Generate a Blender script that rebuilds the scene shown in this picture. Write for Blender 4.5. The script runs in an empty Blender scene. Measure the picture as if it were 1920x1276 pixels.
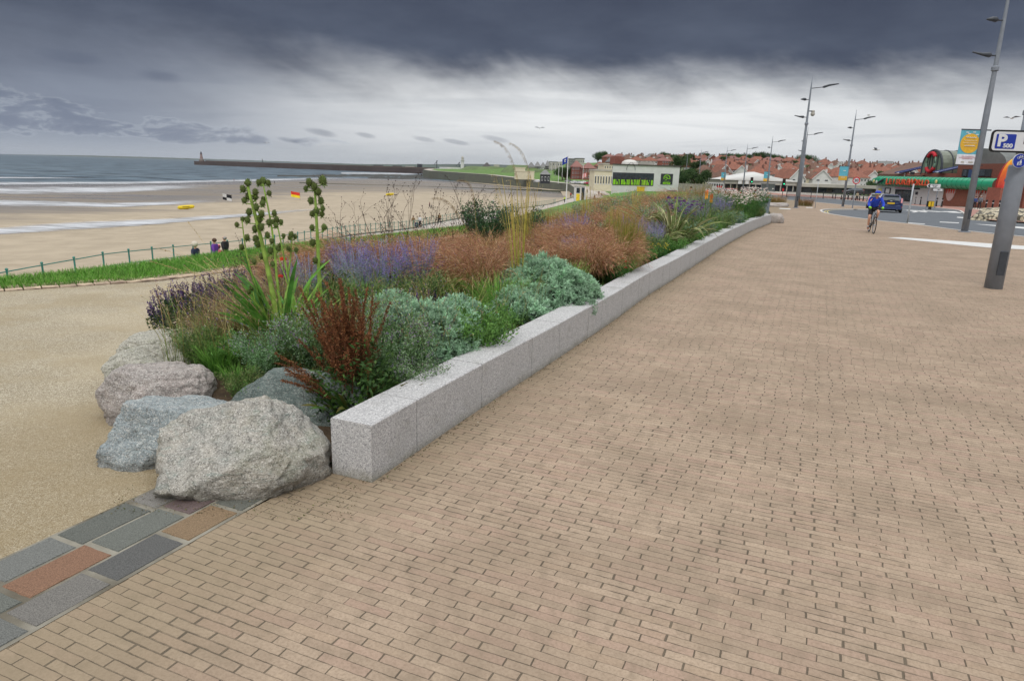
import bpy, math, random
import numpy as np
from mathutils import Vector, Matrix
S = bpy.context.scene
C = S.collection
rad = math.radians
random.seed(7)
RNG = np.random.default_rng(7)

# ------------------------------------------------------------------ camera
EYE = 2.2
PITCH, ROLL = rad(14.1), rad(1.7)
_f = np.array([0, math.cos(PITCH), -math.sin(PITCH)])
_r = np.array([1.0, 0, 0])
_u = np.cross(_r, _f)
_r2 = math.cos(ROLL) * _r + math.sin(ROLL) * _u
_u2 = -math.sin(ROLL) * _r + math.cos(ROLL) * _u
cam_data = bpy.data.cameras.new('camera')
cam = bpy.data.objects.new('camera', cam_data)
C.objects.link(cam)
cam_data.sensor_width = 36; cam_data.lens = 24
cam_data.clip_start = 0.05; cam_data.clip_end = 60000
m = Matrix.Identity(4)
for i in range(3):
    m[i][0] = _r2[i]; m[i][1] = _u2[i]; m[i][2] = -_f[i]
m[2][3] = EYE
cam.matrix_world = m
S.camera = cam
S.render.engine = 'CYCLES'
S.view_settings.view_transform = 'Standard'
S.view_settings.look = 'None'
S.view_settings.exposure = 0.0
S.view_settings.gamma = 1.0

def ray(px, py):
    return _f + _r2 * ((px - 960) / 1280) - _u2 * ((py - 638) / 1280)
def G(px, py, z=0.0):
    """survey a point of the photograph on level z -> world x, y, z"""
    d = ray(px, py); t = (z - EYE) / d[2]
    return Vector((t * d[0], t * d[1], z))
def AY(px, py, Y):
    """survey a point of the photograph at distance Y"""
    d = ray(px, py); t = Y / d[1]
    return Vector((t * d[0], Y, EYE + t * d[2]))

def srgb(r, g, b):
    f = lambda c: ((c / 255 + 0.055) / 1.055) ** 2.4 if c > 10 else c / 255 / 12.92
    return (f(r), f(g), f(b), 1)

# ------------------------------------------------------------------ node helper
class NT:
    def __init__(s, nt):
        s.nt = nt; s.n = nt.nodes; s.l = nt.links
    def add(s, typ, **kw):
        nd = s.n.new(typ)
        for k, v in kw.items(): setattr(nd, k, v)
        return nd
    def set(s, nd, name, v):
        inp = nd.inputs[name]
        if hasattr(v, 'node') or isinstance(v, bpy.types.NodeSocket): s.l.new(v, inp)
        elif v is not None: inp.default_value = v
    def math(s, op, a, b=None, c=None, clamp=False):
        nd = s.add('ShaderNodeMath', operation=op); nd.use_clamp = clamp
        s.set(nd, 0, a)
        if b is not None: s.set(nd, 1, b)
        if c is not None: s.set(nd, 2, c)
        return nd.outputs[0]
    def mix(s, f, a, b, blend='MIX'):
        nd = s.add('ShaderNodeMix', data_type='RGBA', blend_type=blend)
        s.set(nd, 0, f); s.set(nd, 6, a); s.set(nd, 7, b)
        return nd.outputs[2]
    def smooth(s, x, a, b, lo=0.0, hi=1.0):
        nd = s.add('ShaderNodeMapRange', interpolation_type='SMOOTHSTEP')
        s.set(nd, 0, x); s.set(nd, 1, a); s.set(nd, 2, b); s.set(nd, 3, lo); s.set(nd, 4, hi)
        return nd.outputs[0]
    def comb(s, x, y, z):
        nd = s.add('ShaderNodeCombineXYZ')
        s.set(nd, 0, x); s.set(nd, 1, y); s.set(nd, 2, z)
        return nd.outputs[0]
    def noise(s, vec, scale, detail=4, rough=0.5, dist=0.0):
        nd = s.add('ShaderNodeTexNoise')
        if vec is not None: s.l.new(vec, nd.inputs['Vector'])
        nd.inputs['Scale'].default_value = scale; nd.inputs['Detail'].default_value = detail
        nd.inputs['Roughness'].default_value = rough; nd.inputs['Distortion'].default_value = dist
        return nd.outputs['Fac']
    def scale(s, vec, sc, rot=(0, 0, 0), loc=(0, 0, 0)):
        nd = s.add('ShaderNodeMapping')
        s.l.new(vec, nd.inputs[0]); nd.inputs['Scale'].default_value = sc
        nd.inputs['Rotation'].default_value = rot; nd.inputs['Location'].default_value = loc
        return nd.outputs[0]

# ------------------------------------------------------------------ world: storm deck ahead, bright overcast above and behind
SUN_EL, SUN_AZ = rad(52), rad(200)       # azimuth clockwise from +Y: high, behind the photographer's right shoulder
W = bpy.data.worlds.new('World'); S.world = W; W.use_nodes = True
w = NT(W.node_tree); w.n.clear()
tc = w.add('ShaderNodeTexCoord').outputs['Generated']
sep = w.add('ShaderNodeSeparateXYZ'); w.l.new(tc, sep.inputs[0])
X, Y, Z = sep.outputs
el = w.math('MULTIPLY', w.math('ARCSINE', Z), 57.2958)
az = w.math('MULTIPLY', w.math('ARCTAN2', X, Y), 57.2958)
leftm = w.smooth(az, -8, -32)                                    # 1 at far left
p1 = w.comb(w.math('MULTIPLY', az, 0.10), w.math('MULTIPLY', el, 0.30), 0.0)
p2 = w.comb(w.math('MULTIPLY', az, 0.22), w.math('MULTIPLY', el, 0.8), 3.0)
shear = w.math('ADD', az, w.math('MULTIPLY', el, 1.1))
p3 = w.comb(w.math('MULTIPLY', shear, 0.16), w.math('MULTIPLY', el, 0.22), 7.0)
n1 = w.noise(p1, 1.0, 5, 0.55); n2 = w.noise(p2, 1.3, 6, 0.6); n3 = w.noise(p3, 1.0, 5, 0.58, 0.3)
# lower edge of the dark deck
edge = w.math('ADD', 6.5, w.math('MULTIPLY', w.math('SUBTRACT', n3, 0.5), 3.0))
edge = w.math('ADD', edge, w.math('MULTIPLY', w.math('SUBTRACT', n1, 0.5), 2.6))
lo = w.math('SUBTRACT', edge, w.math('ADD', 2.3, w.math('MULTIPLY', leftm, 3.6)))
hi = w.math('ADD', edge, w.math('ADD', 2.5, w.math('MULTIPLY', leftm, 2.6)))
deck = w.smooth(el, lo, hi)
# bright strip
br = w.mix(leftm, srgb(212, 215, 218), srgb(142, 151, 167))
glow = w.math('MULTIPLY', w.smooth(el, 0.8, 3.8), w.math('SUBTRACT', 1.0, w.smooth(w.math('ABSOLUTE', w.math('SUBTRACT', az, 9.0)), 6, 32)))
br = w.mix(w.math('MULTIPLY', glow, 0.9), br, srgb(240, 242, 243))
hz = w.smooth(el, 2.2, 0.0)
br = w.mix(w.math('MULTIPLY', hz, 0.8), br, w.mix(leftm, srgb(188, 193, 197), srgb(168, 176, 187)))
# grey stripes within the bright strip
st = w.noise(w.comb(w.math('MULTIPLY', az, 0.07), w.math('MULTIPLY', el, 0.75), 11.0), 1.0, 4, 0.55, 0.4)
br = w.mix(w.smooth(st, 0.40, 0.75, 0, 0.38), br, w.mix(leftm, srgb(166, 173, 181), srgb(122, 131, 149)))
# cumulus low on the sea side: bodies with pale rims
cn = w.noise(w.comb(w.math('MULTIPLY', az, 0.26), w.math('MULTIPLY', el, 0.78), 21.0), 1.0, 7, 0.6, 0.3)
top = w.math('SUBTRACT', 4.6, w.math('MULTIPLY', w.math('ADD', az, 37), 0.12))
cmask = w.math('MULTIPLY', w.smooth(el, 0.7, 1.5), w.smooth(el, w.math('ADD', top, 0.5), w.math('SUBTRACT', top, 0.9)))
cmask = w.math('MULTIPLY', cmask, w.smooth(az, -8, -16))
cv = w.math('MULTIPLY', cn, w.math('ADD', 0.55, w.math('MULTIPLY', cmask, 0.5)))
rim = w.math('MULTIPLY', w.smooth(cv, 0.44, 0.475), w.math('SUBTRACT', 1.0, w.smooth(cv, 0.475, 0.53)))
br = w.mix(w.math('MULTIPLY', rim, 0.3), br, srgb(188, 196, 206))
br = w.mix(w.math('MULTIPLY', w.smooth(cv, 0.44, 0.62), 0.6), br, srgb(112, 122, 143))
# white cumulus tops low over the town
t2 = w.noise(w.comb(w.math('MULTIPLY', az, 0.30), w.math('MULTIPLY', el, 0.7), 31.0), 1.0, 6, 0.55)
t2m = w.math('MULTIPLY', w.smooth(w.math('ADD', w.math('MULTIPLY', t2, 2.6), w.math('MULTIPLY', el, -1.0)), 0.0, 0.25), w.smooth(az, -2, 4))
t2m = w.math('MULTIPLY', t2m, w.smooth(az, 26, 18))
br = w.mix(w.math('MULTIPLY', t2m, 0.55), br, srgb(226, 230, 232))
# small dark clouds at mid height
def cloudlet(col, a0, e0, wa, we, strength, tilt=0.0):
    da = w.math('SUBTRACT', az, a0)
    de = w.math('SUBTRACT', w.math('SUBTRACT', el, e0), w.math('MULTIPLY', da, tilt))
    d = w.math('ADD', w.math('POWER', w.math('DIVIDE', w.math('ABSOLUTE', da), wa), 2.0),
               w.math('POWER', w.math('DIVIDE', w.math('ABSOLUTE', de), we), 2.0))
    d = w.math('ADD', d, w.math('MULTIPLY', w.math('SUBTRACT', n2, 0.5), 2.2))
    return w.mix(w.smooth(d, 1.35, -0.1, 0, strength * .8), col, srgb(98, 107, 126))
for a in ((-1.9, 2.3, 1.2, 0.22, 0.4), (-7.6, 2.1, 1.0, 0.2, 0.4), (-5.0, 1.95, 1.1, 0.2, 0.45), (-15.5, 2.3, 1.2, 0.3, 0.55),
          (-12.0, 2.2, 0.8, 0.2, 0.45), (-17.8, 1.6, 1.0, 0.22, 0.5)):
    br = cloudlet(br, *a, tilt=-0.16)
dk = w.mix(w.smooth(n1, 0.2, 0.85), srgb(70, 78, 96), srgb(92, 101, 119))
dk = w.mix(w.smooth(el, 9, 13.5, 0, 0.45), dk, srgb(62, 69, 87))
sky = w.mix(deck, br, dk)
for a in ((-32.0, 6.4, 1.9, 0.45, 0.75), (-26.4, 5.6, 1.5, 0.45, 0.8)):
    sky = cloudlet(sky, *a, tilt=-0.06)
# bright overcast overhead and behind the viewer, with the blue of the Nishita sky in it
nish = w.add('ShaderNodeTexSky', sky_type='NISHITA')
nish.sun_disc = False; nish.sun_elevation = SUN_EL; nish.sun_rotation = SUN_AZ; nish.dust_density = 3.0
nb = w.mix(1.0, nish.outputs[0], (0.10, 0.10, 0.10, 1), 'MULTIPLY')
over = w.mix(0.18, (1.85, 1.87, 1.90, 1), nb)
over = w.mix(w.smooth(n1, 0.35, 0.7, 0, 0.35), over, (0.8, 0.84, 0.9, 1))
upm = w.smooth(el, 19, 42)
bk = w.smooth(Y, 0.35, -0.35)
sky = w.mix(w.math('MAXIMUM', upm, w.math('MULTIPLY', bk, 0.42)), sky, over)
sky = w.mix(w.smooth(el, 0.0, -1.0), sky, srgb(120, 125, 128))
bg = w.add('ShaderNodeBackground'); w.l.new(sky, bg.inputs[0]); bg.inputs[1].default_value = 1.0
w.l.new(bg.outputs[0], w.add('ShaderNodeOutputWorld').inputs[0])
W.cycles.sampling_method = 'MANUAL'; W.cycles.sample_map_resolution = 512

sun_d = bpy.data.lights.new('sun', 'SUN'); sun = bpy.data.objects.new('sun', sun_d); C.objects.link(sun)
sun_d.energy = 1.0; sun_d.angle = rad(22); sun_d.color = (1, 0.96, 0.9)
sd = Vector((math.sin(SUN_AZ) * math.cos(SUN_EL), math.cos(SUN_AZ) * math.cos(SUN_EL), math.sin(SUN_EL)))
sun.rotation_euler = sd.to_track_quat('Z', 'Y').to_euler()

# ------------------------------------------------------------------ mesh collector
class MB:
    """collects strips, boxes, tubes ... and links them as ONE mesh; every vertex may carry a colour of its own"""
    def __init__(s):
        s.v = []; s.q = []; s.t = []; s.c = []; s.n = 0; s.ng = []
    def raw(s, v, q=None, t=None, c=None):
        v = np.asarray(v, dtype=float).reshape(-1, 3)
        if c is None: c = (0.5, 0.5, 0.5)
        c = np.asarray(c, dtype=float)
        if c.ndim == 1: c = np.tile(c[:3], (len(v), 1))
        s.v.append(v); s.c.append(c[:, :3])
        if q is not None and len(q): s.q.append(np.asarray(q, dtype=np.int64) + s.n)
        if t is not None and len(t): s.t.append(np.asarray(t, dtype=np.int64) + s.n)
        s.n += len(v); return s
    def box(s, c, size, rz=0.0, col=None, taper=(1, 1), rx=0.0, ry=0.0):
        a, b, h = [k / 2 for k in size]
        p = np.array([(-a, -b, -h), (a, -b, -h), (a, b, -h), (-a, b, -h), (-a * taper[0], -b * taper[1], h), (a * taper[0], -b * taper[1], h),
                      (a * taper[0], b * taper[1], h), (-a * taper[0], b * taper[1], h)])
        M = np.array(Matrix.Rotation(rz, 3, 'Z') @ Matrix.Rotation(ry, 3, 'Y') @ Matrix.Rotation(rx, 3, 'X'))
        p = p @ M.T + np.array(c)
        return s.raw(p, [(0, 3, 2, 1), (4, 5, 6, 7), (0, 1, 5, 4), (1, 2, 6, 5), (2, 3, 7, 6), (3, 0, 4, 7)], None, col)
    def bar(s, p0, p1, wd, ht, col=None):
        """a beam of rectangular section between two points"""
        p0 = np.array(p0, float); p1 = np.array(p1, float); d = p1 - p0; d = d / np.linalg.norm(d)
        a = np.cross(d, (0, 0, 1.0)); a = a / (np.linalg.norm(a) + 1e-9) if np.linalg.norm(a) > 1e-3 else np.array([1.0, 0, 0])
        b = np.cross(a, d); a = a * wd / 2; b = b * ht / 2
        v = [p0 - a - b, p0 + a - b, p0 + a + b, p0 - a + b, p1 - a - b, p1 + a - b, p1 + a + b, p1 - a + b]
        return s.raw(v, [(0, 1, 2, 3), (7, 6, 5, 4), (0, 4, 5, 1), (1, 5, 6, 2), (2, 6, 7, 3), (3, 7, 4, 0)], None, col)
    def tube(s, pts, rs, n=8, col=None, cap=True):
        P = np.array(pts, float); m_ = len(P)
        if np.isscalar(rs): rs = [rs] * m_
        T = np.gradient(P, axis=0); T /= (np.linalg.norm(T, axis=1)[:, None] + 1e-12)
        ref = np.array([0, 0, 1.0]) if abs(T[0][2]) < 0.9 else np.array([1.0, 0, 0])
        A = np.cross(T, ref); A /= (np.linalg.norm(A, axis=1)[:, None] + 1e-9); B = np.cross(T, A)
        th = np.linspace(0, 2 * np.pi, n, endpoint=False)
        R = np.array(rs)[:, None, None]
        V = P[:, None, :] + R * (np.cos(th)[None, :, None] * A[:, None, :] + np.sin(th)[None, :, None] * B[:, None, :])
        i = np.arange(m_ - 1)[:, None] * n; j = np.arange(n)[None, :]; j2 = (j + 1) % n
        q = np.stack([i + j, i + j2, i + n + j2, i + n + j], -1).reshape(-1, 4)
        V = V.reshape(-1, 3); t = []
        if cap:
            V = np.vstack([V, P[:1], P[-1:]]); c0 = m_ * n; c1 = c0 + 1
            for k in range(n):
                t.append((c0, (k + 1) % n, k)); t.append((c1, (m_ - 1) * n + k, (m_ - 1) * n + (k + 1) % n))
        if col is not None and np.asarray(col).ndim == 2:
            cc = np.repeat(np.asarray(col, float)[:, :3], n, axis=0)
            if cap: cc = np.vstack([cc, cc[:1], cc[-1:]])
            col = cc
        return s.raw(V, q, t, col)
    def lathe(s, prof, c=(0, 0, 0), n=16, col=None, sx=1, sy=1):
        """profile of (radius, z)"""
        th = np.linspace(0, 2 * np.pi, n, endpoint=False); P = np.array(prof, float); m_ = len(P)
        V = np.stack([P[:, 0][:, None] * np.cos(th) * sx + c[0], P[:, 0][:, None] * np.sin(th) * sy + c[1], np.repeat(P[:, 1][:, None], n, 1) + c[2]], -1)
        i = np.arange(m_ - 1)[:, None] * n; j = np.arange(n)[None, :]; j2 = (j + 1) % n
        q = np.stack([i + j, i + j2, i + n + j2, i + n + j], -1).reshape(-1, 4)
        return s.raw(V.reshape(-1, 3), q, None, col)
    def ball(s, c, r, n=10, m_=7, col=None, sc=(1, 1, 1)):
        ph = np.linspace(-np.pi / 2 + 0.02, np.pi / 2 - 0.02, m_)
        k = len(s.v)
        s.lathe([(r * math.cos(a), r * math.sin(a)) for a in ph], (0, 0, 0), n, col)
        s.v[k] = s.v[k] * np.array(sc) + np.array(c); return s
    def prism(s, outline, z0, z1, col=None):
        """outline in xy (counter clockwise), extruded"""
        s.ng.append((s.n, len(outline)))
        o = np.array([(p[0], p[1]) for p in outline], float); k = len(o)
        V = np.vstack([np.c_[o, np.full(k, z0)], np.c_[o, np.full(k, z1)]])
        q = [(i, (i + 1) % k, k + (i + 1) % k, k + i) for i in range(k)]
        s.raw(V, q, None, col); s.caps = getattr(s, 'caps', []); s.caps.append((s.n - 2 * k, k)); return s
    def xprism(s, outline, M, depth, col=None):
        """outline in local xz, extruded along local y by depth, placed by matrix M (4x4)"""
        o = np.array(outline, float); k = len(o)
        V = np.vstack([np.c_[o[:, 0], np.zeros(k), o[:, 1]], np.c_[o[:, 0], np.full(k, depth), o[:, 1]]])
        V = V @ np.array(M.to_3x3()).T + np.array(M.translation)
        q = [(i, (i + 1) % k, k + (i + 1) % k, k + i) for i in range(k)]
        s.raw(V, q, None, col); s.caps = getattr(s, 'caps', []); s.caps.append((s.n - 2 * k, k)); return s
    def build(s, name, mat, parent=None, smooth=False, loc=None):
        me = bpy.data.meshes.new(name)
        V = np.vstack(s.v); Cc = np.vstack(s.c)
        polys = []
        Q = np.vstack(s.q) if s.q else np.zeros((0, 4), int)
        T = np.vstack(s.t) if s.t else np.zeros((0, 3), int)
        caps = []
        for (st_, k) in getattr(s, 'caps', []):
            caps.append(list(range(st_ + k - 1, st_ - 1, -1))); caps.append(list(range(st_ + k, st_ + 2 * k)))
        L = np.concatenate([Q.ravel(), T.ravel(), np.array([i for c_ in caps for i in c_], int)]).astype(np.int32)
        tot = np.concatenate([np.full(len(Q), 4), np.full(len(T), 3), np.array([len(c_) for c_ in caps], int)]).astype(np.int32)
        me.vertices.add(len(V)); me.vertices.foreach_set('co', V.astype(np.float32).ravel())
        me.loops.add(len(L)); me.loops.foreach_set('vertex_index', L)
        me.polygons.add(len(tot))
        me.polygons.foreach_set('loop_start', np.concatenate([[0], np.cumsum(tot)[:-1]]).astype(np.int32))
        me.polygons.foreach_set('loop_total', tot)
        me.update(calc_edges=True)
        a = me.color_attributes.new('col', 'FLOAT_COLOR', 'POINT')
        a.data.foreach_set('color', np.c_[Cc, np.ones(len(Cc))].astype(np.float32).ravel())
        me.polygons.foreach_set('use_smooth', [smooth] * len(tot))
        me.validate()
        o = bpy.data.objects.new(name, me); me.materials.append(mat)
        C.objects.link(o)
        if parent is not None: o.parent = parent
        if loc is not None: o.location = loc
        return o

def tag(o, label=None, cat=None, group=None, kind=None):
    if label: o['label'] = label
    if cat: o['category'] = cat
    if group: o['group'] = group
    if kind: o['kind'] = kind
    return o
def empty(name, loc=(0, 0, 0), rz=0.0, label=None, cat=None, group=None):
    o = bpy.data.objects.new(name, None); C.objects.link(o)
    o.location = loc; o.rotation_euler = (0, 0, rz); o.empty_display_size = 0.2
    return tag(o, label, cat, group)
KIDS = {}
def kids(o): return [c for c in bpy.data.objects if c.parent == o]
def copy_tree(o, loc=None, rz=None, label=None, group=None, sc=None, cat=None):
    def cp(a, parent):
        b = a.copy(); C.objects.link(b)
        if parent is not None: b.parent = parent
        for ch in a.children: cp(ch, b)
        return b
    r = cp(o, None)
    if loc is not None: r.location = loc
    if rz is not None: r.rotation_euler = (0, 0, rz)
    if sc is not None: r.scale = sc if hasattr(sc, '__len__') else (sc, sc, sc)
    return tag(r, label, cat, group)

# ------------------------------------------------------------------ materials
MATS = {}
def mat(name, col, rough=0.7, var=0.12, nscale=6.0, bump=0.0, bscale=30.0, metal=0.0, spec=0.4, col2=None, coord='Object', detail=5):
    """plain surface with noise in colour and a little relief"""
    if name in MATS: return MATS[name]
    M_ = bpy.data.materials.new(name); M_.use_nodes = True; t = NT(M_.node_tree); t.n.clear()
    out = t.add('ShaderNodeOutputMaterial'); b = t.add('ShaderNodeBsdfPrincipled'); t.l.new(b.outputs[0], out.inputs[0])
    co = t.add('ShaderNodeTexCoord').outputs[coord]
    n = t.noise(co, nscale, detail, 0.6)
    c1 = tuple(max(0, k * (1 - var)) for k in col[:3]) + (1,)
    c2 = tuple(min(1, k * (1 + var)) for k in (col2 or col)[:3]) + (1,)
    hs = t.add('ShaderNodeHueSaturation'); t.set(hs, 'Color', t.mix(t.smooth(n, 0.3, 0.7), c1, c2)); t.set(hs, 'Value', t.math('ADD', 0.88, t.math('MULTIPLY', t.add('ShaderNodeObjectInfo').outputs['Random'], 0.24)) if var >= .1 else 1.0)
    t.set(b, 'Base Color', hs.outputs[0])
    b.inputs['Roughness'].default_value = rough; b.inputs['Metallic'].default_value = metal
    b.inputs['Specular IOR Level'].default_value = spec
    if bump:
        bn = t.add('ShaderNodeBump'); bn.inputs['Strength'].default_value = 1.0; bn.inputs['Distance'].default_value = bump
        t.l.new(t.noise(co, bscale, 6, 0.65), bn.inputs['Height']); t.l.new(bn.outputs[0], b.inputs['Normal'])
    MATS[name] = M_; return M_
def vmat(name, rough=0.6, trans=0.0, var=0.25, nscale=9.0, spec=0.25, bump=0.0, bscale=60.0, sat=1.0):
    """surface coloured by the vertex colours of its own parts (leaf, stem, petal ...)"""
    M_ = bpy.data.materials.new(name); M_.use_nodes = True; t = NT(M_.node_tree); t.n.clear()
    out = t.add('ShaderNodeOutputMaterial'); b = t.add('ShaderNodeBsdfPrincipled')
    at = t.add('ShaderNodeAttribute', attribute_name='col').outputs['Color']
    oi = t.add('ShaderNodeObjectInfo').outputs['Random']
    co = t.add('ShaderNodeTexCoord').outputs['Object']
    n = t.noise(co, nscale, 3, 0.6)
    f = t.math('ADD', t.smooth(n, 0.25, 0.75, 1 - var, 1 + var), t.math('MULTIPLY', t.math('SUBTRACT', oi, 0.5), 0.30))
    hs = t.add('ShaderNodeHueSaturation'); t.set(hs, 'Value', f); hs.inputs['Saturation'].default_value = sat; t.set(hs, 'Color', at)
    t.set(hs, 'Hue', t.math('ADD', 0.49, t.math('MULTIPLY', oi, 0.02)))
    t.set(b, 'Base Color', hs.outputs[0]); b.inputs['Roughness'].default_value = rough
    b.inputs['Specular IOR Level'].default_value = spec
    if bump:
        bn = t.add('ShaderNodeBump'); bn.inputs['Distance'].default_value = bump
        t.l.new(t.noise(co, bscale, 6, 0.65), bn.inputs['Height']); t.l.new(bn.outputs[0], b.inputs['Normal'])
    if trans:
        tr = t.add('ShaderNodeBsdfTranslucent'); t.set(tr, 'Color', hs.outputs[0])
        mx = t.add('ShaderNodeMixShader'); mx.inputs[0].default_value = trans
        t.l.new(b.outputs[0], mx.inputs[1]); t.l.new(tr.outputs[0], mx.inputs[2]); t.l.new(mx.outputs[0], out.inputs[0])
    else: t.l.new(b.outputs[0], out.inputs[0])
    MATS[name] = M_; return M_
LEAF = vmat('leaf_and_petal', 0.6, 0.26, var=.34, sat=0.97)
FAR = vmat('painted_and_built', 0.65, 0.0, 0.10, 1.5)
CLOTH = vmat('cloth_and_skin', 0.75, 0.0, 0.12, 14)
STEEL = mat('grey_painted_steel', srgb(124, 130, 138), 0.5, 0.09, 3)
# ================================================================== SETTING
def lerp_tab(t, x):
    xs = [a for a, b in t]; ys = [b for a, b in t]
    return np.interp(x, xs, ys)
GZ = [(-50, 0), (32, 0), (130, -1.9), (200, -1.0), (260, 0.8), (340, 3.5), (450, 7.0), (600, 10.5), (800, 13.0), (1200, 14.5), (4000, 15)]
def gz(y): return lerp_tab(GZ, y)                       # level of the upper ground
ZL = [(-50, -3.0), (30, -3.0), (95, -6.2), (430, -6.0), (600, -3.2), (900, -2.0), (4000, 0)]
def zl(y): return lerp_tab(ZL, y)                       # level of the lower promenade
RAILX = [(-20, -20), (10, -19.2), (25.6, -18.5), (35, -17.6), (43, -16.6), (71, -16.9), (102, -12.9), (140, -2.5), (174, 9.0), (230, 20), (300, 27), (430, 33), (500, 9), (600, -26), (780, -97), (900, -120), (1200, -150), (1700, -150), (4000, -150)]
XLT = [(-20, -17.5), (25, -15.5), (60, -11), (102, 0), (140, 16), (174, 29), (230, 33), (300, 38), (430, 40), (500, 17), (600, -18), (780, -88), (900, -110), (1200, -140), (1700, -140), (4000, -130)]
XUT = [(-20, -30), (-5, -19.5), (8, -12.9), (12, -10.0), (17, -6.6), (28, -1.5), (45, 5), (80, 9), (100, 13.5), (120, 18.5), (150, 25), (174, 36), (230, 42), (300, 52), (430, 72), (500, 84), (600, 95), (800, 130), (4000, 300)]
def sstep(a, b, x):
    t = np.clip((x - a) / (b - a), 0, 1); return t * t * (3 - 2 * t)
def hz(x, y):
    a = lerp_tab(XLT, y); b = lerp_tab(XUT, y)
    return zl(y) + (gz(y) - zl(y)) * sstep(a, np.maximum(b, a + 0.5), x)
def GS(px, py, off=0.0, f=gz):
    """survey a point on the sloping ground"""
    y = 30.0; p = None
    for _ in range(60):
        p = G(px, py, float(f(y)) + off)
        if p.y < 0 or p.y > 3500: p = AY(px, py, 900); break
        if abs(p.y - y) < 1e-3: break
        y = 0.5 * y + 0.5 * p.y
    return p

def sheet(name, outline, off, material, f=gz, cuts=(32, 60, 90, 130, 200, 260)):
    import bmesh
    bm = bmesh.new()
    vs = [bm.verts.new((p[0], p[1], 0)) for p in outline]; bm.faces.new(vs)
    for c in cuts:
        bmesh.ops.bisect_plane(bm, geom=bm.verts[:] + bm.edges[:] + bm.faces[:], plane_co=(0, c, 0), plane_no=(0, 1, 0))
    bmesh.ops.triangulate(bm, faces=bm.faces[:])
    for v in bm.verts: v.co.z = float(f(v.co.y)) + off
    bm.normal_update()
    for fa in bm.faces:
        if fa.normal.z < 0: fa.normal_flip()
    me = bpy.data.meshes.new(name); bm.to_mesh(me); bm.free(); me.materials.append(material)
    o = bpy.data.objects.new(name, me); C.objects.link(o); tag(o, kind='structure'); return o

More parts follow.
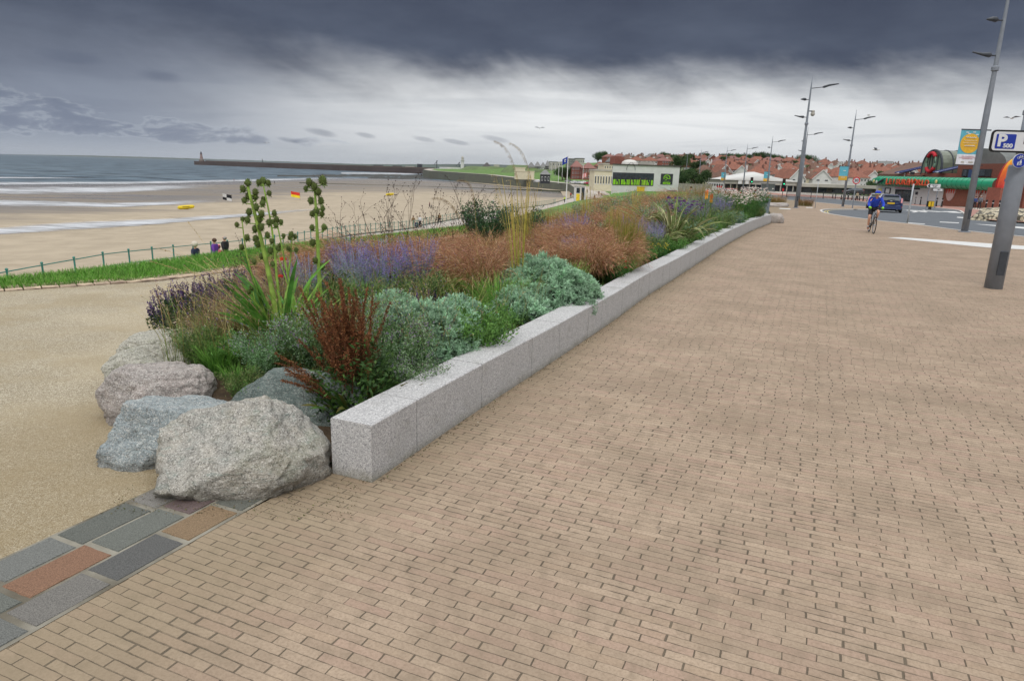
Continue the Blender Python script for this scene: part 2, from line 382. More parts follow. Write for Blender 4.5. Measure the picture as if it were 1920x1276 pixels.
# ---------------------------------------------- materials of the ground
def paver_mat():
    M_ = bpy.data.materials.new('clay_pavers'); M_.use_nodes = True; t = NT(M_.node_tree); t.n.clear()
    out = t.add('ShaderNodeOutputMaterial'); b = t.add('ShaderNodeBsdfPrincipled'); t.l.new(b.outputs[0], out.inputs[0])
    co = t.add('ShaderNodeTexCoord').outputs['Object']
    mp = t.scale(co, (1, 1, 1), (0, 0, rad(23.4)))
    sp = t.add('ShaderNodeSeparateXYZ'); t.l.new(mp, sp.inputs[0])
    wob = t.add('ShaderNodeTexNoise'); t.l.new(mp, wob.inputs['Vector']); wob.inputs['Scale'].default_value = 2.2; wob.inputs['Detail'].default_value = 3
    ws = t.add('ShaderNodeSeparateXYZ'); t.l.new(wob.outputs['Color'], ws.inputs[0])
    fine = t.noise(mp, 24, 2)
    u = t.math('ADD', sp.outputs[0], t.math('MULTIPLY', t.math('SUBTRACT', ws.outputs[0], 0.5), 0.05))
    v = t.math('ADD', sp.outputs[1], t.math('MULTIPLY', t.math('SUBTRACT', ws.outputs[1], 0.5), 0.018))
    v = t.math('ADD', v, t.math('MULTIPLY', t.math('SUBTRACT', fine, 0.5), 0.006))
    vs = t.math('DIVIDE', v, 0.0555)
    row = t.math('FLOOR', vs)
    rj = t.add('ShaderNodeTexWhiteNoise', noise_dimensions='1D'); t.l.new(row, rj.inputs['W'])
    us = t.math('ADD', t.math('DIVIDE', u, 0.262), t.math('MULTIPLY', t.math('MODULO', t.math('ABSOLUTE', row), 2.0), 0.5))
    us = t.math('ADD', us, t.math('MULTIPLY', rj.outputs['Value'], 0.2))
    colm = t.math('FLOOR', us)
    fu = t.math('SUBTRACT', us, colm); fv = t.math('SUBTRACT', vs, row)
    du = t.math('MULTIPLY', t.math('MINIMUM', fu, t.math('SUBTRACT', 1.0, fu)), 0.262)
    dv = t.math('MULTIPLY', t.math('MINIMUM', fv, t.math('SUBTRACT', 1.0, fv)), 0.0555)
    idn = t.add('ShaderNodeTexWhiteNoise', noise_dimensions='2D'); t.l.new(t.comb(colm, row, 0.0), idn.inputs['Vector'])
    ids = t.add('ShaderNodeSeparateColor'); t.l.new(idn.outputs['Color'], ids.inputs[0])
    gap = t.noise(mp, 1.7, 4)
    gw = t.math('ADD', 0.0009, t.math('MULTIPLY', t.smooth(gap, 0.36, 0.70), 0.0038))
    hw = t.math('ADD', t.math('MULTIPLY', gw, 0.9), t.math('MULTIPLY', ids.outputs[0], 0.0022))
    jh = t.math('SUBTRACT', 1.0, t.smooth(du, t.math('MULTIPLY', hw, 0.5), t.math('MULTIPLY', hw, 1.7)))
    bw = t.math('MULTIPLY', gw, 0.72)
    jb = t.math('SUBTRACT', 1.0, t.smooth(dv, t.math('MULTIPLY', bw, 0.35), t.math('MULTIPLY', bw, 1.9)))
    jb = t.math('MULTIPLY', jb, t.math('ADD', 0.45, t.math('MULTIPLY', t.smooth(t.noise(mp, 9, 2), 0.4, 0.65), 0.5)))
    joint = t.math('MAXIMUM', jh, jb)
    # clay colours brick by brick
    c = t.mix(ids.outputs[1], srgb(154, 136, 117), srgb(172, 153, 132))
    c = t.mix(t.smooth(ids.outputs[2], 0.5, 0.95, 0, 0.6), c, srgb(162, 134, 119))
    c = t.mix(t.smooth(ids.outputs[0], 0.8, 1.0, 0, 0.5), c, srgb(162, 140, 118))
    big = t.noise(mp, 0.16, 4, 0.55); mid = t.noise(mp, 1.1, 5, 0.6); sm = t.noise(mp, 60, 6, 0.7); blot = t.noise(mp, 9, 5, 0.6)
    c = t.mix(t.smooth(big, 0.3, 0.8, 0, 0.3), c, srgb(178, 156, 134))
    wt = t.noise(t.scale(mp, (0.35, 1.1, 1)), 0.9, 6, 0.65)
    c = t.mix(t.smooth(wt, 0.48, 0.70, 0, 0.6), c, srgb(140, 124, 106))
    sp2_ = t.add('ShaderNodeTexVoronoi'); t.l.new(mp, sp2_.inputs['Vector']); sp2_.inputs['Scale'].default_value = 2.3
    c = t.mix(t.math('MULTIPLY', t.smooth(sp2_.outputs['Distance'], 0.055, 0.03), 0.5), c, srgb(96, 88, 78))
    c = t.mix(t.smooth(wt, 0.46, 0.3, 0, 0.25), c, srgb(184, 166, 144))
    c = t.mix(t.smooth(mid, 0.42, 0.68, 0, 0.6), c, srgb(138, 122, 103))
    c = t.mix(t.smooth(blot, 0.48, 0.68, 0, 0.55), c, srgb(134, 119, 101))
    c = t.mix(t.smooth(blot, 0.45, 0.2, 0, 0.35), c, srgb(188, 168, 142))
    c = t.mix(t.smooth(sm, 0.38, 0.72, 0, 0.6), c, srgb(126, 108, 90))
    c = t.mix(t.smooth(t.noise(mp, 140, 3, 0.6), 0.62, 0.8, 0, 0.6), c, srgb(108, 96, 82))
    # dirt gathered along the foot of the granite wall
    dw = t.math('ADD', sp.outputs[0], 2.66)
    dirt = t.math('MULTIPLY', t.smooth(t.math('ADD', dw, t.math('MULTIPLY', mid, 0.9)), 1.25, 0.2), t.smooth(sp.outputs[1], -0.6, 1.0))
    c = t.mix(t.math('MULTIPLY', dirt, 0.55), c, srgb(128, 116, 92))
    c = t.mix(t.math('MULTIPLY', joint, 0.9), c, t.mix(t.noise(mp, 5, 2), srgb(46, 43, 36), srgb(118, 106, 88)))
    t.set(b, 'Base Color', c); b.inputs['Roughness'].default_value = 0.82; b.inputs['Specular IOR Level'].default_value = 0.3
    hgt = t.math('SUBTRACT', t.math('ADD', t.math('MULTIPLY', sm, 0.20), t.math('MULTIPLY', t.math('ADD', ids.outputs[2], blot), 0.14)), joint)
    bn = t.add('ShaderNodeBump'); bn.inputs['Distance'].default_value = 0.005; t.l.new(hgt, bn.inputs['Height']); t.l.new(bn.outputs[0], b.inputs['Normal'])
    return M_
def gravel_mat():
    M_ = bpy.data.materials.new('resin_gravel'); M_.use_nodes = True; t = NT(M_.node_tree); t.n.clear()
    out = t.add('ShaderNodeOutputMaterial'); b = t.add('ShaderNodeBsdfPrincipled'); t.l.new(b.outputs[0], out.inputs[0])
    co = t.add('ShaderNodeTexCoord').outputs['Object']
    vo = t.add('ShaderNodeTexVoronoi'); t.l.new(co, vo.inputs['Vector']); vo.inputs['Scale'].default_value = 165
    sc = t.add('ShaderNodeSeparateColor'); t.l.new(vo.outputs['Color'], sc.inputs[0])
    c = t.mix(sc.outputs[0], srgb(144, 134, 112), srgb(198, 188, 166))
    c = t.mix(t.smooth(sc.outputs[1], 0.75, 0.95), c, srgb(112, 98, 74))
    c = t.mix(t.smooth(sc.outputs[2], 0.8, 1.0), c, srgb(226, 216, 192))
    c = t.mix(t.smooth(vo.outputs['Distance'], 0.45, 0.9, 0, 0.7), c, srgb(96, 82, 56))
    vo2 = t.add('ShaderNodeTexVoronoi'); t.l.new(co, vo2.inputs['Vector']); vo2.inputs['Scale'].default_value = 42
    s2 = t.add('ShaderNodeSeparateColor'); t.l.new(vo2.outputs['Color'], s2.inputs[0])
    c = t.mix(t.smooth(s2.outputs[0], 0.2, 1.0, 0, 0.3), c, srgb(120, 104, 74))
    c = t.mix(t.smooth(t.noise(co, 0.9, 6, 0.65), 0.42, 0.62, 0, 0.5), c, srgb(150, 134, 102))
    c = t.mix(t.smooth(t.noise(co, 0.35, 3, 0.6), 0.4, 0.65, 0, 0.35), c, srgb(196, 182, 154))
    # damp dirt against the boulders
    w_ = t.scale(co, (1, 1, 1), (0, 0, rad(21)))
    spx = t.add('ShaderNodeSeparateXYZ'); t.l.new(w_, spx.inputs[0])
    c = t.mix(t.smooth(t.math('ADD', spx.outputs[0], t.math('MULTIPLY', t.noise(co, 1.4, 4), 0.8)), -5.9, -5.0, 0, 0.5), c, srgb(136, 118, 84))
    t.set(b, 'Base Color', c); b.inputs['Roughness'].default_value = 0.85
    bn = t.add('ShaderNodeBump'); bn.inputs['Distance'].default_value = 0.004; bn.invert = True
    t.l.new(vo.outputs['Distance'], bn.inputs['Height']); t.l.new(bn.outputs[0], b.inputs['Normal'])
    return M_
def granite_mat(name, base, dark, light, scale=160, bump=0.0, crystals=0.5):
    M_ = bpy.data.materials.new(name); M_.use_nodes = True; t = NT(M_.node_tree); t.n.clear()
    out = t.add('ShaderNodeOutputMaterial'); b = t.add('ShaderNodeBsdfPrincipled'); t.l.new(b.outputs[0], out.inputs[0])
    co = t.add('ShaderNodeTexCoord').outputs['Object']
    vo = t.add('ShaderNodeTexVoronoi'); t.l.new(co, vo.inputs['Vector']); vo.inputs['Scale'].default_value = scale
    sc = t.add('ShaderNodeSeparateColor'); t.l.new(vo.outputs['Color'], sc.inputs[0])
    c = t.mix(t.smooth(sc.outputs[0], 0.55, 0.9, 0, crystals), base, dark)
    c = t.mix(t.smooth(sc.outputs[1], 0.6, 0.95, 0, crystals), c, light)
    n = t.noise(co, scale * 0.35, 5, 0.7)
    c = t.mix(t.smooth(n, 0.4, 0.7, 0, 0.45), c, dark)
    c = t.mix(t.smooth(t.noise(co, 2.2, 5, 0.65), 0.45, 0.8, 0, 0.35), c, tuple(0.72 * k for k in base[:3]) + (1,))
    # streaks running down the sides
    stv = t.scale(co, (5, 5, 0.5)); c = t.mix(t.smooth(t.noise(stv, 1.6, 5, 0.7), 0.55, 0.8, 0, 0.3), c, tuple(0.6 * k for k in base[:3]) + (1,))
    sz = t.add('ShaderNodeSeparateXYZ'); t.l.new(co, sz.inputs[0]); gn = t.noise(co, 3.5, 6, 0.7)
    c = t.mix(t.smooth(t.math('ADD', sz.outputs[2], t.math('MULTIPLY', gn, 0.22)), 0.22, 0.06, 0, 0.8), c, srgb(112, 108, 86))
    c = t.mix(t.smooth(gn, 0.54, 0.72, 0, 0.45), c, srgb(138, 136, 128))
    t.set(b, 'Base Color', c); b.inputs['Roughness'].default_value = 0.72
    bn = t.add('ShaderNodeBump'); bn.inputs['Distance'].default_value = bump or 0.0012; t.l.new(n, bn.inputs['Height']); t.l.new(bn.outputs[0], b.inputs['Normal'])
    return M_
def grass_mat():
    return mat('mown_grass', (0.06, 0.13, 0.022), 0.8, 0.35, 0.5, 0.02, 40, col2=(0.10, 0.18, 0.035))
PAVER = paver_mat(); GRAVEL = gravel_mat()
ASPH = mat('asphalt', srgb(98, 103, 108), 0.85, 0.12, 2.5, 0.004, 120)
PALE = mat('pale_concrete_paving', srgb(176, 168, 158), 0.85, 0.08, 0.8, 0.003, 60)
REDP = mat('red_block_paving', srgb(160, 120, 108), 0.85, 0.15, 1.5)
KERB = mat('pale_kerb_granite', srgb(190, 186, 180), 0.7, 0.1, 8)
PAINT = mat('worn_white_road_paint', srgb(205, 205, 202), 0.7, 0.1, 12)
GRASS = grass_mat()
SOIL = mat('dark_soil', srgb(74, 60, 44), 0.95, 0.35, 6, 0.03, 30)
GRANITE = granite_mat('sawn_silver_granite', srgb(184, 183, 181), srgb(108, 108, 112), srgb(222, 221, 219), 150, 0.0008, 0.72)

# ---------------------------------------------- granite seat wall line (foot of the outer face)
WALL = [(-0.97, 4.47), (-0.56, 5.44), (-0.23, 6.19), (0.58, 7.98), (1.20, 9.40), (1.66, 10.45), (2.36, 12.2), (3.43, 14.55), (4.73, 17.5), (6.75, 22.1), (9.45, 27.9), (11.4, 31.7), (12.6, 34.2)]
def resample(pts, n):
    P = np.array(pts, float); d = np.r_[0, np.cumsum(np.linalg.norm(np.diff(P, axis=0), axis=1))]
    # smooth (Catmull-Rom like) by dense interpolation + averaging
    s_ = np.linspace(0, d[-1], n); Q = np.stack([np.interp(s_, d, P[:, k]) for k in range(P.shape[1])], 1)
    for _ in range(6): Q[1:-1] = (Q[:-2] + 2 * Q[1:-1] + Q[2:]) / 4
    return Q
WL = resample(WALL, 120)
Tn = np.gradient(WL, axis=0); Tn /= np.linalg.norm(Tn, axis=1)[:, None]
NL = np.stack([-Tn[:, 1], Tn[:, 0]], 1)                    # to the left (the planting side)
WTH, WHT = 0.345, 0.435
SEG = np.r_[0, np.cumsum(np.linalg.norm(np.diff(WL, axis=0), axis=1))]
root = empty('granite_wall', (-0.97, 4.47, 0), 0, 'long low wall of pale sawn granite blocks edging the flower bed', 'wall')
def at_len(s_):
    i = np.interp(s_, SEG, np.arange(len(SEG))); k = int(min(i, len(SEG) - 2)); f = i - k
    return WL[k] * (1 - f) + WL[k + 1] * f, NL[k] * (1 - f) + NL[k + 1] * f
joints = [0]; 
while joints[-1] < SEG[-1] - 0.8: joints.append(joints[-1] + (1.12, 0.62, 1.15, 1.2, 0.85)[len(joints) % 5])
joints[-1] = SEG[-1]
for a, b in zip(joints[:-1], joints[1:]):
    mb = MB(); n_ = 5; ss = np.linspace(a + 0.0045, b - 0.0045, n_); V = []
    jit = random.uniform(-0.002, 0.002); bev = 0.008
    for s_ in ss:
        p, nn = at_len(s_); z0 = float(gz(p[1])) - 0.03; zt = float(gz(p[1])) + WHT + jit
        for (o_, z_) in ((0, z0), (0, zt - bev), (bev, zt), (WTH - bev, zt), (WTH, zt - bev), (WTH, z0)):
            V.append((p[0] + nn[0] * o_ - root.location.x, p[1] + nn[1] * o_ - root.location.y, z_))
    q = []
    for i in range(n_ - 1):
        for j in range(5): q.append((i * 6 + j + 1, i * 6 + j, i * 6 + 6 + j, i * 6 + 7 + j))
    q += [(0, 1, 4, 5), (1, 2, 3, 4)]; e = (n_ - 1) * 6
    q += [(e + 5, e + 4, e + 1, e), (e + 4, e + 3, e + 2, e + 1)]
    mb.raw(V, q); mb.build('block', GRANITE, root)

# ---------------------------------------------- paving, road
band_dir = np.array([math.sin(rad(24)), math.cos(rad(24))]); band_n = np.array([band_dir[1], -band_dir[0]])   # to the right
BR = np.array([-1.80, 3.79])                              # a point on the right edge of the sett band
road_px = [(2300, 475), (2100, 459), (1990, 449), (1915, 443), (1860, 438.5), (1801, 432), (1750, 425), (1701, 418.5), (1660, 415), (1628, 411), (1595, 407), (1565, 402.5), (1548, 399.5), (1539, 396.5),
           (1537, 394), (1541, 392.2), (1556, 391), (1580, 391.2), (1605, 391.8), (1625, 391.6), (1635, 390.4), (1637, 389), (1632, 387.6), (1620, 386.6), (1578, 383.6), (1520, 378), (1465, 372.6), (1400, 366)]
RD = [GS(*p) for p in road_px]
left_edge = [tuple(BR - band_dir * 12), tuple(BR + band_dir * 1.05), (-1.3, 4.80)]
wall_in = [tuple(WL[i] + NL[i] * 0.1) for i in range(0, 120, 6)] + [(12.9, 34.9)]
pav = left_edge + wall_in + [tuple(GS(x, y)[:2]) for x, y in ((1444, 398), (1436, 388), (1425, 378), (1405, 371))]
pav += [(p.x, p.y) for p in reversed(RD)] + [(70, 24), (70, -12)]
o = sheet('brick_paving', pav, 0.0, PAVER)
def ribbon(name, pts, w0, w1, z0, z1, material, side=1, kind='structure', f=gz):
    """strip along a line between offsets w0..w1 (to the left when side=1), with its own height"""
    P = np.array([(p[0], p[1]) for p in pts]); T = np.gradient(P, axis=0); T /= np.linalg.norm(T, axis=1)[:, None]
    N = np.stack([-T[:, 1], T[:, 0]], 1) * side; V = []
    for p, nn in zip(P, N):
        zz = float(f(p[1])); a = p + nn * w0; b = p + nn * w1
        V += [(a[0], a[1], zz + z0), (a[0], a[1], zz + z1), (b[0], b[1], zz + z1), (b[0], b[1], zz + z0)]
    q = []
    for i in range(len(P) - 1):
        for j in range(3): q.append((i * 4 + j, i * 4 + j + 1, i * 4 + 5 + j, i * 4 + 4 + j) if side == 1 else (i * 4 + j + 1, i * 4 + j, i * 4 + 4 + j, i * 4 + 5 + j))
    mb = MB().raw(V, q); ob = mb.build(name, material)
    if kind: tag(ob, kind=kind)
    return ob
ribbon('kerb', resample([(p.x, p.y) for p in RD], 160), -0.02, 0.16, -0.14, 0.006, KERB, -1)
far_px = [(2400, 432), (2100, 420), (1990, 417.5), (1920, 416), (1860, 412.5), (1822, 408), (1812, 401), (1800, 393.5), (1760, 389), (1690, 382.8), (1600, 375), (1540, 370.6), (1465, 366.2), (1400, 361)]
FD = [GS(*p) for p in far_px]
road = [(p.x, p.y) for p in RD] + [(p.x, p.y) for p in reversed(FD)]
sheet('road', [(70, 10)] + [(a, b) for a, b in road] + [(FD[0].x + 10, FD[0].y)], -0.11, ASPH)
ribbon('kerb', resample([(p.x, p.y) for p in FD], 90), -0.02, 0.14, -0.14, 0.006, KERB, 1)
red_px = [(2400, 420), (1990, 409), (1900, 403), (1812, 390), (1760, 384), (1690, 378.5), (1600, 371), (1540, 367), (1465, 362.8), (1400, 358)]
RE = [GS(*p) for p in red_px]
sheet('red_pavement', [(p.x, p.y) for p in FD] + [(p.x, p.y) for p in reversed(RE)], 0.0, REDP)
pale = [GS(2400, 405), GS(1990, 392), GS(1860, 384), GS(1690, 371), GS(1600, 366.5), GS(1465, 358.5), GS(1400, 355)]
sheet('pale_pavement', [(p.x, p.y) for p in RE] + [(p.x, p.y) for p in reversed(pale)], 0.0, PALE)
# painted lines on the road
def paint(px, w=None):
    pts = [GS(x, y, -0.11) for x, y in px]
    return sheet('road_marking', [(p.x, p.y) for p in pts], -0.106, PAINT)
for px in ([(1762, 415.6), (1798, 417.4), (1798, 418.6), (1762, 416.8)], [(1826, 419.6), (1960, 428.5), (1960, 432.5), (1838, 421)],
           [(1795, 406.5), (1808, 407.3), (1806, 409.2), (1794, 408.2)], [(1690, 393.0), (1758, 397.4), (1785, 397.6), (1745, 395.4)],
           [(1708, 397.6), (1733, 393.6), (1736, 394.6), (1714, 398.4)], [(1703, 393.6), (1740, 397.2), (1736, 398.2), (1698, 394.4)],
           [(1700, 417.0), (1735, 419.6), (1733, 420.6), (1699, 418.0)], [(1766, 396.0), (1790, 396.4), (1808, 399.8), (1780, 398.2)]):
    paint(px)
YEL = mat('yellow_road_paint', srgb(196, 178, 96), 0.7, 0.1, 12)
for off in (0.35, 0.55):
    ribbon('yellow_line', resample([(p.x, p.y) for p in RD[6:18]], 60), off, off + 0.08, -0.108, -0.104, YEL, -1)
# pale stone strips let into the paving
for px in ([(1664, 445.5), (1690, 445), (1935, 462), (1935, 468.5), (1850, 464)], [(1462, 390.2), (1482, 391), (1482, 392.6), (1461, 391.6)], [(1512, 388.6), (1524, 389), (1523, 390), (1511, 389.6)]):
    pts = [G(x, y) for x, y in px] if px[0][1] > 430 else [GS(x, y) for x, y in px]
    sheet('stone_strip', [(p.x, p.y) for p in pts], 0.004, PAINT)
sheet('access_cover', [tuple(GS(*p)[:2]) for p in ((1585, 428.5), (1625, 430.5), (1632, 432), (1592, 430))], 0.004, mat('cast_iron', srgb(160, 136, 120), 0.6, 0.2, 20))

# setts: three courses of old granite setts between brick and gravel; each stone a real block in one pavement mesh
SETT = vmat('old_granite_setts', 0.8, 0, 0.38, 150, 0.3, 0.006, 80)
mb = MB(); mortar = MB()
pal = [srgb(92, 93, 86), srgb(104, 105, 101), srgb(112, 109, 104), srgb(122, 92, 74), srgb(84, 84, 82), srgb(98, 84, 82), srgb(94, 96, 90), srgb(120, 100, 78), srgb(86, 88, 89)]
order = {0: [3, 7, 4, 2, 5, 8, 0], 1: [5, 6, 3, 4, 1, 8], 2: [0, 6, 1, 2, 4, 0]}
for rr in range(3):
    s_ = 0.62 - (0.0, 0.12, 0.22)[rr]; k = 0
    while s_ > -5:
        L = random.uniform(0.40, 0.50); w0 = rr * 0.252 + 0.010; w1 = w0 + 0.240
        ch = 7 if (rr == 0 and k == 1) else (5 if (rr == 1 and k == 0) else (3 if (rr == 1 and k == 2) else random.choice([0, 1, 2, 4, 6, 8, 5])))
        col = np.array(pal[ch][:3]) * random.uniform(0.9, 1.1)
        QQ = (0, .03, .2, .4, .6, .8, .97, 1); N_ = 7; V = []; q = []
        for i in range(N_ + 1):
            for j in range(N_ + 1):
                a = QQ[i]; b = QQ[j]
                ss_ = s_ - (0.009 + (a if 0 < a < 1 else a) * (L - 0.018)); ww = w0 + b * (w1 - w0)
                if a in (0, 1) or b in (0, 1): ss_ += random.uniform(-.005, .005); ww += random.uniform(-.005, .005)
                e = min(a, 1 - a, b, 1 - b)
                zz = (0.006 + random.uniform(0, 0.004)) if e > 0.01 else -0.008
                P = BR + band_dir * ss_ - band_n * ww; V.append((P[0], P[1], zz))
        for i in range(N_):
            for j in range(N_): q.append((i * (N_ + 1) + j, i * (N_ + 1) + j + 1, (i + 1) * (N_ + 1) + j + 1, (i + 1) * (N_ + 1) + j))
        mb.raw(V, q, None, col); s_ -= L; k += 1
o = mb.build('sett_band', SETT); tag(o, kind='structure')
MORT = mat('pale_mortar', srgb(98, 91, 76), 0.9, 0.2, 1.4, 0.003, 80, col2=srgb(142, 138, 126))
P0 = BR + band_dir * 0.9; P1 = BR - band_dir * 6
V = [tuple(P0 + band_n * 0.012) + (0.003,), tuple(P1 + band_n * 0.012) + (0.003,), tuple(P1 - band_n * 0.775) + (0.003,), tuple(P0 - band_n * 0.775) + (0.003,)]
tag(MB().raw(V, [(0, 3, 2, 1)]).build('mortar_bed', MORT), kind='structure')

# ---------------------------------------------- gravel path, edging, verge
vergeline = [G(x, y) for x, y in ((-700, 590), (-400, 578), (-200, 562), (0, 547), (150, 537), (300, 527), (425, 511))]
VG = [(p.x, p.y) for p in vergeline] + [(-3.2, 19.5), (0.8, 27), (6.5, 38), (9.5, 46)]
BEDL = [(-1.3, 4.75), (-2.3, 4.7), (-3.2, 5.5), (-3.8, 7.0), (-4.2, 8.8), (-4.0, 10.8), (-3.0, 13.0), (-1.3, 17.0), (1.6, 23.5), (5.4, 31), (8.4, 36), (11.2, 38.2), (13.0, 37.5)]
gp = [tuple(BR - band_n * 0.765 - band_dir * 12), (-22, -12), (-22, 2)] + VG + [(11, 44), (13, 40)] + list(reversed([(a - 0.0, b) for a, b in BEDL])) + [tuple(BR - band_n * 0.765 + band_dir * 0.9)]
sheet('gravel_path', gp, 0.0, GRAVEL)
# brick edging along the verge
EDG = mat('worn_edging_blocks', srgb(150, 128, 112), 0.85, 0.3, 5, 0.01, 20, col2=srgb(176, 158, 134))
mbE = MB(); VP = resample(VG[:9], 90); Tv = np.gradient(VP, axis=0); Tv /= np.linalg.norm(Tv, axis=1)[:, None]; Nv = np.stack([-Tv[:, 1], Tv[:, 0]], 1)
for i in range(89):
    for j in range(2):
        p = VP[i] + (VP[i + 1] - VP[i]) * 0.5 + Nv[i] * (0.15 + 0.28 * j)
        mbE.box((p[0], p[1], -0.03 + random.uniform(0, 0.012)), (np.linalg.norm(VP[i + 1] - VP[i]) - 0.02, 0.26, 0.09), math.atan2(Tv[i][1], Tv[i][0]) + random.uniform(-.02, .02), np.array([0.5, 0.5, 0.5]))
tag(mbE.build('path_edging', EDG), kind='structure')

# land in three sheets: lower promenade, grass bank, upper ground
def grid_sheet(name, ys, xa, xb, n, zf, material, smooth=True, pw=1.0):
    V = []; 
    for y in ys:
        a = xa(y); b = xb(y)
        for j in range(n + 1):
            x = a + (b - a) * (j / n) ** pw; V.append((x, y, float(zf(x, y))))
    q = [(i * (n + 1) + j, i * (n + 1) + j + 1, (i + 1) * (n + 1) + j + 1, (i + 1) * (n + 1) + j) for i in range(len(ys) - 1) for j in range(n)]
    return tag(MB().raw(V, q).build(name, material, smooth=smooth), kind='structure')
ysN = list(np.arange(-12, 60, 1.5)) + list(np.arange(60, 200, 4.0)) + list(np.arange(200, 900, 20.0)) + [900, 1000, 1200, 1700]
grid_sheet('lower_promenade', ysN, lambda y: lerp_tab(RAILX, y) - 0.5, lambda y: lerp_tab(XLT, y), 6, lambda x, y: zl(y), PALE)
def inner(y):                     # uphill border of the bank = outer side of the edging, later the upper ground
    v = np.array(VG); 
    return float(np.interp(y, v[:, 1], v[:, 0])) - 0.44 if y < 46 else float(lerp_tab(XUT, y)) + 1.5
def bankz(x, y):
    b = inner(y)
    if y < 46:
        brow = b - (1.7 if y < 20 else 1.2)
        t_ = float(sstep(lerp_tab(XLT, y), brow, x))
        return zl(y) + (0.02 + gz(y) - zl(y)) * t_ - 0.02
    return hz(x, y)
grid_sheet('grass_bank', ysN, lambda y: lerp_tab(XLT, y), inner, 26, lambda x, y: bankz(x, y), GRASS)
def upz(x, y):
    z = hz(x, y) - 0.14
    if y > 150: z += 1.2 * math.sin(x * 0.011) * min(1, (y - 150) / 200)
    if y < 50: z -= 0.3
    return z
UP = mat('upper_ground_grass', (0.06, 0.13, 0.02), 0.9, 0.35, 0.05, col2=(0.14, 0.13, 0.09))
grid_sheet('upper_ground', ysN + [2500, 4000], inner, lambda y: 90 + 1.6 * max(y, 0), 30, upz, UP, pw=1.4)
# the lawn in front of the white building
LAWN = mat('bright_lawn', (0.085, 0.22, 0.025), 0.8, 0.2, 0.6, 0.02, 10)
lawn_px = [(1150, 382), (1290, 375), (1293, 357.5), (1262, 354.5), (1215, 357), (1150, 361), (1128, 366)]
lw = [GS(x, y) for x, y in lawn_px]
sheet('lawn', [(p.x, p.y) for p in lw], -0.10, LAWN)

# sea wall below the promenade, beach, sea
STONEW = mat('sea_wall_concrete', srgb(112, 112, 104), 0.9, 0.3, 0.25, 0.02, 3, col2=srgb(88, 92, 78))
ys2 = [y for y in ysN if y <= 900]
mb = MB(); V = []; q = []
for y in ys2:
    x = float(lerp_tab(RAILX, y)) - 0.5; z = float(zl(y))
    V += [(x - 0.6, y, -13.0), (x - 0.25, y, z + 0.10), (x + 0.25, y, z + 0.10), (x + 0.25, y, z - 0.05)]
for i in range(len(ys2) - 1):
    for j in range(3): q.append((i * 4 + j, i * 4 + 4 + j, i * 4 + 5 + j, i * 4 + 1 + j))
mb.raw(V, q); ob = mb.build('sea_wall', STONEW); tag(ob, 'long concrete sea wall dropping from the lower promenade to the beach', 'sea wall')

SEAZ = -11.0
wline = [(-900, 350), (-500, 349), (-200, 348), (0, 347), (200, 345.5), (330, 343), (430, 340), (520, 336.5), (600, 335), (700, 334.5), (800, 337), (900, 343), (1000, 352), (1060, 359)]
cols = np.linspace(-900, 1064, 120); V = []; Cc = []; NR = 60
ry = np.array([p[1] for p in RAILX[:14]]); rx = np.array([p[0] for p in RAILX[:14]])
def rail_hit(px):
    """point just seaward of the sea wall along one bearing"""
    d = ray(px, 300); best = None
    for y in np.arange(2, 440, 1.0):
        x = d[0] / d[1] * y
        if x < np.interp(y, [a for a, b in RAILX], [b for a, b in RAILX]) - 1.0: return Vector((x, y, -8.2))
    return Vector((d[0] / d[1] * 430, 430, -10.9))
for c_ in cols:
    yv = np.interp(c_, [p[0] for p in wline], [p[1] for p in wline]); Fp = G(float(c_), float(yv), SEAZ); Np = rail_hit(c_)
    Np.x -= 0; 
    if Np.y > Fp.y: Np = Fp * 0.98
    # start a little landward so the beach meets the wall
    for r_ in range(NR + 1):
        t_ = r_ / NR * 1.25
        p = Np.lerp(Fp, (t_ ** 1.5) if t_ < 1 else 1 + (t_ - 1) * 1.2)
        tt = (p.xy - Np.xy).length / max(1e-3, (Fp.xy - Np.xy).length)
        z = -8.2 - 2.8 * tt ** 0.8 if tt < 1 else -11.0 - (tt - 1) * 3
        V.append((p.x, p.y, z)); Cc.append((min(tt, 2) / 2, c_ / 2000 + 0.5, 0))
q = [(i * (NR + 1) + j + 1, i * (NR + 1) + j, (i + 1) * (NR + 1) + j, (i + 1) * (NR + 1) + j + 1) for i in range(len(cols) - 1) for j in range(NR)]
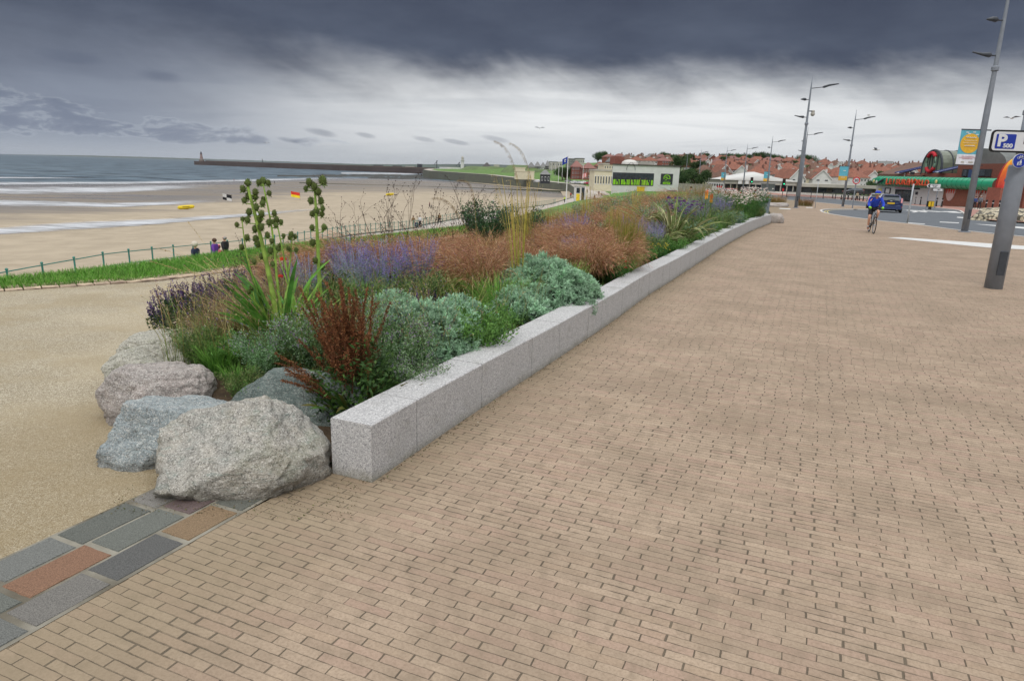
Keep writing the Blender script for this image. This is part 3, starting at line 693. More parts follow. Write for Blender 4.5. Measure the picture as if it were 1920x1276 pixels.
def sand_mat():
    M_ = bpy.data.materials.new('beach_sand'); M_.use_nodes = True; t = NT(M_.node_tree); t.n.clear()
    out = t.add('ShaderNodeOutputMaterial'); b = t.add('ShaderNodeBsdfPrincipled'); t.l.new(b.outputs[0], out.inputs[0])
    co = t.add('ShaderNodeTexCoord').outputs['Object']
    at = t.add('ShaderNodeAttribute', attribute_name='col'); sp = t.add('ShaderNodeSeparateColor'); t.l.new(at.outputs['Color'], sp.inputs[0])
    st = t.scale(co, (0.012, 0.07, 0.05), (0, 0, rad(-14)))
    n1_ = t.noise(st, 1.0, 6, 0.6, 0.4); n2_ = t.noise(t.scale(co, (0.05, 0.28, 0.1), (0, 0, rad(-14))), 1.0, 5, 0.6)
    wet = t.smooth(t.math('ADD', sp.outputs[0], t.math('MULTIPLY', t.math('SUBTRACT', n1_, 0.5), 0.22)), 0.16, 0.25)
    pool = t.math('MULTIPLY', t.smooth(t.math('ADD', n1_, t.math('MULTIPLY', n2_, 0.35)), 0.66, 0.74), t.smooth(sp.outputs[0], 0.17, 0.3))
    pool = t.math('MAXIMUM', pool, t.smooth(t.math('ADD', sp.outputs[0], t.math('MULTIPLY', n1_, 0.12)), 0.44, 0.5))
    c = t.mix(t.smooth(t.noise(co, 0.25, 5, 0.6), 0.3, 0.7), srgb(156, 143, 122), srgb(172, 158, 136))
    c = t.mix(t.smooth(t.noise(t.scale(co, (0.22, 0.9, 1)), 1.0, 7, 0.75), 0.54, 0.68, 0, 0.6), c, srgb(134, 118, 92))
    c = t.mix(wet, c, t.mix(n2_, srgb(104, 95, 84), srgb(132, 121, 107)))
    c = t.mix(t.math('MULTIPLY', pool, 0.4), c, srgb(120, 118, 118))
    t.set(b, 'Base Color', c)
    t.set(b, 'Roughness', t.math('SUBTRACT', t.math('SUBTRACT', 0.9, t.math('MULTIPLY', wet, 0.25)), t.math('MULTIPLY', pool, 0.4)))
    bn = t.add('ShaderNodeBump'); bn.inputs['Distance'].default_value = 0.05; t.l.new(t.noise(co, 2.5, 6, 0.65), bn.inputs['Height']); t.l.new(bn.outputs[0], b.inputs['Normal'])
    return M_
tag(MB().raw(V, q, None, Cc).build('beach', sand_mat(), smooth=True), kind='structure')
# backstop of sand along the wall foot
V = []; q = []
for y in ys2:
    x = float(lerp_tab(RAILX, y)); V += [(x, y, -8.15 - 0.004 * y), (x - 6, y, -8.6 - 0.004 * y)]
for i in range(len(ys2) - 1): q.append((i * 2, i * 2 + 2, i * 2 + 3, i * 2 + 1))
tag(MB().raw(V, q).build('beach_edge', mat('dry_sand', srgb(164, 151, 130), 0.9, 0.06, 0.5)), kind='structure')
def sea_mat():
    M_ = bpy.data.materials.new('sea_water'); M_.use_nodes = True; t = NT(M_.node_tree); t.n.clear()
    out = t.add('ShaderNodeOutputMaterial'); b = t.add('ShaderNodeBsdfPrincipled'); t.l.new(b.outputs[0], out.inputs[0])
    co = t.add('ShaderNodeTexCoord').outputs['Object']
    r_ = t.scale(co, (0.035, 0.05, 1), (0, 0, rad(-8)))
    a = t.noise(r_, 1.0, 8, 0.62, 0.3); f2 = t.noise(t.scale(co, (0.0025, 0.012, 1), (0, 0, rad(-6))), 1.0, 4, 0.6)
    c = t.mix(t.smooth(a, 0.38, 0.62), srgb(26, 42, 52), srgb(98, 116, 128))
    c = t.mix(t.smooth(f2, 0.4, 0.65, 0, 0.6), c, srgb(96, 110, 118))
    wc = t.noise(t.scale(co, (0.05, 0.25, 1), (0, 0, rad(-6))), 1.0, 6, 0.7)
    c = t.mix(t.smooth(wc, 0.66, 0.72, 0, 0.75), c, srgb(190, 196, 200))
    t.set(b, 'Base Color', c); b.inputs['Roughness'].default_value = 0.45; b.inputs['Specular IOR Level'].default_value = 0.22
    bn = t.add('ShaderNodeBump'); bn.inputs['Distance'].default_value = 0.9; bn.inputs['Strength'].default_value = 1.0
    t.l.new(t.math('ADD', a, t.math('MULTIPLY', wc, 0.5)), bn.inputs['Height']); t.l.new(bn.outputs[0], b.inputs['Normal'])
    return M_
o = MB().raw([(-22000, -3000, SEAZ), (22000, -3000, SEAZ), (22000, 24000, SEAZ), (-22000, 24000, SEAZ)], [(0, 1, 2, 3)]).build('sea', sea_mat()); tag(o, kind='structure')
# breaking edge and shallow channels: frothy water lying on the sand
def foam_mat():
    M_ = bpy.data.materials.new('frothy_water'); M_.use_nodes = True; t = NT(M_.node_tree); t.n.clear()
    out = t.add('ShaderNodeOutputMaterial'); b = t.add('ShaderNodeBsdfPrincipled'); tr = t.add('ShaderNodeBsdfTransparent'); mx = t.add('ShaderNodeMixShader')
    co = t.add('ShaderNodeTexCoord').outputs['Object']
    at = t.add('ShaderNodeAttribute', attribute_name='col'); sp = t.add('ShaderNodeSeparateColor'); t.l.new(at.outputs['Color'], sp.inputs[0])
    a = t.noise(t.scale(co, (0.10, 0.5, 1), (0, 0, rad(-12))), 1.0, 7, 0.68, 0.2)
    t.set(b, 'Base Color', t.mix(t.smooth(a, 0.35, 0.6), srgb(150, 150, 150), srgb(226, 228, 230))); b.inputs['Roughness'].default_value = 0.35
    e = t.math('MULTIPLY', t.math('MULTIPLY', sp.outputs[0], t.math('SUBTRACT', 1.0, sp.outputs[0])), 4.0)
    a2 = t.noise(t.scale(co, (0.03, 0.45, 1), (0, 0, rad(-12))), 1.0, 7, 0.7)
    endf = t.smooth(sp.outputs[1], 1.0, 0.8)
    pt_ = t.noise(t.scale(co, (0.012, 0.08, 1), (0, 0, rad(-12))), 1.0, 5, 0.65)
    al = t.smooth(t.math('ADD', t.math('MULTIPLY', e, 0.40), t.math('MULTIPLY', t.math('ADD', t.math('ADD', a, a2), pt_), 0.36)), 0.68, 1.0)
    al = t.math('MULTIPLY', al, endf)
    t.l.new(al, mx.inputs[0]); t.l.new(tr.outputs[0], mx.inputs[1]); t.l.new(b.outputs[0], mx.inputs[2]); t.l.new(mx.outputs[0], out.inputs[0])
    return M_
FOAM = foam_mat()
def sand_z(px, py):
    """height of the beach where a bearing meets it"""
    yv = np.interp(px, [p[0] for p in wline], [p[1] for p in wline]); Fp = G(float(px), float(yv), SEAZ); Np = rail_hit(px)
    z = -9.5
    for _ in range(12):
        p = G(px, py, z); tt = (p.xy - Np.xy).length / max(1e-3, (Fp.xy - Np.xy).length)
        z = -8.2 - 2.8 * max(tt, 0) ** 0.8 if tt < 1 else -11.0
    return G(px, py, z)
def foam(name, top, bot, lift):
    V = []; Cc = []; n_ = 60; xs = np.linspace(top[0][0], top[-1][0], n_)
    for x in xs:
        a = np.interp(x, [p[0] for p in top], [p[1] for p in top]); b = np.interp(x, [p[0] for p in bot], [p[1] for p in bot])
        for k in range(5):
            p = sand_z(float(x), float(a + (b - a) * k / 4)); V.append((p.x, p.y, p.z + lift)); Cc.append((k / 4, (x - xs[0]) / (xs[-1] - xs[0]), 0))
    q = [(i * 5 + j + 1, i * 5 + j, (i + 1) * 5 + j, (i + 1) * 5 + j + 1) for i in range(n_ - 1) for j in range(4)]
    return tag(MB().raw(V, q, None, Cc).build(name, FOAM), kind='structure')
foam('tide_channel', [(-300, 436), (0, 424), (140, 414), (300, 408), (460, 399), (580, 391), (640, 389)], [(-300, 462), (0, 444), (140, 436), (300, 423), (460, 409), (580, 397), (640, 391)], 0.10)
foam('shallow_water', [(-300, 378), (0, 372), (200, 379), (430, 372)], [(-300, 392), (0, 390), (200, 392), (430, 381)], 0.08)
foam('shallow_water', [(-300, 350), (0, 349), (200, 347), (420, 344)], [(-300, 372), (0, 368), (200, 366), (420, 352)], 0.06)
def surf(top, bot, n_=60):
    V = []; Cc = []; xs = np.linspace(top[0][0], top[-1][0], n_)
    for x in xs:
        a = np.interp(x, [p[0] for p in top], [p[1] for p in top]); b = np.interp(x, [p[0] for p in bot], [p[1] for p in bot])
        for k in range(5):
            p = G(float(x), float(a + (b - a) * k / 4), SEAZ + 0.15); V.append((p.x, p.y, p.z)); Cc.append((k / 4, (x - xs[0]) / (xs[-1] - xs[0]), 0))
    q = [(i * 5 + j + 1, i * 5 + j, (i + 1) * 5 + j, (i + 1) * 5 + j + 1) for i in range(n_ - 1) for j in range(4)]
    return tag(MB().raw(V, q, None, Cc).build('surf', FOAM), kind='structure')
surf([(-400, 341), (0, 340), (250, 339.5), (480, 335), (600, 332), (720, 330)], [(-400, 350), (0, 348), (250, 346), (480, 340.5), (600, 337), (720, 335)])
surf([(-400, 330), (0, 331), (180, 333)], [(-400, 335), (0, 335), (180, 335)])
surf([(470, 343.5), (640, 342), (760, 341)], [(470, 347), (640, 346), (760, 343)])
surf([(640, 322), (730, 323), (792, 325)], [(640, 327), (730, 328), (792, 328)])
# ================================================================== BED: soil, boulders, plants
from mathutils import noise as mn
def bed_left(y):
    v = np.array(BEDL[2:]); return float(np.interp(y, v[:, 1], v[:, 0]))
def bed_right(y):
    i = int(np.argmin(np.abs(WL[:, 1] - y))); return float(WL[i][0] + NL[i][0] * (WTH + 0.02))
SG = 0.30
V = []; q = []; NC = 16; ysb = list(np.arange(4.75, 37.3, 0.25))
for y in ysb:
    a, b = bed_left(max(y, 5.3)) if y > 5.4 else (-3.0 if y > 5.0 else -2.4), bed_right(y)
    for j in range(NC + 1):
        t_ = j / NC; x = a + (b - a) * t_
        z = -0.02 + SG * min(1, t_ * 4.5) + 0.04 * mn.noise((x * 1.3, y * 1.3, 0)) * min(1, t_ * 4)
        if y < 6.2: z *= max(0.05, (y - 4.6) / 1.6)
        V.append((x, y, z + float(gz(y))))
q = [(i * (NC + 1) + j, i * (NC + 1) + j + 1, (i + 1) * (NC + 1) + j + 1, (i + 1) * (NC + 1) + j) for i in range(len(ysb) - 1) for j in range(NC)]
tag(MB().raw(V, q).build('bed_soil', SOIL, smooth=True), kind='structure')

# ---------------------------------------------- boulders
def rock_mat(name, a, b_, c_, sc=1.0, streak=0.0, moss=0.0):
    M_ = bpy.data.materials.new(name); M_.use_nodes = True; t = NT(M_.node_tree); t.n.clear()
    out = t.add('ShaderNodeOutputMaterial'); b = t.add('ShaderNodeBsdfPrincipled'); t.l.new(b.outputs[0], out.inputs[0])
    co = t.add('ShaderNodeTexCoord').outputs['Object']
    g1 = t.noise(co, 2.2 * sc, 6, 0.6, 0.6); g2 = t.noise(co, 16 * sc, 7, 0.72, 0.3); g3 = t.noise(t.scale(co, (1, 1, 3.5), (0.3, 0.5, 0.2)), 7 * sc, 6, 0.65, 1.2)
    c = t.mix(t.smooth(g1, 0.35, 0.65), a, b_)
    c = t.mix(t.smooth(g3, 0.5, 0.72, 0, 0.45 + streak), c, c_)
    c = t.mix(t.smooth(g2, 0.50, 0.70, 0, 0.6), c, tuple(0.38 * k for k in a[:3]) + (1,))
    c = t.mix(t.smooth(g2, 0.46, 0.28, 0, 0.5 if sc > .9 else .2), c, srgb(214, 208, 198))
    vo = t.add('ShaderNodeTexVoronoi'); t.l.new(co, vo.inputs['Vector']); vo.inputs['Scale'].default_value = 130
    vs = t.add('ShaderNodeSeparateColor'); t.l.new(vo.outputs['Color'], vs.inputs[0])
    c = t.mix(t.smooth(vs.outputs[0], 0.7, 0.95, 0, 0.5 if sc > .9 else .22), c, srgb(228, 224, 216))
    c = t.mix(t.smooth(vs.outputs[1], 0.7, 0.95, 0, 0.55), c, srgb(58, 56, 54))
    ck = t.noise(t.scale(co, (1, 1, 1.6), (0.5, 0.3, 0)), 2.6 * sc, 4, 0.5, 0.8)
    c = t.mix(t.smooth(t.math('ABSOLUTE', t.math('SUBTRACT', ck, 0.5)), 0.010, 0.0, 0, 0.45), c, srgb(72, 70, 64))
    if moss: c = t.mix(t.smooth(t.noise(co, 3.3, 6, 0.7), 0.5, 0.62, 0, moss), c, srgb(96, 106, 62))
    # dirt tone at the foot of the stone, painted in for contact shadow
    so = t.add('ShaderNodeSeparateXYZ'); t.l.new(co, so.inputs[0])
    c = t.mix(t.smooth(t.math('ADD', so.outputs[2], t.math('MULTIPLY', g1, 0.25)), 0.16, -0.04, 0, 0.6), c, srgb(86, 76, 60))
    t.set(b, 'Base Color', c); b.inputs['Roughness'].default_value = 0.85
    bn = t.add('ShaderNodeBump'); bn.inputs['Distance'].default_value = 0.022
    t.l.new(t.math('ADD', t.math('MULTIPLY', t.math('ADD', g2, g3), 0.9), t.math('MULTIPLY', t.noise(co, 70, 4, 0.7), 0.5)), bn.inputs['Height']); t.l.new(bn.outputs[0], b.inputs['Normal'])
    return M_
def boulder(loc, r, rz, planes, material, label, seed, rough=1.0, lump=0.14, sub=6, name='boulder'):
    import bmesh
    bm = bmesh.new(); bmesh.ops.create_icosphere(bm, subdivisions=sub, radius=1.0)
    pl = [(Vector(p[:3]).normalized(), p[3]) for p in planes]
    for v in bm.verts:
        p = v.co.normalized(); p = Vector([math.copysign(abs(k) ** 0.86, k) for k in p])
        for n_, d_ in pl:
            k = p.dot(n_) - d_
            if k > 0: p -= n_ * k * 0.93
        s_ = Vector((seed * 7.1, seed * 3.3, seed))
        dd = mn.fractal(p * 1.1 + s_, 0.9, 2.2, 3) * lump + mn.fractal(p * 4 + s_, 0.8, 2.1, 4) * 0.042 * rough
        rg = 1 - abs(mn.noise(p * 2.6 + s_ * 2)) * 2; dd -= max(0, rg - 0.72) * 0.16 * rough
        dd += mn.fractal(p * 13 + s_, 0.7, 2.2, 3) * 0.012 * rough
        p = p * (1 + dd); v.co = Vector((p.x * r[0], p.y * r[1], p.z * r[2]))
    me = bpy.data.meshes.new(name); bm.to_mesh(me); bm.free()
    for pp in me.polygons: pp.use_smooth = True
    me.materials.append(material)
    o = bpy.data.objects.new(name, me); C.objects.link(o); o.location = loc; o.rotation_euler = (0, 0, rz)
    return tag(o, label, 'boulder', 'boulders edging the flower bed')
RK = dict(
    buff=rock_mat('buff_grey_rock', srgb(158, 156, 148), srgb(172, 166, 154), srgb(128, 142, 134), 1.0, 0.25, 0.2),
    blue=rock_mat('blue_grey_rock', srgb(142, 152, 154), srgb(156, 166, 166), srgb(170, 174, 172), 1.1, 0.15),
    pink=rock_mat('pinkish_grey_rock', srgb(160, 153, 147), srgb(172, 161, 154), srgb(134, 128, 124), 1.2),
    lichen=rock_mat('lichen_grey_rock', srgb(172, 170, 156), srgb(184, 180, 166), srgb(140, 140, 122), 1.2, 0, 0.35),
    green=rock_mat('green_grey_rock', srgb(94, 108, 104), srgb(108, 120, 114), srgb(136, 144, 138), 0.8, 0.25))
boulder((-1.92, 4.47, 0.13), (0.61, 0.49, 0.47), 0.12, [(-0.45, -0.65, 1.0, 0.44), (0.1, -1, 0.05, 0.70), (-1, -0.3, 0.1, 0.80), (0.75, -0.35, 0.75, 0.78), (0.9, -0.6, -0.2, 0.82), (-0.2, 0.3, 1, 0.84), (-0.6, -1, -0.7, 0.8), (0.35, -1, 0.5, 0.74)], RK['buff'],
        'largest pale grey boulder with a sloping greenish face, nearest the end of the granite wall', 3, 1.05)
boulder((-2.60, 4.96, 0.10), (0.56, 0.44, 0.34), 0.25, [(0.1, 0.1, 1, 0.80), (-0.6, -1, 0.5, 0.74), (-1, 0.1, 0.3, 0.82), (0.2, -1, 0.0, 0.8)], RK['blue'],
        'smooth blue-grey boulder tucked against the left of the largest boulder', 5, 0.7, 0.18)
boulder((-3.08, 5.72, 0.12), (0.46, 0.44, 0.36), 0.5, [(0, 0.1, 1, 0.8), (-1, -0.7, 0.4, 0.78)], RK['pink'],
        'rounded pinkish boulder third from the granite wall along the gravel', 8, 0.9)
boulder((-3.60, 6.5, 0.09), (0.38, 0.34, 0.30), 0.2, [(0.5, -0.4, 1, 0.82)], RK['lichen'],
        'domed boulder speckled with green lichen between two longer boulders', 11, 0.9)
boulder((-3.98, 7.35, 0.07), (0.40, 0.34, 0.27), 0.2, [(0, 0, 1, 0.85)], RK['lichen'],
        'low pale boulder furthest along the gravel edge, under the dark purple sage', 14, 0.9)
boulder((-1.80, 5.50, 0.13), (0.70, 0.34, 0.38), -0.12, [(0, -1, 0.75, 0.5), (0.2, -1, 0.1, 0.8), (-1, 0, 0.6, 0.8), (0.2, 0, 1, 0.85)], RK['green'],
        'dark green-grey slab-faced boulder behind the largest boulder, below the rusty dock', 17, 0.6, 0.1)
for i, (x, y, r_, lb) in enumerate(((13.05, 35.0, (0.42, 0.5, 0.42), 'brown boulder against the far end of the granite wall'),
                                    (12.75, 36.1, (0.5, 0.5, 0.36), 'pale boulder just behind the far end of the granite wall'))):
    boulder((x, y, float(gz(y)) + 0.1), r_, i, [(0, 0, 1, 0.85)], RK['pink'], lb, 20 + i, sub=4)

# ---------------------------------------------- vectorised leaves and blades
def cvar(base, n, v=0.12):
    b = np.array(base[:3]); f = 1 + RNG.normal(0, v, (n, 1)); h = 1 + RNG.normal(0, v * 0.35, (n, 3))
    return np.clip(b * f * h, 0.003, 0.95)
def pick(cols, n, v=0.1):
    A = np.array([c[:3] for c in cols]); k = RNG.integers(0, len(A), n)
    return np.clip(A[k] * (1 + RNG.normal(0, v, (n, 1))), 0.003, 0.95)
def blades(mb, P, az, l0, l1, L, W_, c0, c1, segs=5, tip=0.15, wprof=None, wind=None, power=1.3, cols=None):
    """n arching strips: leaning from l0 (root) to l1 (tip) away from the vertical, towards az"""
    n = len(P); t = np.linspace(0, 1, segs + 1)
    ang = l0[:, None] + (l1 - l0)[:, None] * t[None, :] ** power
    st = (L / segs)[:, None]
    dx = np.sin(ang) * st; dz = np.cos(ang) * st
    H = np.c_[np.zeros(n), np.cumsum((dx[:, :-1] + dx[:, 1:]) / 2, 1)]; Zz = np.c_[np.zeros(n), np.cumsum((dz[:, :-1] + dz[:, 1:]) / 2, 1)]
    hd = np.stack([np.cos(az), np.sin(az)], 1)
    pts = np.zeros((n, segs + 1, 3)); pts[:, :, :2] = P[:, None, :2] + H[:, :, None] * hd[:, None, :]; pts[:, :, 2] = P[:, 2][:, None] + Zz
    if wind is not None: pts += (t[None, :, None] ** 2) * (L[:, None, None]) * np.array(wind)[None, None, :]
    tw = RNG.uniform(-0.9, 0.9, n)
    sd = np.stack([-np.sin(az) * np.cos(tw), np.cos(az) * np.cos(tw), np.sin(tw)], 1)
    wp = (np.interp(t, [0, 0.3, 0.7, 1], [0.7, 1, 0.8, tip]) if wprof is None else np.interp(t, *wprof))
    off = sd[:, None, :] * (W_[:, None] * wp[None, :])[:, :, None] / 2
    Vv = np.stack([pts - off, pts + off], 2).reshape(-1, 3)
    cc = c0[:, None, :] * (1 - t[None, :, None]) + c1[:, None, :] * t[None, :, None]
    cc = np.repeat(cc[:, :, None, :], 2, 2).reshape(-1, 3)
    b = (np.arange(n) * (segs + 1) * 2)[:, None] + (np.arange(segs) * 2)[None, :]
    mb.raw(Vv, np.stack([b, b + 1, b + 3, b + 2], -1).reshape(-1, 4), None, cc)
    return pts
def rdir(n, zmin=-1, zmax=1):
    a = RNG.uniform(0, 2 * np.pi, n); z = RNG.uniform(zmin, zmax, n); r = np.sqrt(1 - z * z)
    return np.stack([r * np.cos(a), r * np.sin(a), z], 1)
def leaves(mb, P, D, L, W_, col, droop=0.0):
    """n pointed leaves: root, two shoulders, tip"""
    n = len(P); D = D / (np.linalg.norm(D, axis=1)[:, None] + 1e-9)
    R = rdir(n); s_ = np.cross(D, R); s_ /= (np.linalg.norm(s_, axis=1)[:, None] + 1e-9)
    L = np.broadcast_to(L, (n,))[:, None]; W_ = np.broadcast_to(W_, (n,))[:, None]
    mid = P + D * L * 0.5; tipp = P + D * L - np.array([0, 0, 1]) * L * droop
    Vv = np.stack([P, mid + s_ * W_ / 2, tipp, mid - s_ * W_ / 2], 1).reshape(-1, 3)
    b = np.arange(n)[:, None] * 4
    mb.raw(Vv, (b + np.array([[0, 1, 2, 3]])), None, np.repeat(col, 4, 0))
def florets(mb, P, size, col):
    n = len(P); D = rdir(n); leaves(mb, P, D, size, size * 0.8, col)
def along(pts, k, t0, t1):
    """k random points along the upper part of each of n paths"""
    n, m_, _ = pts.shape; t = RNG.uniform(t0, t1, (n, k)) * (m_ - 1); i = np.minimum(t.astype(int), m_ - 2); f = (t - i)[:, :, None]
    r = np.arange(n)[:, None]
    return (pts[r, i] * (1 - f) + pts[r, i + 1] * f).reshape(-1, 3), (pts[r, i + 1] - pts[r, i]).reshape(-1, 3), t.reshape(-1) / (m_ - 1)
def basal(n, r):
    a = RNG.uniform(0, 6.283, n); q_ = r * np.sqrt(RNG.uniform(0, 1, n)); return np.stack([q_ * np.cos(a), q_ * np.sin(a), np.zeros(n)], 1), a
def unif(a, b, n): return RNG.uniform(a, b, n)
WIND = (-0.16, -0.03, -0.03)
def pink_grass(scale=1.0, n=1500, tint=None):
    r = empty('feather_grass'); f = MB(); g = MB()
    P, a = basal(n, 0.16); az = a + RNG.normal(0, 0.5, n)
    base = srgb(84, 84, 38); mid = srgb(150, 104, 76)
    L = unif(0.6, 1.15, n)
    pt = blades(f, P, az, unif(0.02, 0.42, n), unif(1.1, 2.3, n), L, unif(.0026, .0048, n), cvar(base, n, .2), pick([srgb(178, 118, 82), srgb(146, 92, 64), srgb(198, 152, 108), srgb(124, 82, 56), srgb(168, 136, 78)], n), 7, 0.6, wind=WIND)
    k = 7; Q, D, t = along(pt, k, 0.4, 1.0); m_ = len(Q)
    d2 = D / np.linalg.norm(D, axis=1)[:, None] + rdir(m_) * 0.32 + np.array([-0.12, 0, -0.15])
    leaves(g, Q, d2, unif(0.05, 0.13, m_), unif(0.0025, 0.005, m_), pick([srgb(206, 156, 126), srgb(180, 126, 98), srgb(216, 182, 146), srgb(158, 108, 82), srgb(196, 142, 118), srgb(194, 164, 112), srgb(138, 94, 70)], m_, .14))
    n2 = 500; P, a = basal(n2, 0.2)
    blades(f, P, a, unif(0.1, 0.7, n2), unif(0.9, 1.9, n2), unif(0.3, 0.6, n2), unif(.003, .006, n2), cvar(srgb(60, 84, 30), n2, .2), cvar(srgb(120, 120, 56), n2, .2), 5)
    f.build('blades', LEAF, r); g.build('plumes', LEAF, r); return r
def perovskia(n=95, H=0.95, cols=None):
    r = empty('russian_sage'); s_ = MB(); fl = MB()
    P, a = basal(n, 0.16)
    pt = blades(s_, P, a, unif(0.0, 0.25, n), unif(0.15, 0.75, n), unif(H * .7, H * 1.1, n), unif(.005, .008, n), cvar(srgb(100, 122, 100), n), cvar(srgb(150, 156, 176), n), 6, 0.5, wind=(-0.05, 0, 0))
    Q, D, t = along(pt, 26, 0.1, 0.75); m_ = len(Q)
    leaves(s_, Q, rdir(m_, -0.2, 1), unif(0.02, 0.055, m_), unif(.005, .012, m_), pick([srgb(128, 154, 126), srgb(146, 168, 148), srgb(100, 130, 90)], m_))
    Q, D, t = along(pt, 34, 0.5, 1.0); m_ = len(Q); Q = Q + RNG.normal(0, 0.009, Q.shape)
    cols = cols or [srgb(124, 98, 182), srgb(146, 126, 198), srgb(106, 84, 158), srgb(164, 152, 206), srgb(140, 128, 172)]
    florets(fl, Q, unif(.008, .015, m_), pick(cols, m_))
    # side sprays
    k = 5; Q, D, t = along(pt, k, 0.45, 0.85); m2 = len(Q); d2 = D / np.linalg.norm(D, axis=1)[:, None] + rdir(m2) * 0.5
    for j in range(7):
        florets(fl, Q + d2 * (0.015 * (j + 1)) * unif(.7, 1.3, m2)[:, None], unif(.007, .013, m2), pick(cols, m2))
    s_.build('stems', LEAF, r); fl.build('flower_spikes', LEAF, r); return r
def lumps(R, H, k, rmin, rmax):
    a = RNG.uniform(0, 6.283, k); q_ = R * np.sqrt(RNG.uniform(0, 1, k)); x = q_ * np.cos(a); y = q_ * np.sin(a)
    z = H * (1 - (q_ / R) ** 2) * 0.75 * unif(.75, 1.1, k) + 0.05
    return np.stack([x, y, z], 1), unif(rmin, rmax, k)
def wormwood(R=0.55, H=0.5, k=34, per=30, sz=1.0):
    r = empty('silver_wormwood'); f = MB(); br = MB()
    Cn, rr = lumps(R, H, k, 0.10 * sz, 0.18 * sz)
    for c, q_ in zip(Cn, rr):
        D = rdir(per, -0.25, 1); P = c + D * q_ * unif(.75, 1.1, per)[:, None]; P[:, 2] = np.maximum(P[:, 2], 0.02)
        tone = np.array(srgb(160, 194, 162)[:3]) * random.uniform(0.75, 1.1)
        nl = 7
        for i in range(nl):
            d = D * 0.75 + rdir(per) * 0.75 + np.array([0, 0, 0.25]); d /= np.linalg.norm(d, axis=1)[:, None]
            L = unif(.05, .10, per) * sz ** 0.5
            col = np.clip(tone * (1 + RNG.normal(0, .12, (per, 1))), 0, 1)
            leaves(f, P, d, L, 0.015, col)
            for t_ in (0.35, 0.6, 0.8):               # lobes of the cut leaf
                for s2 in (0, 1):
                    d2 = d + rdir(per) * 0.8; leaves(f, P + d * L[:, None] * t_, d2, L * 0.42, 0.013, col * random.uniform(.95, 1.15))
        br.tube([(0, 0, 0), tuple(c * np.array([.5, .5, .4])), tuple(c)], [.008, .006, .003], 4, srgb(96, 100, 80)[:3], cap=False)
    f.build('foliage', LEAF, r); br.build('stems', LEAF, r); return r
def leafy(name, R, H, k, per, cols, L=(.02, .05), Wd=0.014, flowers=None, upright=0.0, stems=30, stemc=srgb(80, 96, 60)):
    """loose shrub of many small leaves on thin stems, with optional dots of flower"""
    r = empty(name); f = MB(); s_ = MB(); n = stems
    P, a = basal(n, R * 0.35)
    pt = blades(s_, P, a, unif(0.0, 0.5, n), unif(0.4, 1.25, n) * (1 - upright), unif(H * .75, H * 1.25, n) + R * 0.25, unif(.003, .006, n), cvar(stemc, n), cvar(stemc, n), 6, 0.6)
    Q, D, t = along(pt, int(k * per / n), 0.1, 1.0); m_ = len(Q)
    Q = Q + RNG.normal(0, 0.03, Q.shape); Q[:, 2] = np.maximum(Q[:, 2], 0.01)
    leaves(f, Q, rdir(m_, -0.3, 1) + D / (np.linalg.norm(D, axis=1)[:, None] + 1e-6) * 0.5, unif(L[0], L[1], m_), Wd, pick(cols, m_, .16))
    f.build('foliage', LEAF, r); s_.build('stems', LEAF, r)
    if flowers:
        nf, sz, fc = flowers; g = MB(); Q, D, t = along(pt, nf, 0.82, 1.0); Q = Q + RNG.normal(0, 0.022, Q.shape)
        for j in range(5): florets(g, Q, unif(sz * .7, sz * 1.2, len(Q)), pick(fc, len(Q)))
        g.build('blossom', LEAF, r)
    return r
def spike_sage(n=120, R=0.42, H=0.42, cols=None, dark=srgb(44, 62, 36), zf=0.35):
    r = empty('purple_sage'); f = MB(); g = MB(); s_ = MB()
    m_ = 4200; D = rdir(m_, 0, 1); P = D * np.array([R, R, H * 0.8]) * (unif(0.5, 1.0, m_)[:, None])
    leaves(f, P, rdir(m_, -.2, 1), unif(.03, .06, m_), 0.018, pick([dark, srgb(56, 80, 44), srgb(70, 92, 56)], m_, .2))
    D = rdir(n, 0.05, 1); P = D * np.array([R, R, H * 0.8]) * 0.85; az = np.arctan2(P[:, 1], P[:, 0])
    pt = blades(s_, P, az, unif(0, .5, n), unif(.0, .45, n), unif(.13, .24, n), unif(.004, .006, n), cvar(srgb(70, 52, 70), n), cvar(srgb(84, 56, 104), n), 4, .6)
    Q, D, t = along(pt, 34, zf, 1.0); Q = Q + RNG.normal(0, 0.005, Q.shape)
    florets(g, Q, unif(.010, .018, len(Q)), pick(cols or [srgb(86, 58, 118), srgb(70, 46, 92), srgb(104, 76, 138), srgb(78, 56, 84)], len(Q)))
    f.build('foliage', LEAF, r); s_.build('stems', LEAF, r); g.build('flower_spikes', LEAF, r); return r
def tuft(name, n, H, lean, w_, c0, c1, R=0.12, wind=None, part='blades', segs=6):
    r = empty(name); f = MB(); P, a = basal(n, R)
    blades(f, P, a + RNG.normal(0, .4, n), unif(0, lean[0], n), unif(lean[0], lean[1], n), unif(H * .55, H * 1.1, n), unif(w_ * .6, w_ * 1.3, n), pick(c0, n, .15), pick(c1, n, .15), segs, .1, wind=wind)
    f.build(part, LEAF, r); return r
HEADM = vmat('thistle_head', 0.8, 0.0, 0.3, 120, 0.2, 0.004, 160)
def thistle_head(mb, c, r, up=(0, 0, 1), col=srgb(84, 98, 50)):
    c = np.array(c, float); r *= 1.14; mb.ball(c, r, 9, 7, col[:3], (1, 1, 1.28))
    n = 70; D = rdir(n, -.7, 1); P = c + D * np.array([r, r, r * 1.28]) * .93
    leaves(mb, P, D, r * .42, r * .26, pick([srgb(104, 118, 62), srgb(66, 78, 40), srgb(126, 134, 84)], n))
    D = rdir(8, -.9, -.3); leaves(mb, np.tile(c - [0, 0, r * .9], (8, 1)), D, r * 1.5, r * .35, pick([srgb(110, 140, 60)], 8))
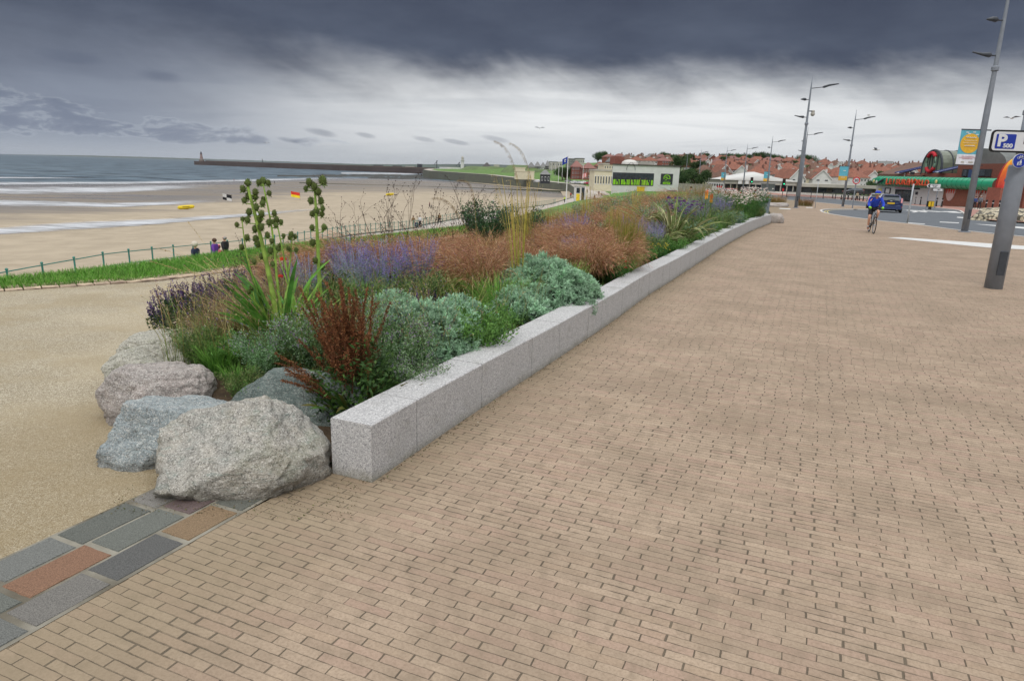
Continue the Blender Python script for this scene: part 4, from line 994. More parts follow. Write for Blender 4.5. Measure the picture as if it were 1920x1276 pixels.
def sea_holly(stems, leaf_n=22, leafL=(0.55, 1.0), yellow=True, seed=0, lean=(0.3, 1.25), bias=None):
    """stems: list of (polyline of (x, y, z), radius, heads [(t, dx, dz, r)])"""
    r = empty('sea_holly'); f = MB()
    P, a = basal(leaf_n, 0.06)
    if bias is not None: a = np.where(RNG.uniform(0, 1, leaf_n) < 0.55, RNG.normal(bias, .5, leaf_n), a)
    n = leaf_n; L = unif(leafL[0], leafL[1], n)
    c0 = pick([srgb(116, 172, 62), srgb(84, 146, 52)], n); c1 = pick([srgb(100, 160, 58), srgb(142, 184, 74), srgb(76, 138, 56)], n)
    l0 = unif(.1, lean[0] + .4, n); l1 = l0 + unif(.1, lean[1], n)
    blades(f, P, a, l0, l1, L, unif(.06, .10, n), c0, c1, 8, .02, wprof=([0, .2, .75, .93, 1], [.9, 1, .72, .4, .02]), power=1.6)
    f.build('leaves', LEAF, r)
    for poly, rad_, heads in stems:
        s_ = MB(); m_ = len(poly); PP = resample(poly, 14)
        tt = np.linspace(0, 1, 14); cl = np.array([np.array(srgb(158, 190, 84)[:3]) * (1 - .25 * k) + np.array(srgb(100, 144, 64)[:3]) * .25 * k for k in tt])
        s_.tube([tuple(p) for p in PP], list(rad_ * (1 - .62 * tt)), 8, cl)
        so = s_.build('stem', LEAF, r, smooth=True)
        for (t_, dx, dz, hr) in heads:
            h = MB()
            t_ = 1 - (1 - t_) * .72; i = t_ * 13; k = min(int(i), 12); p = PP[k] * (1 - i + k) + PP[k + 1] * (i - k)
            e = p + np.array([dx, random.uniform(-.03, .03) if abs(dx) < .2 else 0, dz])
            h.tube([tuple(p), tuple(p + (e - p) * [.8, .8, .4]), tuple(e)], [.006, .005, .004], 5, srgb(122, 150, 66)[:3])
            thistle_head(h, e + [0, 0, hr * .8], hr); h.build('flower_head', HEADM, so)
    return r
def twigs(n=9, H=1.2, lean=0.5, col=srgb(74, 60, 48), seedc=srgb(60, 46, 38), green=False):
    r = empty('dead_flower_stalks'); s_ = MB(); sd_ = MB()
    def grow(p, d, L, rr, lev):
        pts = [p]; m_ = 4
        for i in range(m_):
            d = (d + Vector((random.gauss(0, .07), random.gauss(0, .07), 0.02))).normalized(); p = p + d * (L / m_); pts.append(p)
            if lev < 3 and i > 0 and random.random() < 0.75:
                e = (d + Vector((random.gauss(0, .6), random.gauss(0, .6), random.uniform(0, .3)))).normalized(); grow(p, e, L * random.uniform(.3, .5), rr * .6, lev + 1)
        s_.tube([tuple(k) for k in pts], list(np.linspace(rr, rr * .5, len(pts))), 4, col[:3], cap=False)
        sd_.ball(tuple(p), random.uniform(.004, .009), 5, 4, seedc[:3])
    for i in range(n):
        a = random.uniform(0, 6.28); d = Vector((math.cos(a) * lean * random.random() - .12, math.sin(a) * lean * random.random(), 1)).normalized()
        grow(Vector((math.cos(a) * .05, math.sin(a) * .05, 0)), d, H * random.uniform(.6, 1), .0042, 0)
    s_.build('stalks', LEAF, r); sd_.build('panicle', LEAF, r); return r
def golden_oats(n=26, H=2.0, heads=None, base=True, lean=.28, panicle=True, wind=(-.06, 0, 0)):
    r = empty('golden_oat_grass'); s_ = MB(); g = MB(); P, a = basal(n, .09)
    pt = blades(s_, P, a, unif(0, .08, n), unif(.05, lean, n), unif(H * .6, H, n), unif(.011, .018, n), pick([srgb(112, 142, 44), srgb(150, 156, 50)], n), pick([srgb(178, 152, 62), srgb(186, 164, 96)], n), 8, .5, wind=wind)
    if panicle:
        Q, D, t = along(pt[: n // 2], 46, .74, 1.0); d = rdir(len(Q), -.6, .2) + np.array([-.7, 0, -.1])
        leaves(g, Q, d, unif(.03, .075, len(Q)), .0016, pick([srgb(170, 146, 92)], len(Q)))
        leaves(g, Q + d / np.linalg.norm(d, axis=1)[:, None] * .05, rdir(len(Q), -1, -.1), unif(.014, .026, len(Q)), .006, pick([srgb(196, 168, 104), srgb(172, 140, 84), srgb(206, 184, 128)], len(Q)))
        g.build('panicle', LEAF, r)
    n2 = 420; P, a = basal(n2, .12)
    if base: blades(s_, P, a, unif(0, .4, n2), unif(.4, 1.5, n2), unif(.3, .75, n2), unif(.003, .005, n2), pick([srgb(60, 96, 36), srgb(84, 116, 44)], n2), pick([srgb(92, 124, 50), srgb(126, 140, 66)], n2), 6)
    s_.build('stems', LEAF, r); return r
def flax(n=52, L=(.7, 1.15)):
    r = empty('variegated_flax'); g = MB(); c = MB(); P, a = basal(n, .10)
    l0 = unif(.1, .9, n); l1 = l0 + unif(.5, 2.4, n); LL = unif(L[0], L[1], n)
    rs = RNG.bit_generator.state
    tw = None
    blades(g, P, a, l0, l1, LL, np.full(n, .050), pick([srgb(62, 84, 34), srgb(84, 104, 40)], n), pick([srgb(80, 100, 44), srgb(104, 116, 56)], n), 9, .05, power=2.2)
    RNG.bit_generator.state = rs
    blades(c, P - np.array([0, 0, .004]), a, l0, l1, LL, np.full(n, .061), pick([srgb(176, 182, 128), srgb(152, 164, 100)], n), pick([srgb(196, 196, 148)], n), 9, .05, power=2.2)
    g.build('leaf_centres', LEAF, r); c.build('leaf_margins', LEAF, r); return r
def dock(n=30):
    r = empty('rusty_dock'); s_ = MB(); g = MB(); l_ = MB()
    P, a = basal(n, .12)
    az = np.where(RNG.uniform(0, 1, n) < .62, RNG.normal(np.pi, .6, n), RNG.uniform(0, 6.28, n)); l1 = unif(.05, .66, n); L = unif(.62, 1.05, n)
    low = np.arange(n) < 6; l1[low] = unif(.85, 1.3, 6); az[low] = RNG.normal(3.3, .3, 6); L[low] = unif(.45, .75, 6)
    pt = blades(s_, P, az, unif(.0, .25, n) + low * .5, l1, L, unif(.009, .013, n), pick([srgb(110, 100, 48), srgb(126, 62, 44)], n), pick([srgb(124, 76, 46)], n), 8, .5, power=.8)
    sp = [pt]
    Q, D, t = along(pt, 2, .35, .7); m_ = len(Q); d = D / np.linalg.norm(D, axis=1)[:, None] + rdir(m_) * .38; d /= np.linalg.norm(d, axis=1)[:, None]
    tl = unif(.12, .3, m_); tt = np.linspace(0, 1, 5); br = Q[:, None, :] + d[:, None, :] * (tl[:, None] * tt[None, :])[:, :, None]
    leaves(s_, Q, d, tl, .006, pick([srgb(116, 76, 46)], m_)); sp.append(br)
    cols = [srgb(126, 84, 46), srgb(100, 66, 38), srgb(146, 100, 56), srgb(130, 80, 48), srgb(154, 112, 66)]
    for arr, k, t0 in ((pt, 640, .38), (br, 150, 0.0)):
        Q, D, t = along(arr, k, t0, 1.0); Q = Q + RNG.normal(0, .0105, Q.shape) * (1.3 - .9 * t)[:, None]
        florets(g, Q, unif(.007, .013, len(Q)), pick(cols, len(Q), .16))
    n2 = 130; P, a2 = basal(n2, .22)
    blades(l_, P, a2, unif(.1, .6, n2), unif(.8, 1.8, n2), unif(.18, .42, n2), unif(.025, .05, n2), pick([srgb(58, 92, 36), srgb(76, 112, 44)], n2), pick([srgb(74, 108, 46), srgb(104, 96, 44)], n2), 5, .1, wprof=([0, .3, .7, 1], [.3, 1, .8, .05]))
    m_ = 2600; Pq = rdir(m_, 0, 1) * np.array([.38, .34, .62]) * unif(.2, 1, m_)[:, None]
    leaves(l_, Pq, rdir(m_, -.2, 1), unif(.03, .06, m_), .02, pick([srgb(58, 92, 40), srgb(78, 110, 50), srgb(48, 76, 34)], m_))
    s_.build('stems', LEAF, r); g.build('seed_spikes', LEAF, r); l_.build('leaves', LEAF, r); return r

# ---------------------------------------------- prototypes (each is also the first plant of its kind)
random.seed(11)
PK = [pink_grass(n=1500) for _ in range(3)]
PV = [perovskia(95, .95), perovskia(80, .8, [srgb(146, 138, 178), srgb(124, 114, 162), srgb(164, 160, 188), srgb(150, 160, 156)])]
WW = [wormwood(.60, .46, 60, 34), wormwood(.70, .62, 66, 34), wormwood(.34, .3, 26, 30)]
CAT = [leafy('catmint', .42, .5, 60, 110, [srgb(104, 142, 86), srgb(128, 162, 112), srgb(84, 122, 66), srgb(146, 172, 136)], (.018, .042), .013, (7, .012, [srgb(150, 140, 160), srgb(168, 150, 146), srgb(132, 116, 160)]), .25, 60) for _ in range(2)]
HERB = [leafy('green_herb', .35, .42, 50, 80, [srgb(88, 120, 58), srgb(116, 138, 76), srgb(70, 98, 48), srgb(132, 138, 88)], (.03, .07), .012, None, .2, 46),
        leafy('green_herb', .3, .3, 40, 80, [srgb(100, 142, 64), srgb(80, 120, 52)], (.02, .05), .016, None, .1, 40)]
SAGE = [spike_sage(170, .44, .42), spike_sage(120, .35, .3)]
GT = [tuft('green_grass_tuft', 420, .6, (.4, 1.5), .006, [srgb(58, 108, 34), srgb(76, 128, 42)], [srgb(110, 162, 60), srgb(138, 168, 78)]),
      tuft('green_grass_tuft', 260, .32, (.5, 1.4), .007, [srgb(64, 118, 36)], [srgb(110, 160, 58), srgb(92, 140, 50)])]
DRY = tuft('dry_grass_tuft', 700, .85, (.5, 1.75), .004, [srgb(120, 104, 66), srgb(92, 92, 52)], [srgb(182, 150, 112), srgb(164, 128, 100), srgb(196, 174, 132)], .14, (-.28, -.05, 0))
REED = [tuft('reed_grass', 260, 1.25, (.08, .5), .007, [srgb(84, 128, 44), srgb(104, 138, 50)], [srgb(176, 150, 70), srgb(140, 146, 62)], .16),
        tuft('reed_grass', 110, 1.0, (.1, .6), .009, [srgb(118, 124, 52)], [srgb(160, 110, 52), srgb(184, 136, 66)], .2)]
TW = [twigs(9, 1.15, .55), twigs(7, 1.0, .4)]
OAT = golden_oats(26)
FLX = flax()
def dots(name, n, H, col, sz, stemc=srgb(70, 110, 50), fol=True, R=.3, k=14, folc=None):
    """bush of fine stems topped with round flowers"""
    r = leafy(name, R, H * .8, 40, 70, folc or [srgb(60, 110, 44), srgb(76, 128, 56), srgb(50, 92, 38)], (.02, .05), .012, None, .35, 40)
    s_ = MB(); g = MB(); P, a = basal(n, R * .6)
    pt = blades(s_, P, a, unif(0, .2, n), unif(.1, .6, n), unif(H * .7, H * 1.15, n), unif(.003, .005, n), cvar(stemc, n), cvar(stemc, n), 5, .6)
    E_ = pt[:, -1, :]
    for j in range(k): 
        D = rdir(n, -.2, 1); leaves(g, E_ + D * sz * .15, D, unif(sz * .4, sz * .6, n), sz * .45, pick(col, n))
    s_.build('flower_stalks', LEAF, r); g.build('blossom', LEAF, r); return r
DAISY = dots('white_daisies', 90, .75, [srgb(226, 220, 212), srgb(214, 190, 184), srgb(236, 232, 226)], .045)
VERB = dots('verbena', 34, 1.1, [srgb(118, 62, 140), srgb(140, 76, 164), srgb(98, 50, 120)], .075, srgb(70, 84, 60))
YEL_ = dots('yellow_flowers', 40, .42, [srgb(214, 196, 48), srgb(224, 208, 84)], .030)
def torch_lily():
    r = empty('torch_lily'); s_ = MB(); 
    for (x, y, h_) in ((0, 0, .95), (.14, .05, .86)):
        g = MB(); s_.tube([(x, y, 0), (x, y, h_)], .009, 6, srgb(96, 124, 52)[:3])
        n = 260; t = unif(0, 1, n); a = unif(0, 6.28, n); rr = .036 * np.interp(t, [0, .25, .8, 1], [.8, 1, .7, .15])
        P = np.stack([x + rr * .3 * np.cos(a), y + rr * .3 * np.sin(a), h_ - .04 + t * .2], 1); D = np.stack([np.cos(a), np.sin(a), -0.9 + t * .9], 1)
        c = np.array(srgb(232, 190, 70)[:3]) * (1 - t[:, None]) + np.array(srgb(224, 104, 40)[:3]) * t[:, None]
        leaves(g, P, D, .038, .012, c); g.build('flower_torch', LEAF, r)
    n = 60; P, a = basal(n, .08); blades(s_, P, a, unif(0, .4, n), unif(.5, 1.6, n), unif(.4, .8, n), unif(.012, .02, n), pick([srgb(70, 110, 44)], n), pick([srgb(92, 130, 60)], n), 6)
    s_.build('leaves_and_stalks', LEAF, r); return r
KNI = torch_lily()
def poppies():
    r = empty('red_poppy'); s_ = MB()
    for (x, y, z) in ((0, 0, .78), (-.06, .03, .56)):
        g = MB()
        s_.tube([(x * .3, y * .3, 0), (x * .7, y, z * .5), (x, y, z)], .003, 5, srgb(80, 120, 50)[:3])
        for k in range(5):
            a = k * 1.257; D = np.array([[math.cos(a), math.sin(a), .55]]); leaves(g, np.array([[x, y, z]]), D, .05, .055, np.array([srgb(224, 62, 36)[:3]]))
            leaves(g, np.array([[x, y, z]]), D + .2, .045, .05, np.array([srgb(232, 84, 50)[:3]]))
        g.build('flower', LEAF, r)
    m_ = 60; leaves(s_, np.c_[RNG.normal(0, .05, (m_, 2)), unif(0, .3, m_)], rdir(m_, 0, 1), .09, .02, pick([srgb(76, 120, 50)], m_))
    s_.build('stems', LEAF, r); return r

# ---------------------------------------------- planting
USED = set()
def plant(proto, x, y, label, cat, rz=None, sc=1.0, dz=0.0, group=None, z=None):
    zz = (SG - .03 + float(gz(y))) * (min(1.0, max(.05, (y - 4.6) / 1.6)) if y < 6.2 else 1) if z is None else z
    rz = random.uniform(-.5, .5) if rz is None else rz
    if proto.name not in USED:
        USED.add(proto.name); proto.location = (x, y, zz + dz); proto.rotation_euler = (0, 0, rz); proto.scale = (sc,) * 3
        return tag(proto, label, cat, group)
    return copy_tree(proto, (x, y, zz + dz), rz, label, group, sc, cat)
def PX(px, py): p = G(px, py, .3); return p.x, p.y
# the eye-catchers at the near end
eh1 = [(.97, -.05, .0, .024), (1, .0, .02, .026), (.93, .06, .02, .024), (.9, -.03, .01, .026), (.88, .03, .03, .024), (.86, -.08, .02, .022), (.82, .02, .0, .027), (.84, .09, .02, .024), (.78, -.06, .0, .026), (.76, .07, .01, .026),
       (.72, .02, .0, .028), (.7, -.09, .02, .024), (.7, .11, .0, .024), (.66, .03, .0, .028), (.64, -.05, 0, .026), (.58, .06, .02, .022), (.56, -.06, 0, .026), (.5, -.06, .02, .026), (.52, .10, .04, .02), (.44, .05, .03, .024), (.4, -.05, .02, .02), (.34, .05, .02, .02)]
stems1 = [([(0, 0, 0), (-.04, 0, .55), (-.13, 0, 1.15), (-.24, 0, 1.68)], .036, eh1),
          ([(.03, .03, .2), (-.02, .03, .8), (-.02, .03, 1.25), (-.10, .03, 1.72)], .018, [(1, 0, 0, .026), (.98, .045, .01, .022), (.98, -.05, .01, .022), (.9, .04, 0, .02), (.84, -.04, .0, .02), (.7, .05, .02, .022), (.6, .04, .01, .02)]),
          ([(-.05, -.02, .15), (-.2, -.02, .6), (-.30, -.02, 1.0), (-.31, -.02, 1.35)], .014, [(1, 0, 0, .018), (.92, -.05, .02, .018), (.8, .04, 0, .022), (.66, -.05, .02, .022), (.5, .05, .02, .02)]),
          ([(-.1, -.1, 0), (-.17, -.1, .35), (-.22, -.1, .68)], .013, [(1, 0, 0, .02), (.9, -.05, 0, .018)])]
h = sea_holly(stems1, 46, (.6, 1.15), lean=(.35, .8), bias=3.3)
x, y = PX(527, 655); plant(h, x, y, 'tallest many-headed sea holly, leaning left above long green sword leaves', 'sea holly', 0)
h = sea_holly([([(0, 0, 0), (-.06, 0, .5), (-.12, 0, .85), (-.19, 0, 1.3)], .017, [(1, 0, .0, .026), (.97, .04, .01, .02), (.97, -.045, .01, .02), (.8, .03, .02, .018), (.7, -.03, .01, .018)]),
               ([(-.1, 0, .7), (-.06, 0, .9), (-.03, 0, 1.15)], .011, [(1, 0, 0, .024), (.9, -.03, 0, .018), (.85, .04, .03, .018), (.55, -.02, 0, .02), (.5, .06, 0, .02)]),
               ([(-.1, 0, .6), (-.16, 0, .8), (-.22, 0, 1.0)], .009, [(1, 0, 0, .018), (.9, .03, .02, .015), (.7, -.03, .02, .015)])], 14, (.4, .8), lean=(.2, .8))
x, y = PX(562, 630); plant(h, x, y, 'short slender sea holly between the two tall ones, with small branched heads', 'sea holly', 0)
h = sea_holly([([(0, 0, 0), (-.02, 0, .5), (-.02, 0, 1.1), (-.03, 0, 1.68)], .031, [(1, .09, .04, .036), (1, -.05, .02, .03), (.98, .0, 0, .030), (.96, .04, -.03, .030), (.96, -.09, .01, .02), (.84, -.05, .02, .028), (.84, .055, .02, .028), (.8, .07, -.01, .022), (.76, 0, .0, .03), (.74, -.05, 0, .024), (.74, .055, -.0, .024),
               (.6, -.05, .02, .024), (.58, .08, .05, .026), (.45, -.06, .03, .028), (.3, -.03, .02, .024), (.26, .04, 0, .026)])], 12, (.35, .6), lean=(.1, .7))
x, y = PX(606, 625); plant(h, x, y, 'thick single-stemmed sea holly topped by round heads, right of the tallest one', 'sea holly', 0)
x, y = PX(672, 742); plant(dock(46), x, y, 'dock with rust-brown seed spikes fanning out over the green-grey boulder', 'dock plant', 0, 1.14)
plant(WW[0], -0.98, 6.9, 'near silver-green wormwood spilling onto the granite wall beside the rusty dock', 'wormwood', .3, 1.0)
copy_ = [(WW[2], -1.35, 7.7, 'small pale wormwood behind the near wormwood, below the russian sage', 1.1), (WW[2], -0.62, 7.55, 'small silver wormwood filling the wall side behind the near mound', 1.1),
         (WW[2], 0.05, 8.75, 'small low wormwood at the wall in front of the big one', .95)]
for p_, x, y, lb, sc in copy_: plant(p_, x, y, lb, 'wormwood', None, sc)
plant(WW[1], .44, 9.8, 'big rounded silver-green wormwood overhanging the granite wall half way along the near stretch', 'wormwood', 1, 1.06)
plant(CAT[0], -1.02, 6.15, 'grey-green catmint on the wall side, directly right of the rusty dock', 'catmint', None, .9)
plant(CAT[1], -1.95, 6.35, 'grey-leaved catmint with dried lilac flowers, between the sea holly and the dock', 'catmint', None, .85)
plant(CAT[0], -2.35, 6.15, 'low catmint sprawling over the top of the green-grey boulder', 'catmint', 1.0, .6)
plant(CAT[1], -1.35, 7.05, 'catmint with pinkish dry tips behind the rusty dock', 'catmint', 2.0, .9)
plant(CAT[0], -0.82, 5.75, 'small-leaved catmint at the foot of the wall nearest its end', 'catmint', 2.4, .6)
plant(SAGE[0], -3.85, 8.0, 'dark purple sage bulging over the gravel at the left edge of the bed', 'purple sage', None, 1.12)
plant(SAGE[0], -3.75, 8.9, 'dark purple sage with the brightest violet tips, just behind the leftmost one', 'purple sage', 1.4, 1.15)
plant(SAGE[1], -3.15, 9.7, 'purple sage standing above the grass verge, left of the tallest sea holly', 'purple sage', None, 1.3)
plant(SAGE[1], -1.1, 8.2, 'dusky sage with dark upright spikes in front of the rust-pink grass', 'purple sage', .4, 1.15)
plant(SAGE[1], -1.75, 8.4, 'dusky sage below the brightest violet russian sage', 'purple sage', 1.2, 1.15)
plant(DRY, -2.95, 7.45, 'straw-coloured grass tuft sweeping left over the pale boulders', 'grass tuft', 0, .8)
plant(DRY, -2.9, 8.4, 'straw-coloured grass tuft behind the tallest sea holly', 'grass tuft', .3, 1.0)
plant(DRY, -3.2, 7.1, 'low brownish grass tuft resting on the lichen-speckled boulder', 'grass tuft', .1, .55)
for x, y, sc, lb in ((-2.75, 6.15, 1.0, 'bright green grass tuft beside the pinkish boulder'), (-2.45, 5.85, .8, 'bright green grass tuft just behind the blue-grey boulder'),
                     (-2.95, 6.65, .9, 'bright green grass tuft in front of the lichen-speckled boulder')):
    plant(GT[1], x, y, lb, 'grass tuft', None, sc)
for k_, x, y, sc, lb in ((1, -2.55, 6.45, .8, 'leafy green weed below the sword leaves of the tallest sea holly'), (0, -3.1, 6.45, .65, 'leafy green weed behind the pinkish boulder'),
                         (1, -2.2, 5.6, .5, 'small green weed between the largest boulder and the slab-faced one'), (0, -2.32, 5.62, .5, 'small olive weed in the soil gap behind the blue-grey boulder'), (1, -1.3, 5.25, .38, 'small weed in the gap between the largest boulder and the wall end')):
    plant(HERB[k_], x, y, lb, 'weed', None, sc)
x, y = PX(537, 600); plant(poppies(), x, y, 'two red poppies on thin stems behind the sea holly leaves', 'poppy', 0, 1.0)
# tall blond culms leaning left at the near left edge
cu = empty('blond_grass_culms'); s_ = MB(); g = MB(); n = 18; P, a = basal(n, .12)
pt = blades(s_, P, RNG.normal(np.pi, .25, n), unif(.25, .7, n), unif(.8, 1.5, n), unif(.8, 1.35, n), unif(.003, .005, n), pick([srgb(150, 138, 84)], n), pick([srgb(190, 170, 118)], n), 9, .5)
Q, D, t = along(pt[:9], 40, .78, 1); leaves(g, Q, D / np.linalg.norm(D, axis=1)[:, None] + rdir(len(Q)) * .5, unif(.012, .028, len(Q)), .005, pick([srgb(196, 176, 124), srgb(176, 152, 100)], len(Q)))
s_.build('culms', LEAF, cu); g.build('panicle', LEAF, cu)
plant(cu, -3.0, 7.7, 'thin blond grass culms arching far left across the gravel path', 'grass culms', 0, 1.15)
# russian sage and rust-pink grass, near half
for i, (x, y, sc, k_, lb) in enumerate(((-2.75, 9.0, .95, 1, 'grey-violet russian sage right behind the single thick-stemmed sea holly'), (-2.2, 9.3, 1.0, 1, 'pale violet russian sage between the sea holly and the brightest violet one'),
        (-1.75, 9.1, 1.0, 0, 'bright violet russian sage in front of the rust-pink grass'), (-1.35, 9.6, 1.0, 0, 'bright violet russian sage furthest right in the near group, against the rust-pink grass'),
        (-2.45, 10.1, .9, 0, 'violet russian sage at the back of the near group, seen against the beach'),
        (0.9, 16.0, 1.0, 1, 'grey-violet russian sage standing among the golden oat stems'), (1.5, 16.6, 1.0, 0, 'violet russian sage right of the golden oat stems'), (1.15, 13.2, .75, 0, 'low violet russian sage behind the big wormwood'),
        (2.9, 16.8, .95, 0, 'violet russian sage just left of the variegated flax'), (3.25, 16.2, .85, 0, 'violet russian sage in front of the variegated flax'), (3.5, 17.6, .95, 1, 'hazy lilac russian sage behind the variegated flax'),
        (4.6, 22.0, 1.15, 1, 'lilac haze of russian sage under the lawn, left of the torch lilies'), (5.6, 23.5, 1.1, 0, 'violet russian sage beside the torch lilies'), (6.4, 24.6, 1.2, 1, 'violet russian sage between the torch lilies and the daisies'), (7.4, 26.5, 1.2, 0, 'violet russian sage behind the torch lilies'), (6.2, 27.2, 1.2, 1, 'pale violet russian sage near the stones below the lawn'), (8.6, 28.6, 1.1, 0, 'violet russian sage behind the white daisies'))):
    plant(PV[k_], x, y, lb, 'russian sage', None, sc)
words = ['first', 'second', 'third', 'fourth', 'fifth', 'sixth', 'seventh', 'eighth', 'ninth', 'tenth', 'eleventh', 'twelfth', 'thirteenth', 'fourteenth', 'fifteenth', 'sixteenth', 'seventeenth', 'eighteenth', 'nineteenth', 'twentieth']
near_pk = [(-.55, 9.9, 1.05, 'nearest rust-pink feather grass, drooping towards the near wormwood'), (-1.0, 10.4, 1.0, 'rust-pink feather grass right of the bright violet russian sage'), (.05, 10.7, .95, 'rust-pink feather grass just left of the upright golden stems'),
           (-.4, 11.6, 1.0, 'rust-pink feather grass in the middle of the near drift'), (-1.6, 11.4, 1.0, 'rust-pink feather grass behind the violet russian sage'), (-2.3, 11.3, 1.05, 'rust-pink feather grass on the left rim of the bed, right of the single sea holly'),
           (-2.9, 11.0, .95, 'rust-pink feather grass on the left rim behind the short sea holly'), (-3.25, 10.0, .8, 'rust-pink feather grass just behind the tallest sea holly'), (.7, 11.8, .95, 'rust-pink feather grass behind the upright golden stems'),
           (-1.3, 12.8, 1.0, 'rust-pink feather grass below the couple by the railing'), (-.6, 13.4, .95, 'rust-pink feather grass left of the green teasel bush')]
for x, y, sc, lb in near_pk: plant(PK[random.randrange(3)], x, y, lb, 'feather grass', None, sc)
mid = [(1.3, 12.0, 1.0), (1.9, 12.9, 1.0), (1.45, 14.1, 1.05), (2.1, 14.6, 1.0), (1.7, 15.4, 1.05), (.6, 14.6, .95), (.2, 15.6, .9), (2.3, 16.4, 1.1), (1.8, 18.0, 1.1), (2.7, 18.6, 1.1), (.9, 18.0, 1.0), (3.3, 20.2, 1.0), (2.6, 21.2, 1.0)]
for i, (x, y, sc) in enumerate(mid): plant(PK[i % 3], x, y, 'tawny feather grass, the %s one back in the drift behind the big wormwood' % words[i], 'feather grass', None, sc)
plant(OAT, .05, 9.75, 'clump of tall upright golden-green oat stems left of the big wormwood', 'oat grass', 0, 1.0)
plant(OAT, .25, 14.5, 'golden oat grass with feathery heads in front of the railing', 'oat grass', 1.6, .9)
plant(OAT, 1.9, 18.4, 'golden oat grass behind the tawny drift', 'oat grass', .7, .85)
plant(OAT, 3.6, 21.0, 'golden oat grass whose tall heads cross the white building', 'oat grass', 2.2, .95)
# three reeds with nodding plumes above the horizon, and the leaning one
def nodding(label, x, y, H, lx, hang, seed=0, plume=True):
    r = empty('plumed_reed'); s_ = MB(); g = MB()
    pts = resample([(0, 0, 0), (lx * .35, 0, H * .5), (lx * .8, 0, H * .9), (lx * 1.0, 0, H), (lx - hang * .5, 0, H + .02), (lx - hang, 0, H - .06)], 20)
    s_.tube([tuple(p) for p in pts], list(np.linspace(.0045, .0015, 20)), 5, srgb(150, 128, 74)[:3])
    if plume:
        for k in range(240):
            i = random.uniform(13, 18.9); j = int(i); p = pts[j] * (1 - i + j) + pts[j + 1] * (i - j); d = np.array([[-.6 + random.gauss(0, .35), random.gauss(0, .4), -.45 + random.gauss(0, .3)]])
            leaves(g, np.array([p]), d, random.uniform(.03, .07), .0028, pick([srgb(150, 128, 92), srgb(122, 102, 76), srgb(168, 148, 112)], 1))
        g.build('plume', LEAF, r)
    n2 = 24; P, a = basal(n2, .04); blades(s_, P, a, unif(0, .3, n2), unif(.3, 1.2, n2), unif(.3, .7, n2), unif(.005, .009, n2), pick([srgb(96, 120, 50)], n2), pick([srgb(150, 146, 76)], n2), 6)
    s_.build('stem', LEAF, r); plant(r, x, y, label, 'reed', 0)
nodding('leaning reed whose plume nods left of the grassy headland', -.55, 10.6, 1.80, -.12, .22)
nodding('tall reed with the highest plume, left of the pair above the sea wall', .40, 11.4, 2.42, -.62, .16)
nodding('tall reed with a drooping plume, right of the pair above the sea wall', .58, 11.6, 2.40, -.55, .16)
nodding('bent reed with a nodding straw head low in front of the beach', -.3, 9.95, 1.55, -.72, .18)
# greens along the wall and in the gaps
for i, (k_, x, y, sc, lb) in enumerate(((0, -.25, 8.9, 1.1, 'dark green grass tuft at the foot of the rust-pink grass'), (0, .1, 9.35, 1.0, 'green grass tuft around the golden oat stems'), (0, -.55, 8.3, .8, 'green grass tuft between the two wormwood mounds'),
        (1, .0, 8.35, .9, 'short bright grass tuft at the wall between the wormwoods'), (0, 2.15, 13.0, .9, 'green grass tuft left of the yellow flowers'))):
    plant(GT[k_], x, y, lb, 'grass tuft', None, sc)
plant(REED[0], 2.25, 14.0, 'fan of green reed grass with golden tips near the wall', 'reed grass', None, 1.0)
plant(REED[0], 2.65, 14.9, 'green reed grass right of the fan with golden tips', 'reed grass', 1.2, .8)
plant(REED[0], 2.2, 15.6, 'yellow-green reed grass behind the fan', 'reed grass', 2.2, .95)
plant(REED[1], .85, 17.2, 'amber-brown reed clump against the promenade railing', 'reed grass', None, 1.1)
plant(REED[1], 1.45, 18.6, 'amber-brown reed clump near the green lawn edge', 'reed grass', .8, 1.1)
plant(REED[1], .2, 18.2, 'amber-brown reed clump left of the other two', 'reed grass', 2.0, 1.0)
# green bush of teasels and dead stalks
BUSH = leafy('teasel_bush', .5, .85, 80, 110, [srgb(62, 98, 60), srgb(80, 116, 78), srgb(52, 84, 46)], (.03, .07), .018, (4, .02, [srgb(96, 84, 110), srgb(80, 70, 60)]), .45, 60)
plant(BUSH, -.65, 14.8, 'dark green teasel bush rising above the pink grass before the railing', 'teasel bush', None, 1.15)
plant(BUSH, .1, 16.2, 'green teasel bush right of the darkest one', 'teasel bush', 1.1, 1.0)
plant(TW[0], -.9, 14.6, 'dead brown flower stalks standing in the teasel bush', 'dead stalks', None, 1.2)
plant(TW[1], -.2, 15.0, 'dead brown flower stalks right of the teasel bush', 'dead stalks', None, 1.2)
plant(TW[0], -2.15, 12.0, 'dead forked stalks with dark seed heads against the wet sand', 'dead stalks', 1.8, 1.25)
plant(TW[1], -1.55, 12.4, 'fan of dead stalks right of the single thick-stemmed sea holly', 'dead stalks', .3, 1.3)
plant(TW[0], -1.1, 13.2, 'sparse dead stalks left of the couple by the railing', 'dead stalks', 2.9, 1.05)
plant(TW[1], -2.8, 12.0, 'dead stalks behind the short slender sea holly', 'dead stalks', 2.0, 1.1)
plant(TW[1], -3.55, 9.2, 'two dark dead stalks leaning over the grass verge', 'dead stalks', 3.0, .8)
plant(FLX, 4.15, 18.3, 'variegated flax with striped arching strap leaves', 'flax', 0, 1.55)
plant(FLX, 3.55, 17.2, 'smaller variegated flax with pale drooping leaves, left of the bigger one', 'flax', 2, .9)
plant(KNI, 6.15, 22.6, 'pair of orange and yellow torch lilies', 'torch lily', 0, 1.3)
